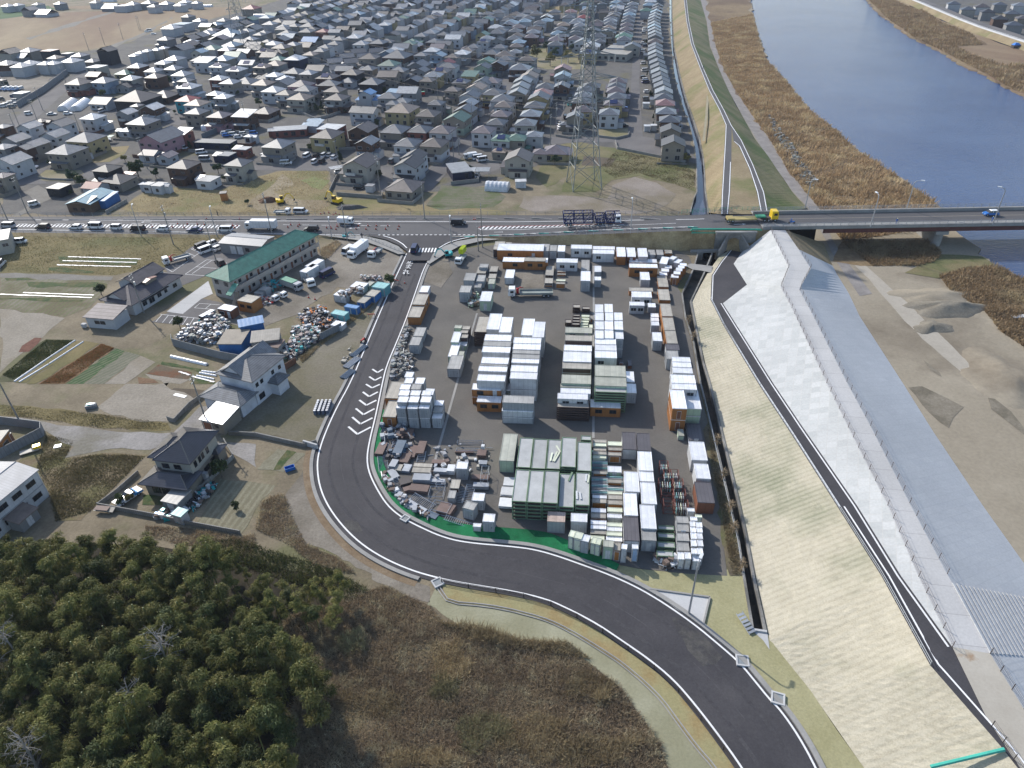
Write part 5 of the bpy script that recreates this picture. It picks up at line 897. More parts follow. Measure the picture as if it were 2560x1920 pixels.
for q in(-1,0,1):m=MB();m.tube((-1.2,q*.42,1.2),(1.5,q*.42,1.35),.18,7);m.build('tube',cpaint('lime'),r)
truck('white',5,455,765,-62,'crane truck with bare chassis in the scrap yard',6.2,'bed',0,s=.95,crane=('grey',.45));truck('silver',5,310,805,-35,'grey dump truck with green cover',6.6,'dump',0,s=.95,boxc=paint('dump_grey',(.36,.38,.36),.5))
car('van','dkblue',5,615,705,55,'dark blue van parked beside the white truck boxes')
for x,y,lab in((515,655,'rear white truck box standing in the scrap yard'),(470,700,'front white truck box standing in the scrap yard')):
 c_=T(5,x,y,1.3);unit((c_.x,c_.y,.1),2.3,5.2,2.6,'w',RAD(-28),lab,'truck box','truck boxes in the scrap yard')
truck('white',5,140,910,-30,'white pickup truck in the scrap yard, left one',3.5,'bed',0,s=.72,group='small white pickups');truck('white',5,212,880,-30,'white pickup truck in the scrap yard, right one',3.5,'bed',0,s=.72,group='small white pickups')
truck('white',6,160,868,178,'white flatbed truck with red crane in the yard',11.0,'bed',.05,crane=('red',.08),boxc=paint('bed_dirty',(.26,.29,.27),.6,dirt=.4))
r=car('coupe','white',8,1100,965,236,'white sports car with a blue cover on its rear')
m=MB();m.prism([(-2.3,.55),(-.9,.98),(-.7,1.0),(-.75,.5),(-2.3,.4)],-.93,.93,0,.05,.6);m.build('blue_cover',paint('blue_tarp',(.05,.28,.62),.5),r)
SV=[(1,440,1342,'white','minivan',75,'white minivan top left in the small car park'),(1,520,1342,'black','hatch',75,'black car top row of the small car park'),(1,585,1342,'white','kei',75,'white car third in the small car park'),(1,638,1335,'silver','hatch',75,'silver car fourth in the small car park'),(1,673,1356,'white','hatch',75,'white car by the right wall of the car park'),(1,505,1397,'white','kei',75,'white car in the front row of the car park'),(1,570,1392,'black','kei',75,'black van in the front row of the car park'),(1,258,1405,'white','minivan',5,'white minivan under the white walled office'),(1,1172,1388,'grey','suv',80,'dark off-roader in the narrow drive'),(1,1290,655,'white','hatch',5,'white car near the red trucks'),(1,1630,715,'silver','hatch',0,'silver car right of the black walled house'),(1,1918,1362,'white','van',20,'left of two white vans by the carports'),(1,1957,1378,'white','van',20,'right of two white vans by the carports'),(1,890,1615,'black','hatch',0,'dark car in front of the tall cream house'),(1,722,1480,'white','hatch',20,'white car under the slanted carport'),(1,1855,1510,'silver','kei',80,'left car under the long carport'),(1,1915,1515,'white','kei',80,'right car under the long carport'),(0,912,1208,'white','suv',30,'white car right of the yellow house'),(0,1575,1278,'white','minivan',0,'nearest white van by the pink house'),(0,1600,1258,'white','minivan',0,'rear white van by the pink house'),(0,1740,1312,'white','minivan',20,'white van left of the long navy building'),(0,1768,1372,'silver','van',0,'silver van behind the brown tiled house'),(0,245,980,'white','kei',30,'small white car on the wide left road'),(0,445,982,'silver','sedan',10,'silver car by the film tunnels'),(0,585,978,'white','hatch',10,'white car in front of the film tunnels'),(0,283,1437,'white','hatch',0,'white car beside the large pale house'),(0,875,958,'white','kei',70,'white car below the old dark house'),(2,425,1065,'black','sedan',20,'black car left of the pylon'),(2,430,1085,'white','hatch',20,'first white car left of the pylon'),(2,430,1108,'white','hatch',20,'second white car left of the pylon'),(2,460,1010,'black','minivan',90,'black van left of the pylon'),(2,515,858,'white','hatch',15,'white car among the houses behind the pylon'),(2,512,900,'teal','hatch',15,'teal car among the houses behind the pylon'),(2,965,1080,'black','hatch',10,'black car by the grassy corner'),(2,985,935,'blue','hatch',80,'blue car by the riverside street'),(2,68,568,'white','hatch',80,'white car on the street by the park')]
for n,x,y,c,t,hd,lab in SV:car(t,c,n,x,y,hd,lab,group='cars parked among the houses')
for i,y in enumerate((262,285,352,372,395,440,462,545,605,665,690,705,790,855,250,205,180,120)):
 c=['white','silver','black','white','navy','white','grey'][i%7];car(['hatch','kei','minivan'][i%3],c,2,1150-(i%2)*14+(y>700)*20,y,8+(i%3)*4,'%s car in front of the riverside row, %s drive'%(c if c!='grey' else 'dark grey',ORD[i]),group='cars parked along the riverside row',small=y<300)
for i,(x,y)in enumerate(((1945,1148),(1985,1140),(1960,1165),(2010,1160),(2070,1145),(2100,1158),(2150,1135),(2190,1150),(2060,1180),(2130,1175),(2180,1195))):
 c=['white','silver','blue','white','grey'][i%5];car('kei' if i%2 else 'hatch',c,0,x,y,15,'%s car in the fenced car lot, %s from the left'%(c,ORD[i]),group='cars in the fenced lot')
for i in range(8):truck('white',0,12+i*22,768-(i%2)*6,70,'small truck in the far line of the fenced yard, %s from the left'%ORD[i],4.6,'bed',0,s=.8,group='trucks in the fenced yard',boxc=paint('bed_blue',(.12,.25,.45),.5))
for i,(x,y,c)in enumerate(((10,855,'black'),(55,905,'white'),(90,890,'white'),(130,870,'silver'),(115,830,'navy'),(25,915,'white'),(100,920,'grey'),(150,900,'white'))):car('kei',c,0,x,y,30,'%s car in the near group of the truck yard, %s'%(c,ORD[i]),group='cars in the truck yard')
truck('silver',1,1850,1350,200,'grey box truck left of the two white vans',5.2,'box',0,s=.9)
truck('white',1,1215,700,0,'white cabbed truck with red load',5.4,'dump',0,s=.85,boxc=cpaint('red'));truck('blue',1,1170,725,0,'blue truck with red body in the truck lot',5.0,'dump',0,s=.85,boxc=cpaint('red'));truck('white',1,1405,812,180,'red bodied truck behind the apartment roofs',6.5,'dump',0,s=.85,boxc=cpaint('red'));truck('white',1,970,632,180,'white box truck beside the apartment row',6,'box',0,s=.8)
for i,(x,y)in enumerate(((1270,268),(1290,262),(1325,290),(1425,240),(1460,236),(1500,238))):car('van' if i%2 else 'hatch','white',0,x,y,20,'white vehicle by the paddy field, %s from the left'%ORD[i],group='white vehicles by the paddies',small=True)
def excavator(n,x,y,hd,c,label,s=1.0,z=0.0,arm=(2.4,1.2)):
 p=T(n,x,y,z+.8*s);r=empty('excavator',(p.x,p.y,z+.05),RAD(hd),label,'excavator');cp=cpaint(c)
 for q in(-1,1):
  m=MB();m.prism([(-1.3*s,.15*s),(-1.1*s,0),(1.1*s,0),(1.3*s,.15*s),(1.3*s,.4*s),(1.1*s,.55*s),(-1.1*s,.55*s),(-1.3*s,.4*s)],q*.95*s-.22*s,q*.95*s+.22*s);m.build('track',BLACK,r)
 m=MB();m.box(-.35*s,0,.6*s,2.3*s,1.9*s,.75*s);m.box(-1.2*s,0,.75*s,.7*s,1.8*s,.85*s);m.build('house',cp,r)
 m=MB();m.box(.35*s,.5*s,1.35*s,1.1*s,.85*s,.95*s,0,0,.9);m.build('cab',GLASS,r);m=MB();m.box(.35*s,.5*s,2.3*s,1.05*s,.82*s,.08*s);m.build('cab_roof',cp,r)
 a,b,c2=(.7*s,-.2*s,1.2*s),(.7*s+arm[0]*s,-.2*s,3.0*s),(.7*s+(arm[0]+arm[1])*s,-.2*s,1.0*s)
 m=MB();m.tube(a,((a[0]+b[0])/2,a[1],2.9*s),.2*s,5);m.tube(((a[0]+b[0])/2,a[1],2.9*s),b,.17*s,5);m.build('boom',cp,r);m=MB();m.tube(b,c2,.13*s,5);m.build('arm',cp,r)
 m=MB();m.prism([(c2[0]-.4*s,c2[2]-.5*s),(c2[0]+.15*s,c2[2]-.6*s),(c2[0]+.3*s,c2[2]),(c2[0],c2[2]+.1*s)],-.55*s,.15*s);m.build('bucket',FRMD,r);return r
excavator(5,695,75,150,'yellow','yellow excavator on the roadworks ground',1.15);excavator(5,215,78,20,'yellow','excavator beside the reddish soil heap',1.0)
excavator(5,1655,540,200,'teal','dark teal excavator by the junction',.85);excavator(5,775,385,10,'teal','small teal excavator below the main road',.6)
p=T(6,690,250,4.2);z0=mz(1480)+.1;p0=T(6,690,272,z0+.3);r=empty('car_carrier',(p0.x,p0.y,z0),RAD(-1),'empty dark blue car transporter with white cab','truck')
NV=paint('carrier_navy',(.022,.03,.10),.4,dirt=.15)
m=MB();m.prism([(6.6,.7),(8.3,.7),(8.3,1.6),(8.05,2.9),(6.6,2.9)],-1.2,1.2,0,.08,1.8);m.build('cab',cpaint('white'),r);m=MB();m.box(8.2,0,1.75,.12,2.0,.8);m.build('windscreen',GLASS,r)
for q in(-1,1):m=MB();m.box(7.4,q*1.17,1.75,.9,.06,.65);m.build('side_window',GLASS,r)
def truss(x0,x1,zt,nm,posts):
 m=MB()
 for q in(-1,1):
  m.tube((x0,q*1.15,.95),(x1,q*1.15,.95),.17,4);m.tube((x0,q*1.15,zt),(x1,q*1.15,zt),.15,4);m.tube((x0,q*1.15,2.1),(x1,q*1.15,2.5),.12,4)
  for i,px in enumerate(posts):m.tube((px,q*1.15,.95),(px+(.25 if i%2 else-.25),q*1.15,zt),.15,4)
  for a,b in zip(posts[:-1],posts[1:]):m.tube((a,q*1.15,.95),(b,q*1.15,zt),.09,4)
 k=x0
 while k<=x1:m.tube((k,-1.15,1.0),(k,1.15,1.0),.12,4);m.tube((k,-1.15,zt),(k,1.15,zt),.10,4);m.tube((k,-1.15,2.2),(k,1.15,2.2),.09,4);k+=.9
 m.build(nm,NV,r)
truss(-8.2,.2,3.9,'trailer_deck',[-8.1,-5.4,-2.4,0.1]);truss(1.0,3.6,3.0,'rear_truck_deck',[1.1,3.4]);truss(4.0,8.0,3.5,'upper_truck_deck',[4.1,6.3])
m=MB();m.box(3.4,0,.75,6.4,1.0,.25);m.build('chassis',FRMD,r)
for xx in(-7.4,-6.2,1.8,3.0,6.2):
 for q in(-1,1):addwheel(WHB,r,(xx,q*1.05,.46))
z0=mz(1900)+.1;p0=T(6,2080,232,z0+.6);r=empty('low_loader',(p0.x,p0.y,z0),RAD(-1),'yellow tractor pulling a low trailer onto the bridge','truck')
m=MB();m.prism([(4.8,.8),(6.6,.8),(6.6,1.7),(6.4,3.0),(4.8,3.0)],-1.2,1.2,0,.08,1.8);m.build('cab',cpaint('yellow'),r);m=MB();m.box(6.53,0,1.8,.12,2.0,.8);m.build('windscreen',GLASS,r)
m=MB();m.box(5.8,-1.17,1.8,.9,.06,.65);m.build('side_window',GLASS,r);m=MB();m.box(5.8,1.17,1.8,.9,.06,.65);m.build('side_window',GLASS,r)
m=MB();m.box(3.6,0,.75,3.4,1.0,.3);m.build('chassis',FRMD,r);m=MB();m.box(2.0,0,1.15,2.6,1.6,.4);m.build('gooseneck',paint('loader_green',(.05,.30,.16),.5),r)
m=MB();m.box(-3.2,0,.75,8.2,2.4,.25);m.box(-6.3,0,1.0,1.8,2.4,.25);m.build('trailer_deck',paint('loader_tan',(.42,.33,.12),.6,dirt=.3),r)
for xx in(-7.0,-5.8,3.0,4.1,5.9):
 for q in(-1,1):addwheel(WHB,r,(xx,q*1.0,.46))
SKIN=paint('skin',(.45,.28,.20),.6);CLO={'blue':paint('cloth_blue',(.05,.12,.35),.8),'dark':paint('cloth_dark',(.04,.04,.05),.8),'yellow':paint('cloth_yellow',(.7,.55,.05),.8)}
def person(loc,hd,cloth,label,sit=False,helmet=None):
 r=empty('person',loc,RAD(hd),label,'person');hz=.92 if not sit else .82
 if not sit:V=[(0,0,hz),(0,0,1.15),(0,0,1.42),(0,0,1.52),(0,0,1.62),(0,.1,.9),(.03,.12,.5),(0,.12,.06),(.14,.12,.03),(0,-.1,.9),(-.02,-.12,.5),(-.03,-.12,.06),(.11,-.12,.03),(0,.2,1.4),(.03,.26,1.12),(.12,.26,.88),(0,-.2,1.4),(.03,-.26,1.12),(.12,-.26,.88)]
 else:V=[(0,0,hz),(.06,0,1.05),(.14,0,1.3),(.18,0,1.4),(.2,0,1.5),(.05,.1,.8),(.42,.18,.72),(.25,.2,.38),(.38,.2,.34),(.05,-.1,.8),(.42,-.18,.72),(.25,-.2,.38),(.38,-.2,.34),(.14,.2,1.27),(.35,.27,1.1),(.62,.27,1.02),(.14,-.2,1.27),(.35,-.27,1.1),(.62,-.27,1.02)]
 E_=[(0,1),(1,2),(2,3),(3,4),(0,5),(5,6),(6,7),(7,8),(0,9),(9,10),(10,11),(11,12),(2,13),(13,14),(14,15),(2,16),(16,17),(17,18)]
 R_=[.15,.15,.16,.07,.11,.1,.07,.055,.045,.1,.07,.055,.045,.07,.05,.04,.07,.05,.04]
 me=bpy.data.meshes.new('body');me.from_pydata(V,E_,[]);me.materials.append(cloth);o=link_mesh('body',me,r);md=o.modifiers.new('skin','SKIN');me.skin_vertices.new()if not me.skin_vertices else None
 for i,sv in enumerate(me.skin_vertices[0].data):sv.radius=(R_[i],R_[i]*(1.0 if i>2 else .8));sv.use_root=(i==0)
 o.modifiers.new('sub','SUBSURF').levels=1
 hx=.2 if sit else 0;hh=1.58 if sit else 1.64
 h=MB();
 for k in range(4):h.tube((hx,0,hh-.1+k*.05),(hx,0,hh-.05+k*.05),[.07,.10,.105,.09][k],8,0,[.10,.105,.09,.04][k])
 h.build('helmet' if helmet else 'hair',helmet or BLACK,r);return r
HEL=paint('helmet_white',(.7,.68,.4),.4)
for n,x,y,z,c,lab,hd in((7,1105,278,6.05,'blue','guard in blue with pale helmet on the near bridge footway',-90),(7,1930,262,6.05,'blue','guard in blue standing by the right bridge lamp',200),(5,918,402,.7,'dark','dark clothed person at the left junction corner',-90),(4,1884,205,0,'dark','dark clothed person walking beyond the main road',0),(2,1652,596,6.05,'dark','dark clothed walker on the levee road',90)):
 p=T(n,x,y,z);person((p.x,p.y,z),hd,CLO[c],lab,helmet=HEL if c=='blue' else None)
def motorcycle(n,x,y,z,hd,c,lab):
 p=T(n,x,y,z+.5);r=empty('motorcycle',(p.x,p.y,z),RAD(hd),lab,'motorcycle')
 for q in(-.7,.7):m=MB();m.tube((q,-.06,.32),(q,.06,.32),.32,12);m.build('wheel',BLACK,r)
 m=MB();m.prism([(-.75,.7),(-.3,.55),(.35,.5),(.6,.85),(.2,.95),(-.2,.78),(-.7,.85)],-.13,.13);m.build('body',cpaint(c),r)
 m=MB();m.tube((.7,0,.32),(.5,0,1.0),.05,5);m.tube((.5,-.33,1.0),(.5,.33,1.0),.03,5);m.build('fork',FRMD,r);return p
p=motorcycle(7,205,262,5.95,178,'blue','blue motorcycle leaving the bridge');person((p.x,p.y,5.95),178,CLO['blue'],'rider in blue on the blue motorcycle',True,paint('helmet_blue',(.05,.2,.6),.3))
motorcycle(5,925,1280,0.05,60,'red','red scooter parked left of the curved road')
cm=MB();cm.box(0,0,0,.42,.42,.04,1);cm.tube((0,0,.04),(0,0,.72),.19,8,0,.03);cm.tube((0,0,.36),(0,0,.50),.125,8,2,.095)
CONE=cm.mesh('traffic_cone',[paint('cone_red',(.62,.07,.02),.5),BLACK,paint('cone_white',(.7,.7,.7),.5)])
cones=[(4,x,y)for x,y in((1315,303),(1490,305),(1535,278),(1590,308),(1620,278),(1705,280),(1765,283),(1785,235),(2010,290),(2050,295),(2025,308),(2070,236))]
cones+=[(5,x,y)for x,y in((300,284),(375,284),(362,298),(275,305),(610,310),(640,300),(650,315),(700,296),(705,300),(690,322),(885,292),(865,320),(968,292),(950,322),(1040,292),(1035,322),(1138,294),(1120,322),(1225,322),(1235,298),(590,185),(630,182),(660,215),(690,188),(670,202),(720,198),(560,190),(495,215),(1880,240),(1895,240),(1285,790),(455,915),(510,930))]
CK={}
def conelab(n,x,y):
 fx=(n%4)*640+x/3.456;k='on the far verge' if y<245 else 'in the yards' if y>700 else 'in the far line' if y<300 else 'in the near line';CK[k]=CK.get(k,0)+1;return 'red traffic cone, %s %s from the left'%(ORD[CK[k]-1],k)
for i,(n,x,y)in enumerate(sorted(cones,key=lambda t:(t[0]%4)*2212+t[1])):
 zc=.66 if 225<y<330 else .02;p=T(n,x,y,zc);o=link_mesh('traffic_cone',CONE,None,(p.x,p.y,zc),(0,0,i*.7),(1.15,1.15,1.15));tag(o,conelab(n,x,y),'cone','traffic cones on the main road')
def barrier(n,x,y,hd,lab):
 p=T(n,x,y,0);r=empty('barrier',(p.x,p.y,.1),RAD(hd),lab,'barrier','barriers beside the new road')
 for q in(-.7,.7):m=MB();m.tube((q,-.3,0),(q,0,.9),.04,5);m.tube((q,.3,0),(q,0,.9),.04,5);m.build('leg',FRM,r)
 m=MB();m.box(0,0,.72,1.8,.08,.22);m.build('board',paint('board_red',(.5,.08,.05),.5),r)
barrier(5,1215,790,-30,'low barrier on its frame by the teal container');barrier(5,1000,1085,0,'red and blue barrier at the left kerb');barrier(5,1190,755,70,'dark board barrier beside the green hedge')
RC={'g':(.105,.122,.150),'d':(.045,.045,.05),'b':(.115,.095,.09),'p':(.145,.12,.14),'w':(.62,.62,.62),'l':(.24,.26,.29),'r':(.30,.035,.03),'e':(.10,.22,.17),'u':(.03,.08,.34),'o':(.30,.23,.18),'c':(.28,.40,.50),'k':(.33,.18,.18),'t':(.09,.27,.36),'s':(.33,.33,.33)}  # white roof tone has sun glare painted in on many house roofs
WC={'w':(.56,.57,.59),'c':(.43,.41,.36),'g':(.30,.30,.30),'t':(.30,.27,.225),'b':(.12,.07,.05),'y':(.46,.38,.20),'p':(.50,.30,.33),'k':(.035,.035,.04),'r':(.24,.09,.07),'u':(.27,.34,.43),'e':(.36,.45,.36),'n':(.02,.025,.06),'q':(.05,.35,.42)}
RN={'g':'grey','d':'black','b':'brown','p':'mauve','w':'white','l':'light grey','r':'red','e':'green','u':'blue','o':'tan','c':'pale blue','k':'pink','t':'teal blue','s':'pale grey'}
WN={'w':'white','c':'cream','g':'grey','t':'beige','b':'brown','y':'yellow','p':'pink','k':'black','r':'red brown','u':'pale blue','e':'pale green','n':'navy','q':'turquoise'}
def rm(k):return roofmat('roof_'+RN[k].replace(' ','_'),tuple(c*(.72 if k!='w' else .8)for c in RC[k]),.38 if k in 'wlsc' else .5,spec=.5)
def wm_(k):return paint('housewall_'+WN[k].replace(' ','_'),tuple(c*.74 for c in WC[k]),.8,dirt=.15,var=.06)
WINH=win_mesh('house_window',paint('frame_grey',(.30,.30,.31),.4));WINB=win_mesh('house_window_dark',FRMD)
def roof_mesh(w,d,rise,kind,over=.45,t=.14):
 """hip 'h', gable along y 'g', gable along x 'x', flat 'f', mono 'm'; origin at eave height"""
 W2,D2=w/2+over,d/2+over;mb=MB()
 if kind=='f':mb.box(0,0,0,w+.3,d+.3,.22);return mb
 if kind=='m':mb.hexa([(-W2,-D2,0),(W2,-D2,0),(W2,D2,rise),(-W2,D2,rise)],[(-W2,-D2,t),(W2,-D2,t),(W2,D2,rise+t),(-W2,D2,rise+t)]);return mb
 E0=[(-W2,-D2,0),(W2,-D2,0),(W2,D2,0),(-W2,D2,0)];E1=[(x,y,t)for x,y,_ in E0]
 if kind=='h':
  if W2>D2:r0,r1=(-(W2-D2),0,rise),((W2-D2),0,rise)
  else:r0,r1=(0,-(D2-W2),rise),(0,(D2-W2),rise)
  mb.poly(E0[::-1])
  for k in range(4):mb.quad(E0[k],E0[(k+1)%4],E1[(k+1)%4],E1[k])
  if abs(W2-D2)<.01:r0=r1=(0,0,rise)
  if W2>D2:mb.quad(E1[0],E1[1],r1,r0);mb.poly([E1[1],E1[2],r1]);mb.quad(E1[2],E1[3],r0,r1);mb.poly([E1[3],E1[0],r0])
  elif r0==r1:
   for k in range(4):mb.poly([E1[k],E1[(k+1)%4],r0])
  else:mb.poly([E1[0],E1[1],r0]);mb.quad(E1[1],E1[2],r1,r0);mb.poly([E1[2],E1[3],r1]);mb.quad(E1[3],E1[0],r0,r1)
  mb.tube(r0,r1,.09,4)if r0!=r1 else None
  for k,e in enumerate(E1):
   rr=r0 if(k in(0,3)if W2>D2 else k in(0,1))else r1;mb.tube(e,rr,.07,4)
  return mb
 if kind=='x':
  for s in(-1,1):mb.hexa(*([[(-W2,s*D2,0),(W2,s*D2,0),(W2,0,rise),(-W2,0,rise)],[(-W2,s*D2,t),(W2,s*D2,t),(W2,0,rise+t),(-W2,0,rise+t)]]))
  mb.tube((-W2,0,rise+t),(W2,0,rise+t),.1,4);return mb
 for s in(-1,1):mb.hexa([(s*W2,-D2,0),(s*W2,D2,0),(0,D2,rise),(0,-D2,rise)],[(s*W2,-D2,t),(s*W2,D2,t),(0,D2,rise+t),(0,-D2,rise+t)])
 mb.tube((0,-D2,rise+t),(0,D2,rise+t),.1,4);return mb
def vol(r,x,y,w,d,z0,h,kind,rise,roofm,wallm,over=.45,two=None,wname='wall',rname='roof'):
 mb=MB()
 if two:mb.box(x,y,z0,w,d,h*.5,0);mb.box(x,y,z0+h*.5,w,d,h*.5,1)
 else:mb.box(x,y,z0,w,d,h)
 if kind in 'xg':
  if kind=='x':
   for s in(-1,1):mb.hexa([(x+s*(w/2-.06),y-d/2,z0+h),(x+s*w/2,y-d/2,z0+h),(x+s*w/2,y+d/2,z0+h),(x+s*(w/2-.06),y+d/2,z0+h)],[(x+s*(w/2-.06),y-.05,z0+h+rise*.93),(x+s*w/2,y-.05,z0+h+rise*.93),(x+s*w/2,y+.05,z0+h+rise*.93),(x+s*(w/2-.06),y+.05,z0+h+rise*.93)],1 if two else 0)
  else:
   for s in(-1,1):mb.hexa([(x-w/2,y+s*(d/2-.06),z0+h),(x-w/2,y+s*d/2,z0+h),(x+w/2,y+s*d/2,z0+h),(x+w/2,y+s*(d/2-.06),z0+h)],[(x-.05,y+s*(d/2-.06),z0+h+rise*.93),(x-.05,y+s*d/2,z0+h+rise*.93),(x+.05,y+s*d/2,z0+h+rise*.93),(x+.05,y+s*(d/2-.06),z0+h+rise*.93)],1 if two else 0)
 mb.build(wname,[wallm,two]if two else wallm,r)
 rb=roof_mesh(w,d,rise,kind,over);rb.v=[(a+x,b+y,c+z0+h-(.02 if kind!='f' else-.0))for a,b,c in rb.v];return rb.build(rname,roofm,r)
def house(c,w,d,rz,st,kind,rk,wk,label,group=None,win=2,two=None,porch=None,seed=0,cat='house',extra=None):
 rnd=random.Random(seed);r=empty('house',c,rz,label,cat,group);h=2.75*st+.1;rise=min(w,d)*(.26 if kind in 'h' else .24)
 if kind=='m':rise=d*.2
 R_,W_=rm(rk),wm_(wk)
 ro_=vol(r,0,0,w,d,0,h,kind,rise,R_,W_,two=wm_(two)if two else None)
 if rnd.random()<.6 and w<16:
  sd_=rnd.choice((-1,1));sw,sdp=rnd.uniform(1.6,2.8),d*rnd.uniform(.45,.75);vol(r,sd_*(w/2+sw/2-.05),rnd.uniform(-.12,.25)*d,sw,sdp,0,2.5,rnd.choice('mxh'),.7,R_,W_,.3,wname='wing_wall',rname='wing_roof')
 if win==0:return r
 wm2=WINB if wk in 'bkrn' else WINH
 for s in range(st):
  z=1.5+2.75*s;n=max(1,int(w/3.2))
  for k in range(n):
   if rnd.random()<.9:addwin(r,-w/2+w*(k+.5)/n+rnd.uniform(-.3,.3),-d/2-.03,z,rnd.choice((1.1,1.6,1.8)),rnd.choice((1.0,1.25,1.8 if s==0 else 1.2)),0,wm2)
  if win>1:
   n=max(1,int(d/3.6))
   for k in range(n):
    for sd_ in(-1,1):
     if rnd.random()<.75:addwin(r,sd_*(w/2+.03),-d/2+d*(k+.5)/n,z,rnd.choice((.9,1.3,1.6)),rnd.choice((.9,1.2)),sd_*math.pi/2,wm2)
 if porch or(porch is None and st==2 and rnd.random()<.6):
  pw,pd=w*rnd.uniform(.5,.95),rnd.uniform(1.2,2.4);px=rnd.uniform(-.5,.5)*(w-pw);
  vol(r,px,-d/2-pd/2+.02,pw,pd-.1,0,2.45,'m' if rnd.random()<.7 else 'x',pd*.28,R_,W_,.3,wname='porch_wall',rname='porch_roof')
  addwin(r,px,-d/2-pd+.02,1.2,min(2.2,pw*.5),1.7,0,wm2)
 if st==2 and rnd.random()<.35:
  m=MB();bx=rnd.uniform(-.2,.2)*w;m.box(bx,-d/2-.5,2.75,w*.4,1.0,.12);
  for q in(-1,1):m.box(bx+q*w*.2,-d/2-.5,2.87,.06,1.0,.85)
  m.box(bx,-d/2-.98,2.87,w*.4-.08,.06,.85);m.build('balcony',paint('balcony_white',(.48,.48,.47),.6),r)
 if extra=='solar' or(rnd.random()<.06 and kind in 'hx'):
  m=MB();
  D2=d/2+.45;sl=rise/(D2 if w>=d else w/2+.45)
  def sp(x,y):return(x,y,h+.18+(y+D2)*sl)
  a=[sp(-w*.22,-d*.42),sp(w*.22,-d*.42),sp(w*.22,-d*.12),sp(-w*.22,-d*.12)];m.hexa(a,[(x,y,z+.08)for x,y,z in a]);m.build('solar_panel',SOLAR,ro_)
 return r
SOLAR=bpy.data.materials.new('solar_cells');SOLAR.use_nodes=True;_b=SOLAR.node_tree.nodes['Principled BSDF'];_b.inputs['Base Color'].default_value=(.02,.03,.09,1);_b.inputs['Roughness'].default_value=.12
def pxrect(A,B,C,z):
 A,B,C=T(*A,z),T(*B,z),T(*C,z);u=(B-A);w=u.length;u=u/w;v=Vector((-u.y,u.x,0));d=(C-B).dot(v)
 c=(A+B)/2+v*d/2;return c,w,d,math.atan2(u.y,u.x)
c,w,d,rz=pxrect((4,1795,722),(4,2010,778),(5,545,378),5.7);c,w,d,rz=c,w,d,rz
A_=T(4,2010,778,5.7);B_=T(5,548,376,5.7);ax=(B_-A_);LEN=ax.length;ax=ax/LEN;rz=math.atan2(ax.y,ax.x)-math.pi/2;WID=(T(4,1795,722,5.7)-A_).length
c=A_+ax*LEN/2+Vector((-ax.y,ax.x,0))*WID/2;r=empty('apartment_block',(c.x,c.y,0),rz,'two storey apartment block with long green metal roof','apartment block')
w,d=WID-.9,LEN-.9;GRF=roofmat('green_metal_roof',(.085,.27,.19),.4,spec=.5);AW=paint('apt_wall',(.34,.31,.285),.8,dirt=.15)
vol(r,-.5,0,w-1.0,d,0,5.7,'h',2.3,GRF,AW,0.95)
m=MB();m.box(w/2-.5,0,2.75,1.3,d,.16);m.build('gallery_floor',AW,r);m=MB();m.box(w/2+.1,0,2.91,.08,d,1.0);m.build('gallery_parapet',paint('parapet',(.42,.37,.33),.8),r)
nu=8
for k in range(nu):
 y=-d/2+d*(k+.5)/nu
 for z in(1.1,3.95):addwin(r,w/2-.97,y-.6,z,.85,1.9,math.pi/2,DOOR_B,'door');addwin(r,w/2-.97,y+.9,z+.4,.9,.9,math.pi/2,WINB)
for k in range(5):m=MB();m.tube((w/2+.12,-d/2+d*k/4.0,0),(w/2+.12,-d/2+d*k/4.0,5.6),.07,5);m.build('column',STEEL,r)
for x in(-2.2,1.0):
 for z in(1.5,4.2):addwin(r,x,-d/2-.03,z,1.3,1.1,0,WINB)
m=MB();
for k in range(10):m.box(w/2+.9,-d/2-2.6+k*.26,.0,1.0,.26,.29*(k+1))
m.build('stair',paint('stair_tan',(.36,.30,.24),.8),r);m=MB();m.hexa([(w/2-.2,-d/2-2.9,3.2),(w/2+1.5,-d/2-2.9,3.2),(w/2+1.5,-d/2+.2,5.0),(w/2-.2,-d/2+.2,5.0)],[(w/2-.2,-d/2-2.9,3.3),(w/2+1.5,-d/2-2.9,3.3),(w/2+1.5,-d/2+.2,5.1),(w/2-.2,-d/2+.2,5.1)]);m.build('stair_roof',GRF,r)
c,w,d,rz=pxrect((4,860,935),(4,1140,985),(4,1535,715),3.0);r=empty('farmhouse',(c.x,c.y,0),rz,'long single storey house with dark tiled hip and gable roofs','house');DT=roofmat('dark_tiles',(.085,.075,.085),.5,spec=.4);WW=wm_('w')
w0,d0=w-1.2,d-1.2;vol(r,0,0,w0,d0,0,3.0,'h',2.6,DT,WW,.7);vol(r,-w*.16,d*.12,w*.55,d*.52,3.2,1.9,'g',1.5,DT,WW,.45,wname='upper_wall',rname='upper_roof');vol(r,-w*.05,-d*.22,w*.5,d*.45,3.0,.7,'g',1.6,DT,WW,.5,wname='gable_wall',rname='front_gable_roof')
vol(r,w*.20,d*.06,1.0,3.6,4.2,.8,'x',.25,roofmat('roof_rustred',(.20,.08,.06)),wm_('t'),.2,wname='dormer_wall',rname='dormer_roof')
for k,y in enumerate((-.28,-.14,.02,.16,.36)):addwin(r,w0/2+.03,d0*y,1.5,(1.4,1.8,1.4,1.0,1.4)[k],(1.1,1.8,1.2,1.0,1.1)[k],math.pi/2,WINH)
m=MB();m.box(w0/2+.35,-d0*.06,2.35,.7,d0*.55,.08);m.build('awning',DT,r);addwin(r,w*.1,-d0/2-.03,1.3,1.0,1.2,0,WINH)
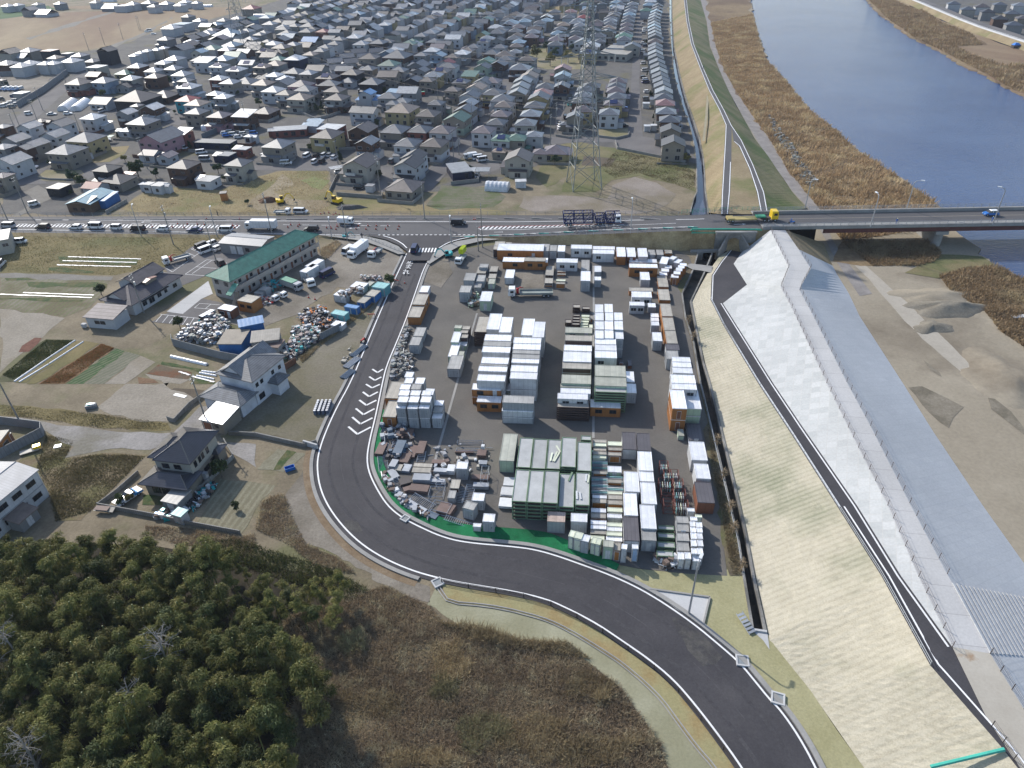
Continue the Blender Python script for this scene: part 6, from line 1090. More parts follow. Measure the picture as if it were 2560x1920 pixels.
c,w,d,rz=pxrect((4,690,1085),(4,965,1108),(4,1090,1003),2.9);r=empty('annex',(c.x,c.y,0),rz,'white annex with mauve sheet roof in front of the tiled house','annex');vol(r,.3,.2,w-1.0,d-.8,0,2.8,'m',.7,roofmat('mauve_sheet',(.13,.11,.12),.6,spec=.2),WW,.35)
for x in(-.6,.9):addwin(r,x,-d/2+.57,1.6,1.3,.9,0,WINB)
m=MB();m.box(-w/2-.2,-d/2+.5,.1,1.1,.8,.9);m.build('cool_box',WW,r)
def v2f(x,y):return((x*1.15732)*3.456,(y*1.15732-480)*3.456)
c,w,d,rz=pxrect((4,*v2f(462,808)),(4,*v2f(545,828)),(4,*v2f(619,768)),5.8);r=empty('house',(c.x,c.y,0),rz,'white two storey house with grey tiled cross roofs behind a brown fence','house');GT=roofmat('grey_tiles',(.16,.165,.175),.5,spec=.4);WU=paint('wall_bluewhite',(.52,.54,.58),.8)
vol(r,0,0,w-1.2,d-1.2,0,5.8,'h',1.9,GT,WU,.6);vol(r,-w*.1,d*.05,w*.55,d*.9,5.6,.3,'g',2.0,GT,WU,.4,wname='cross_wall',rname='cross_roof');vol(r,-w*.05,-d/2-1.6,w*.95,4.2,0,3.0,'h',1.3,GT,WU,.6,wname='lower_wall',rname='lower_roof');vol(r,w/2+.2,d*.1,2.4,3.0,0,2.9,'h',.8,GT,WU,.5,wname='side_wall',rname='side_roof')
for k,(y,z)in enumerate(((-.35,4.3),(-.22,4.3),(.1,4.3),(.3,4.2),(-.3,1.4),(.32,1.4))):addwin(r,w/2-.57,d*y,z,.8 if z>2 else 1.6,.9 if z>2 else 1.3,math.pi/2,WINB)
for x in(-1.6,1.4):addwin(r,x,-d/2-3.72,1.4,1.5,1.5,0,WINB)
c,w,d,rz=pxrect((8,1720,300),(8,1920,345),(8,2055,205),2.7);r=empty('garage',(c.x,c.y,0),rz,'garage with bright ribbed white metal roof','garage');vol(r,0,0,w-.3,d-.3,0,2.5,'m',.5,GALV,wm_('t'),.2);addwin(r,w*.18,-d/2+.1,1.6,.8,.6,0,WINB);addwin(r,-w*.22,-d/2+.1,1.15,2.0,2.0,0,DOOR_B,'door')
c,w,d,rz=pxrect((8,1258,655),(8,1640,700),(8,1880,405),5.8);r=empty('house',(c.x,c.y,0),rz,'two storey house with glossy black tile roof and cream upper wall','house');BT=roofmat('black_tiles',(.035,.036,.045),.28,spec=.7);CW=wm_('c')
w0,d0=w-1.1,d-1.2;vol(r,w*.08,0,w0*.82,d0,0,5.8,'h',2.1,BT,wm_('t'),.6,two=CW);vol(r,-w*.22,-d*.06,w*.45,d*.62,3,2.7,'h',1.3,BT,CW,.6,wname='wing_wall',rname='wing_roof')
vol(r,-.1,-d/2-.5,w*.95,3.4,0,2.8,'h',1.1,BT,wm_('t'),.7,wname='lower_wall',rname='lower_roof');vol(r,w/2-.3,d*.35,1.2,2.2,0,2.8,'h',.5,BT,wm_('t'),.4,wname='porch_wall',rname='porch_roof')
for x in(-2.0,-.2,1.6):addwin(r,x,-d/2-2.25,1.5,1.5 if x<1 else 1.0,1.5,0,WINB)
for x in(-1.2,1.0):addwin(r,x,-d0/2-.03,4.4,1.3,1.0,0,WINB)
for k,y in enumerate((-.3,-.16,-.06,.1)):addwin(r,w*.08+w0*.41+.03,d*y,4.4,.7,1.2,math.pi/2,WINB)
for k,(y,ww_)in enumerate(((-.1,.8),(-.02,.8),(.22,2.2))):addwin(r,w*.08+w0*.41+.03,d*y,1.6,ww_,1.0 if ww_<1 else 1.5,math.pi/2,WINB)
m=MB();m.box(w*.08+w0*.41+.5,-d*.22,0,.7,.7,1.9);m.build('water_heater',wm_('w'),r)
c,w,d,rz=pxrect((8,1395,1015),(8,1530,1045),(8,1620,915),2.0);r=empty('shed',(c.x,c.y,0),rz,'grey topped garden shed beside the black tiled house','shed');vol(r,0,0,w-.1,d-.1,0,2.0,'f',.1,RGREY,wm_('g'));addwin(r,0,-d/2+.02,1.0,1.2,1.7,0,DOOR_W,'door')
c,w,d,rz=pxrect((8,1480,1125),(8,1560,1150),(8,1592,1085),1.9);r=empty('shed',(c.x,c.y,0),rz,'tiny shed with pale blue roof at the garden corner','shed');vol(r,0,0,w-.1,d-.1,0,1.8,'f',.1,RTEAL,wm_('w'));addwin(r,0,-d/2+.02,.9,.8,1.4,0,DOOR_W,'door')
P1=T(8,315,745,5.6);P2=T(8,0,1000,5.6);u=(P1-P2).normalized();v=Vector((-u.y,u.x,0));LENE=22;c=P1-u*LENE/2+v*4.0;r=empty('prefab_office',(c.x,c.y,0),math.atan2(u.y,u.x),'white two storey prefab with ribbed grey roof at the left edge','building')
vol(r,0,0,LENE,8,0,5.5,'x',.8,paint('ribbed_pale',(.36,.36,.37),.5,rib=.5),WWHITE,.25)
for k in range(8):
 for z in(1.5,4.2):addwin(r,LENE/2-1.9-k*2.7,-4.03,z,1.7,.95,0,WINB)
m=MB();m.box(0,-4.04,2.7,LENE,.06,.12);m.build('belt_rail',FRM,r)
for z in(1.5,4.2):addwin(r,LENE/2+.03,-1.5,z,1.6,.95,math.pi/2,WINH)
p=P1-u*6.3-v*1.5;r=empty('lean_to',(p.x,p.y,0),math.atan2(u.y,u.x),'rusty lean to shed against the white prefab','shed');vol(r,0,0,3.4,2.4,0,2.0,'m',.5,paint('rust_roof',(.22,.17,.14),.7,dirt=.4),wm_('g'),.25);addwin(r,0,-1.22,1.0,1.0,1.7,0,DOOR_W,'door')
c,w,d,rz=pxrect((8,-240,520),(8,0,500),(8,130,402),2.6);r=empty('site_hut',(c.x,c.y,0),rz,'orange hut with pale roof inside the grey sheet fence','hut');vol(r,0,0,w,d,0,2.6,'f',.1,RTAN,WORNG);addwin(r,w/2+.03,-.5,1.3,1.6,1.0,math.pi/2,WINH);addwin(r,w/2+.03,1.5,1.1,.8,1.9,math.pi/2,DOOR_B,'door')
c,w,d,rz=pxrect((4,1885,440),(4,2260,470),(4,2300,378),3.2);r=empty('warehouse',(c.x,c.y,0),rz,'low grey warehouse with ribbed grey roof by the car park','warehouse');vol(r,0,0,w-.4,d-.3,0,3.1,'x',.6,paint('ribbed_grey',(.22,.225,.24),.5,rib=.5),wm_('g'),.25)
for x in(-2.6,-.4):addwin(r,x,-d/2+.1,1.35,1.7,2.4,0,DOOR_W,'door')
addwin(r,1.9,-d/2+.1,1.7,1.2,1.0,0,WINB)
c,w,d,rz=pxrect((4,-330,450),(4,75,380),(4,60,335),4.2);r=empty('warehouse',(c.x,c.y,0),rz,'beige warehouse cut by the left edge below the main road','warehouse');vol(r,0,-1,w,9,0,4.2,'f',.2,RGREY,wm_('c'))
for x in(w*.2,w*.4):addwin(r,x,-5.53,2.8,1.6,1.0,0,WINH)
c,w,d,rz=pxrect((4,2070,1165),(5,60,1125),(5,160,1060),4.0);r=empty('scrap_shed',(c.x,c.y,0),rz,'open shed with bright pale blue roof in the scrap yard','shed');vol(r,0,0,w,d,0,3.9,'m',.4,RBLUE,WBLUE,.25)
c,w,d,rz=pxrect((5,-50,1300),(5,200,1270),(5,325,1180),3.2);r=empty('scrap_shed',(c.x,c.y,0),rz,'wide shed with grey ribbed roof in the scrap yard','shed');vol(r,0,0,w-.3,d,0,3.1,'m',.5,paint('ribbed_tan',(.27,.25,.22),.6,dirt=.35,rib=.5),wm_('g'),.2)
c,w,d,rz=pxrect((4,1880,1310),(4,2080,1310),(4,2190,1200),3.0);r=empty('scrap_shed',(c.x,c.y,0),rz,'brown flat roofed shed beside the pile of white goods','shed');vol(r,0,0,w,d,0,2.9,'m',.3,paint('tan_sheet',(.27,.235,.19),.7,dirt=.3),WBLUE,.2)
c,w,d,rz=pxrect((5,90,1335),(5,190,1345),(5,235,1280),2.4);r=empty('scrap_shed',(c.x,c.y,0),rz,'small brown roofed shed by the junk pile','shed');vol(r,0,0,w,d,0,2.3,'m',.2,BRSH,wm_('g'),.1)
c,w,d,rz=pxrect((4,560,108),(4,780,112),(4,940,-10),3.0);r=empty('workshop',(c.x,c.y,0),rz,'old wooden workshop with teal and tan tin roofs','workshop');vol(r,0,0,w-.6,d-.5,0,3.0,'g',1.1,rm('t'),paint('old_wood',(.11,.075,.05),.9,dirt=.4),.3);vol(r,w*.1,-d*.27,w*.55,d*.42,3.1,.2,'m',.5,rm('o'),wm_('b'),.2,wname='upper_wall',rname='patched_roof');vol(r,w*.55,d*.15,2.6,d*.6,0,2.6,'m',.4,RBLUE,WBLUE,.2,wname='side_wall',rname='side_roof')
for x in(-1.6,1.2):addwin(r,x,-d/2+.2,1.4,1.4,1.1,0,WINB)
c=T(5,1950,165);
for x,y,lab in((1938,45,'small tan kiosk box standing in the dry grass'),):
 p=T(4,x,y,1);r=empty('kiosk',(p.x,p.y,0),.2,lab,'kiosk');vol(r,0,0,2.0,2.2,0,2.5,'f',.1,rm('b'),WORNG)
S0="""85 445 120 d c g 2;200 475 150 w g x 1;255 430 110 l t h 2;425 425 95 k k f 3;65 540 120 l b h 2;185 560 115 w w h 2;262 538 110 w w h 2;395 540 90 w w h 2;462 538 90 w w h 2;580 450 70 g g f 2;480 488 90 o w h 2;618 518 120 w w h 2;690 470 95 l g h 2;922 425 105 d k g 3;800 518 90 g t h 1;832 565 115 w c f 2;830 640 110 b b x 2;680 705 150 b r h 2;900 690 140 l u h 2;1080 622 115 e y h 1;1132 668 115 w c h 2;1098 732 120 d g g 1;1190 565 115 l b h 2;1330 600 110 l w h 2;1342 652 120 b b h 2;1412 535 95 w c h 2;1512 500 120 l w h 2;1500 582 110 l g h 2;1575 632 125 l w h 2;1160 468 60 w w h 2;1212 445 55 w w h 2;1272 430 60 w w h 2;1355 420 62 w c h 2;1412 405 60 w c h 2;1565 412 145 g w g 2;1650 350 85 w g h 2;1770 388 115 g k g 2;1722 440 95 c c g 2;1960 420 105 w b h 2;1772 520 125 w w m 2;1895 560 120 l w h 2;2042 592 125 w g h 2 S;1892 668 115 w r h 2;1988 700 125 l g h 2;1632 738 140 w w h 2;1605 685 100 g g h 2;1860 800 105 w w h 2;1932 825 115 w g h 2;1422 812 165 b b h 1;1620 848 145 r q h 2;1702 882 150 o w h 2;1190 835 255 b k h 2;905 870 165 p w x 1;1182 900 72 g t h 2;1312 920 130 w w g 2;1090 960 115 w b g 2;1232 1040 185 l g h 2;800 1000 135 w w h 2;1700 955 145 g t h 2;1895 985 150 p p h 2;2110 980 145 w b m 2;745 1182 215 g y h 2;575 1285 215 l t h 2;470 1150 150 l w g 2;520 1060 150 g w g 2;250 1080 130 l w g 2;132 1190 150 l g g 2;100 1372 195 l w g 2;222 1260 120 g b g 2;300 1230 140 l t g 2;35 1255 120 l w h 2;1392 1172 235 g p g 2 -20 1.2;1572 1130 120 w r m 2;1310 1310 125 p w x 1;1440 1330 115 p w g 1;1585 1410 190 b b h 2 P;2058 1392 165 g c h 2 P;920 1442 155 d k h 2;1020 1535 200 d t h 1;1092 1505 90 r t m 1;820 1590 140 r w x 1;500 1595 130 d k f 1;1792 1530 140 w w f 1;1280 1572 70 w w f 1;1372 1578 95 w w f 1;1862 1208 320 g n f 1 -12 .35;1955 1318 110 l n f 1;2105 1268 90 w r f 1;1100 1110 90 w w h 1;1572 195 120 c w f 2;1482 232 115 w w h 2;1975 285 185 c w h 2;1432 330 100 g g h 2;1402 372 80 g g h 1;260 78 85 g g g 2;400 108 110 l w x 1;1065 40 100 w w f 2;970 60 110 u g x 1;1290 20 90 g g h 2;1440 25 80 l w h 2;1600 12 70 w w h 2;1700 18 60 l w h 2;1520 45 60 w g h 1;1150 30 80 l w h 2;2170 65 110 r t h 2;20 680 40 b t h 1 ;30 1080 90 l b h 2;360 1030 80 b b h 1;180 790 90 w g f 1;25 1500 110 p t h 2;2150 1160 60 w w h 1"""
S1="""60 565 115 o t h 2;170 545 130 o b h 2;342 497 135 w n h 2;192 503 110 e b h 2;80 435 110 o t h 2;222 400 125 b y h 2;322 378 100 l t h 2;432 388 120 b t x 1;150 370 110 w w h 2;480 345 130 u t x 1;580 262 92 r r h 2;270 282 125 g g h 2;458 215 115 g w h 2;335 215 90 g c h 2;232 225 85 l w h 2;70 275 90 g t h 2;332 612 140 g t h 1;452 622 115 l t h 2;160 640 110 w w h 2;250 668 110 w w h 2;62 710 145 o g h 2;150 768 145 w w h 2;392 722 165 p p h 2;258 795 125 b t h 2;382 832 165 o c h 2;620 655 150 b r h 2 S;832 622 145 b k h 2;800 690 120 g w h 1;682 768 145 b t h 2;700 835 160 b b h 2 P;1002 702 165 g k h 2;960 792 110 u w g 2;1022 842 100 u w m 1;1190 792 110 c w m 1;1270 862 120 g g h 2;1180 880 90 g w h 2;1362 682 120 g k g 2;1482 682 115 b t h 2;1642 535 125 r w g 2;1150 545 150 e w h 2;1225 475 200 g c h 2;1410 555 150 g g g 1;1425 600 110 g g g 1;1430 465 105 g g h 2;560 572 115 g c x 1 20;678 522 115 g c x 1 20;780 480 110 g c x 1 20;880 440 110 g c x 1 20;705 580 130 g w x 1 20;825 525 120 g w x 1 20;935 480 115 g w x 1 20;1035 435 110 g w x 1 20;970 585 120 g t h 1;1850 638 120 e y m 2;1772 695 125 g t h 2;1702 765 115 b t h 2;1965 700 150 g w g 2;1905 745 140 o w g 2;1850 815 150 g w g 2;1835 880 130 l w g 2;1808 938 155 g w g 2;1738 1010 180 e e g 2;942 945 215 g w x 2 -18 .7;1262 932 215 o y h 2;1488 972 165 b t h 2 P;1202 1108 190 g t h 2;1420 1108 165 g r h 2;1612 1112 175 p w h 2 P;1312 1222 180 g w h 2;1542 1225 185 b w h 2;922 1102 180 b b g 2;960 1212 145 l w g 2 P;612 1150 200 b y h 2;648 1085 180 w r f 2;290 1095 280 w r f 1 8 .5;190 1232 190 l g h 2;85 950 155 b b h 1;905 1390 225 b c g 2;1322 1400 190 d w g 2;1365 1335 165 d w g 2;1282 1592 245 b t h 1;1752 1432 170 w n f 1 15 1.6;1968 1112 165 p w h 2;2132 1182 155 e w h 2;2112 1285 110 o t h 1;2082 1045 145 g g h 2;2120 975 145 p t h 2;2150 895 145 b w h 2;1560 880 115 g g h 2;1600 915 80 g e h 1;500 1060 120 c w m 1;1080 500 0 g g h 1;1700 480 110 b g h 2;1575 470 110 c u g 2;1780 450 120 w g h 2;1830 425 110 b b h 2;1880 395 105 g w h 2;2040 450 120 g t h 2;2110 400 110 g w h 2;1990 520 125 e e g 2;1960 570 125 g e g 2;2040 690 140 p w h 2 ;2100 545 130 g g g 2;2160 500 120 g w h 2;1350 355 110 e e h 1;1540 350 110 g t h 2;1620 290 95 g g h 2;1430 300 100 g g h 2;1970 350 100 g w h 2;1960 290 100 e y g 2;2095 340 100 d g g 2;1250 600 0 g g h 1;30 290 80 g g h 2;100 350 80 g t h 1;600 400 100 g w h 2;680 370 100 g w h 2;720 330 100 g g h 2;560 430 100 g g h 2;470 460 100 o g h 2;1060 360 120 g k h 2;980 340 95 g c h 2;910 370 110 l w h 2"""
S2="""1395 1222 190 d t g 2;1372 1112 165 d t g 2;1362 1022 160 g t h 2;1332 952 160 l c h 2;1325 880 150 k c h 2;1312 830 145 g c h 2;1312 780 140 l w g 2;1300 732 135 g g g 2;1290 692 135 g g g 2;1280 652 130 g g g 2;1272 612 130 l g g 2;1265 572 128 g g g 2;1255 532 125 g w g 2;1245 492 125 g g g 2;1240 456 120 l g g 2;1238 422 118 g g g 2;1240 392 115 g w g 2;1240 352 120 b b h 2;1238 312 110 g g g 2;1234 285 108 l w g 2;1232 255 105 l w g 2;1230 228 105 c g g 2;1228 202 100 l g g 2;1228 176 98 g w g 2;1230 150 95 l c g 2;1238 125 95 l w g 2;1248 98 95 c w g 2;1254 72 92 b w g 2;1260 46 90 g w g 2;842 960 160 l w h 2;880 880 150 p y h 2;908 822 150 g w h 2;900 772 150 p t h 2;905 732 140 g c h 2;920 692 140 p w h 2;968 332 120 g w h 2;985 285 115 g t h 2;990 245 110 p t h 2;995 208 105 p w h 2;1002 176 105 g g h 2;1010 146 100 g w h 2;1015 118 100 c w h 2;1022 88 95 l w h 2;1030 60 95 g w h 2;1045 28 90 l w h 2;545 992 130 g t g 2;622 935 150 p y h 2;600 862 150 g w h 2;620 812 145 l w h 2;640 762 140 g w h 2;688 732 140 g e h 2;830 272 130 g t g 2;840 235 115 o c h 2;846 202 110 g w h 2;850 172 110 l w h 2;890 112 105 g t h 2;892 80 100 g g h 2;896 48 100 c w h 2;900 18 100 c w h 2;380 1288 200 p y h 1;250 1300 120 p c h 1;60 1345 210 b c g 2;195 1150 130 l w h 2;120 1050 165 l c h 2;165 972 160 l b h 2;200 902 165 g y h 2;235 832 165 g y g 2;270 790 150 k w h 2;290 740 150 g w h 2;440 645 130 c w g 2;440 585 130 k t g 2;430 735 130 g c g 2;150 648 140 o w g 2;182 612 110 d g g 2;95 690 140 l g g 2;75 740 140 l w g 2;55 790 140 l t g 2;395 282 110 c w h 2;420 242 105 g t h 2;448 205 105 o t h 2;492 142 100 g w h 2;510 92 95 k w h 2;555 280 115 g w h 2;572 242 105 g w h 2;590 212 105 l g h 2;620 142 100 r g h 2;380 335 120 p t h 2;375 375 120 g u h 2;550 325 110 p w h 2;185 272 110 l p h 2;170 310 110 p b h 2;215 232 105 g y h 2;240 190 100 g w h 2;300 140 95 w g g 2;370 95 90 g g h 2;210 110 95 g g h 2;170 50 130 g w x 1;60 225 110 p b h 2;30 260 110 g t h 2;110 175 100 c w h 2;140 150 100 g c h 2;60 355 105 c w h 2;40 390 105 b t h 2;30 440 100 l w h 2;40 1180 150 e t h 2;760 350 90 g g h 2;800 60 0 g g h 1;290 60 0 g g h 1;50 1240 0 g g h 1;780 30 80 g g h 2"""
HS=[]
LAND={0:'in the left suburb',1:'in the middle of the suburb',2:'in the riverside suburb'}
HPOS=[]
def place(n,x,y,wpx,rk,wk,kind,st,opt):
 zt=2.75*st+.8;p=T(n,x,y,zt);q=T(n,x+wpx,y,zt);w=(q-p).length*1.0
 if wpx<10:return
 yaw={0:-16,1:-17,2:-11}[n];dr=None;solar=False;porch=None
 for o in opt:
  if o=='S':solar=True
  elif o=='P':porch=True
  else:
   f=float(o)
   if '.' in o and abs(f)<3:dr=f
   else:yaw=f
 far=math.hypot(p.x,p.y)
 if dr is None:dr=1.0 if n<2 else 1.05
 d=w*dr
 if n==1 and y>850 and kind in 'hg' and dr==1.0:d=w*1.1
 HS.append((far,n,x,y,(p.x,p.y,.03),w,d,RAD(yaw),st,kind,rk,wk,solar,porch));HPOS.append((p.x,p.y))
for n,s in((0,S0),(1,S1),(2,S2)):
 for ln in s.split(';'):
  t=ln.split();place(n,float(t[0]),float(t[1]),float(t[2]),t[3],t[4],t[5],int(t[6]),t[7:])
def inpoly(x,y,poly):
 c=False;n=len(poly)
 for i in range(n):
  (x1,y1),(x2,y2)=poly[i],poly[(i+1)%n]
  if(y1>y)!=(y2>y)and x<(x2-x1)*(y-y1)/(y2-y1)+x1:c=not c
 return c
FILL=[(430,128),(520,60),(600,55),(700,20),(900,-60),(1400,-60),(1660,-30),(1655,60),(1640,150),(1500,160),(1340,250),(1300,330),(1100,330),(1000,330),(900,310),(640,240),(560,170)]
HOLES=[[(1325,112),(1465,105),(1470,185),(1320,185)],[(1490,100),(1580,100),(1580,190),(1490,190)],[(1345,12),(1460,12),(1462,38),(1350,38)],[(1595,0),(1612,0),(1600,350),(1575,350)]]
rnd=random.Random(11);a0=RAD(77);ux_,uy_=Vector((math.cos(a0),math.sin(a0),0)),Vector((-math.sin(a0),math.cos(a0),0))
O=T(1,2000,600);BACK=[]
for i in range(-8,60):
 for j in range(-32,40):
  q=O+ux_*(i*12.5+rnd.uniform(-1,1))+uy_*(j*12.2+(5.0 if j%2 else 0)+rnd.uniform(-.8,.8))
  if q.y<50:continue
  px,py=proj((q.x,q.y,6))
  if not inpoly(px,py,FILL)or any(inpoly(px,py,h)for h in HOLES):continue
  if any((q.x-a)**2+(q.y-b)**2<118 for a,b in HPOS):continue
  if rnd.random()<.06:continue
  w=rnd.uniform(8.6,10.6)
  HPOS.append((q.x,q.y));far=math.hypot(q.x,q.y)
  BACK.append((far,3,px,py,(q.x,q.y,.03),w,w*rnd.uniform(.85,1.1),a0-math.pi/2+RAD(rnd.uniform(-3,3)),2 if rnd.random()<.88 else 1,rnd.choice('hhhgx'),rnd.choice('gggggglllbbpcwwed'),rnd.choice('wwwgggttcuby'),False,None))
for px,py,rk,wk in((20,14,'w','w'),(45,12,'w','w'),(95,10,'g','w'),(150,8,'l','g'),(240,5,'g','w'),(385,15,'g','w'),(450,12,'w','w'),(470,40,'g','g'),(500,50,'l','w'),(530,75,'p','b'),(560,50,'g','w'),(595,45,'l','w'),(545,95,'g','w'),(580,110,'g','t'),(540,60,'c','g'),(600,80,'g','g'),(2385,8,'g','w'),(2420,22,'g','c'),(2455,15,'b','w'),(2470,28,'d','g'),(2500,10,'g','g'),(2530,32,'g','t'),(2550,12,'l','w'),(2500,45,'d','b'),(2535,60,'g','g'),(2560,44,'b','t')):
 q=P(px,py,6);BACK.append((math.hypot(q.x,q.y),4 if px<1000 else 5,px,py,(q.x,q.y,.03),rnd.uniform(8,10),9,RAD(-20),2,'h',rk,wk,False,None))
ALLH=sorted(HS+BACK,key=lambda t:t[0]);NEARH,FARH=ALLH[:300],ALLH[300:]
KN={'h':'hipped','g':'gabled','x':'ridged','f':'flat','m':'sloping'}
REG={3:'in the back rows',4:'beyond the paddies',5:'across the river'}
def zone(n,x,y):
 fx,fy=((n%4)*640+x/3.456,y/3.456)if n<3 else(x,y)
 if n in REG and n!=3:return REG[n]
 if n==2 and x>1220:return 'in the riverside row'
 if n==2 and x>800:return 'left of the riverside street'
 dpt='back' if fy<130 else 'middle' if fy<260 else 'front'
 side='far left' if fx<250 else 'left' if fx<640 else 'centre left' if fx<960 else 'centre' if fx<1280 else 'centre right'
 return 'in the %s %s'%(side,dpt)
cnt={};tot={}
for hh in NEARH:
 k=(hh[10],hh[11],hh[9],hh[8],zone(hh[1],hh[2],hh[3]));tot[k]=tot.get(k,0)+1
for i,hh in enumerate(NEARH):
 far,n,x,y,c,w,d,yaw,st,kind,rk,wk,solar,porch=hh
 k=(rk,wk,kind,st,zone(n,x,y));cnt[k]=cnt.get(k,0)+1
 lab='%s house, %s %s roof%s, %s'%(WN[wk],RN[rk],KN[kind],', single storey' if st==1 else '',k[4])
 if tot[k]>1:lab+=', %s from the front'%ORD[cnt[k]-1]
 if len(lab.split())>16:lab=lab.replace(', single storey',' low').replace(' from the front','')
 rn=random.Random(i)
 house(c,w,d,yaw,st,kind,rk,wk,lab,'houses of the suburb',win=2 if far<420 else 1,two=rn.choice('wtgb')if(rn.random()<.22 and st==2)else None,porch=porch if porch is not None else(None if far<480 else False),seed=i,extra='solar' if solar else None)
rb,wb_=MB(),MB();RK='gdbpwlreuockts';WK='wcgtbypkruenq'
for far,n,x,y,c,w,d,yaw,st,kind,rk,wk,solar,porch in FARH:
 m=roof_mesh(w,d,min(w,d)*.25,kind);h=2.75*st;ca,sa=math.cos(yaw),math.sin(yaw);o_=len(rb.v)
 rb.v+=[(c[0]+a*ca-b*sa,c[1]+a*sa+b*ca,z+h)for a,b,z in m.v];rb.f+=[tuple(q+o_ for q in f)for f in m.f];rb.m+=[RK.index(rk)]*len(m.f)
 wb_.box(c[0],c[1],0,w,d,h,WK.index(wk),yaw)
r=empty('distant_houses',(0,0,0),0,'mass of small distant houses at the back of the suburb','houses');r['kind']='stuff'
rb.build('roofs',[rm(k)for k in RK],r);wb_.build('walls',[wm_(k)for k in WK],r)
print('houses',len(HS),'back',len(BACK))
c,w,d,rz=pxrect((2,735,460),(2,992,472),(2,995,395),4.0);r=empty('community_hall',(c.x,c.y,0),rz,'long low cream hall with flat terrace roof by the riverside street','hall');vol(r,0,0,w,max(8,d),0,3.8,'f',.2,RTAN,wm_('c'))
for k in range(5):addwin(r,-w*.4+k*w*.2,-max(8,d)/2-.03,1.8,1.6,1.4,0,WINB)
m=MB();m.box(0,0,4.0,w*.9,.08,.9);m.build('roof_rail',wm_('w'),r)
for n,pts,w,h,lab in((0,((545,960),(640,890)),5.2,2.6,'left white film greenhouse beside the wide road'),(0,((655,960),(750,890)),5.2,2.6,'right white film greenhouse beside the wide road'),(0,((1735,62),(1835,60)),5,2.5,'small white greenhouse beyond the paddies'),(1,((-10,148),(115,148)),5,2.6,'long white greenhouse by the blue roof'),(1,((1990,1630),(2190,1640)),5.0,2.6,'white film tunnel in the allotments'),(0,((1750,1125),(1880,1120)),3.5,2.2,'white arched shelter by the car lot'),(0,((885,15),(1000,15)),6,3,'far white greenhouse by the brown field')):
 tunnel([T(n,*pts[0]),T(n,*pts[1])],w,h,'greenhouse',lab,FILM)
for n,x,y,w,d,h,rk,lab,yaw in((1,1835,1465,5,5,2.5,'s','left half carport roof of the pale grey pair',-5),(1,1960,1465,5,5,2.5,'s','right half carport roof of the pale grey pair',-5),(1,705,1445,6,3.5,2.4,'s','slanted pale carport left of the tall cream house',25),(0,935,1180,4,4,2.5,'e','pale green carport right of the yellow house',0),(1,500,1035,6,4,2.4,'c','bicycle shelter with pale roof above the red flats',0),(2,1170,1085,2.6,2.6,2.2,'w','white shed pair at the riverside street, left',-8),(2,1225,1080,2.4,2.6,2.2,'w','white shed pair at the riverside street, right',-8),(2,1160,890,3,2.6,2.2,'w','white garden shed before the pink roofed house',-8),(2,75,1560,3.6,2.6,2.2,'w','white shed beside the brown roofed cream house',0),(2,1455,1290,2.6,2.6,2.4,'s','tall white shed behind the last riverside house',0),(1,985,1600,2.6,2.4,2.2,'s','pale blue box shed beside the tall cream house',-15),(0,755,1330,2.4,2.4,2.2,'s','pale shed beside the yellow house',-15)):
 p=T(n,x,y,h);r=empty('carport' if 'carport' in lab or 'shelter' in lab else 'shed',(p.x,p.y,0),RAD(yaw),lab,'carport' if 'carport' in lab or 'shelter' in lab else 'shed')
 if 'shed' in lab:vol(r,0,0,w,d,0,h-.1,'f',.1,rm(rk),WWHITE if rk!='c' else WU);addwin(r,0,-d/2-.03,h*.45,w*.6,h*.75,0,DOOR_W,'door')
 else:
  m=MB();m.box(0,0,h,w,d,.12);m.build('roof',rm(rk),r)
  for q in(-1,1):
   for s in(-1,1):m=MB();m.tube((q*(w/2-.2),s*(d/2-.2),0),(q*(w/2-.2),s*(d/2-.2),h),.06,5);m.build('post',STEEL,r)
BC=gmat('bridge_concrete',(.25,.245,.235),(.33,.325,.31),.2,None,1,3,fstr=.2,bump=.05);BRED=paint('girder_red',(.10,.035,.032),.6,dirt=.3);RAIL=paint('rail_grey',(.27,.29,.31),.5,dirt=.2);RAILB=paint('rail_brown',(.10,.075,.065),.6)
BZ=6.0
bl0,bl1=P(1925,571,mz(1925)),T(7,2212,272,BZ);bu=(Vector((bl1.x,bl1.y,0))-Vector((bl0.x,bl0.y,0))).normalized();bv=Vector((-bu.y,bu.x,0));BW=(P(1925,529,mz(1925))-bl0).dot(bv)
r=empty('road_bridge',(bl0.x,bl0.y,0),math.atan2(bu.y,bu.x),'long road bridge with dark red girders crossing the river','bridge')
LB=420
def bbox(nm,mt,*a):m=MB();m.box(*a);return m.build(nm,mt,r)
bbox('deck',G_MAIN,LB/2-2,BW/2-.1,BZ-.45-.2,LB,BW,.65)
bbox('footway',BC,LB/2-2,1.0,BZ,LB,2.0,.22);bbox('footway',BC,LB/2-2,BW-1.2,BZ,LB,2.0,.22)
bbox('kerb_wall',BC,LB/2-2,BW-2.4,BZ,LB,.3,.85);bbox('parapet',BC,LB/2-2,-.15,BZ-.5,LB,.3,.9)
for k,y in enumerate((.9,BW*.36,BW*.66,BW-1.2)):bbox('girder',BRED,LB/2+6,y,BZ-2.1,LB-18,.5,1.42)
bbox('abutment',BC,1.2,BW/2,-.5,6,BW-.6,BZ-.2)
def brail(y,nm,h=1.05):
 m=MB();n=int(LB/2.2)
 for k in range(n):m.box(k*2.2-1,y,BZ+.2,.09,.09,h)
 for z in(.25,.55,.8,h):m.box(LB/2-2,y,BZ+.2+z-.04,LB,.05,.06)
 m.build(nm,RAIL,r)
brail(.05,'near_railing');brail(BW-.3,'far_railing')
m=MB();
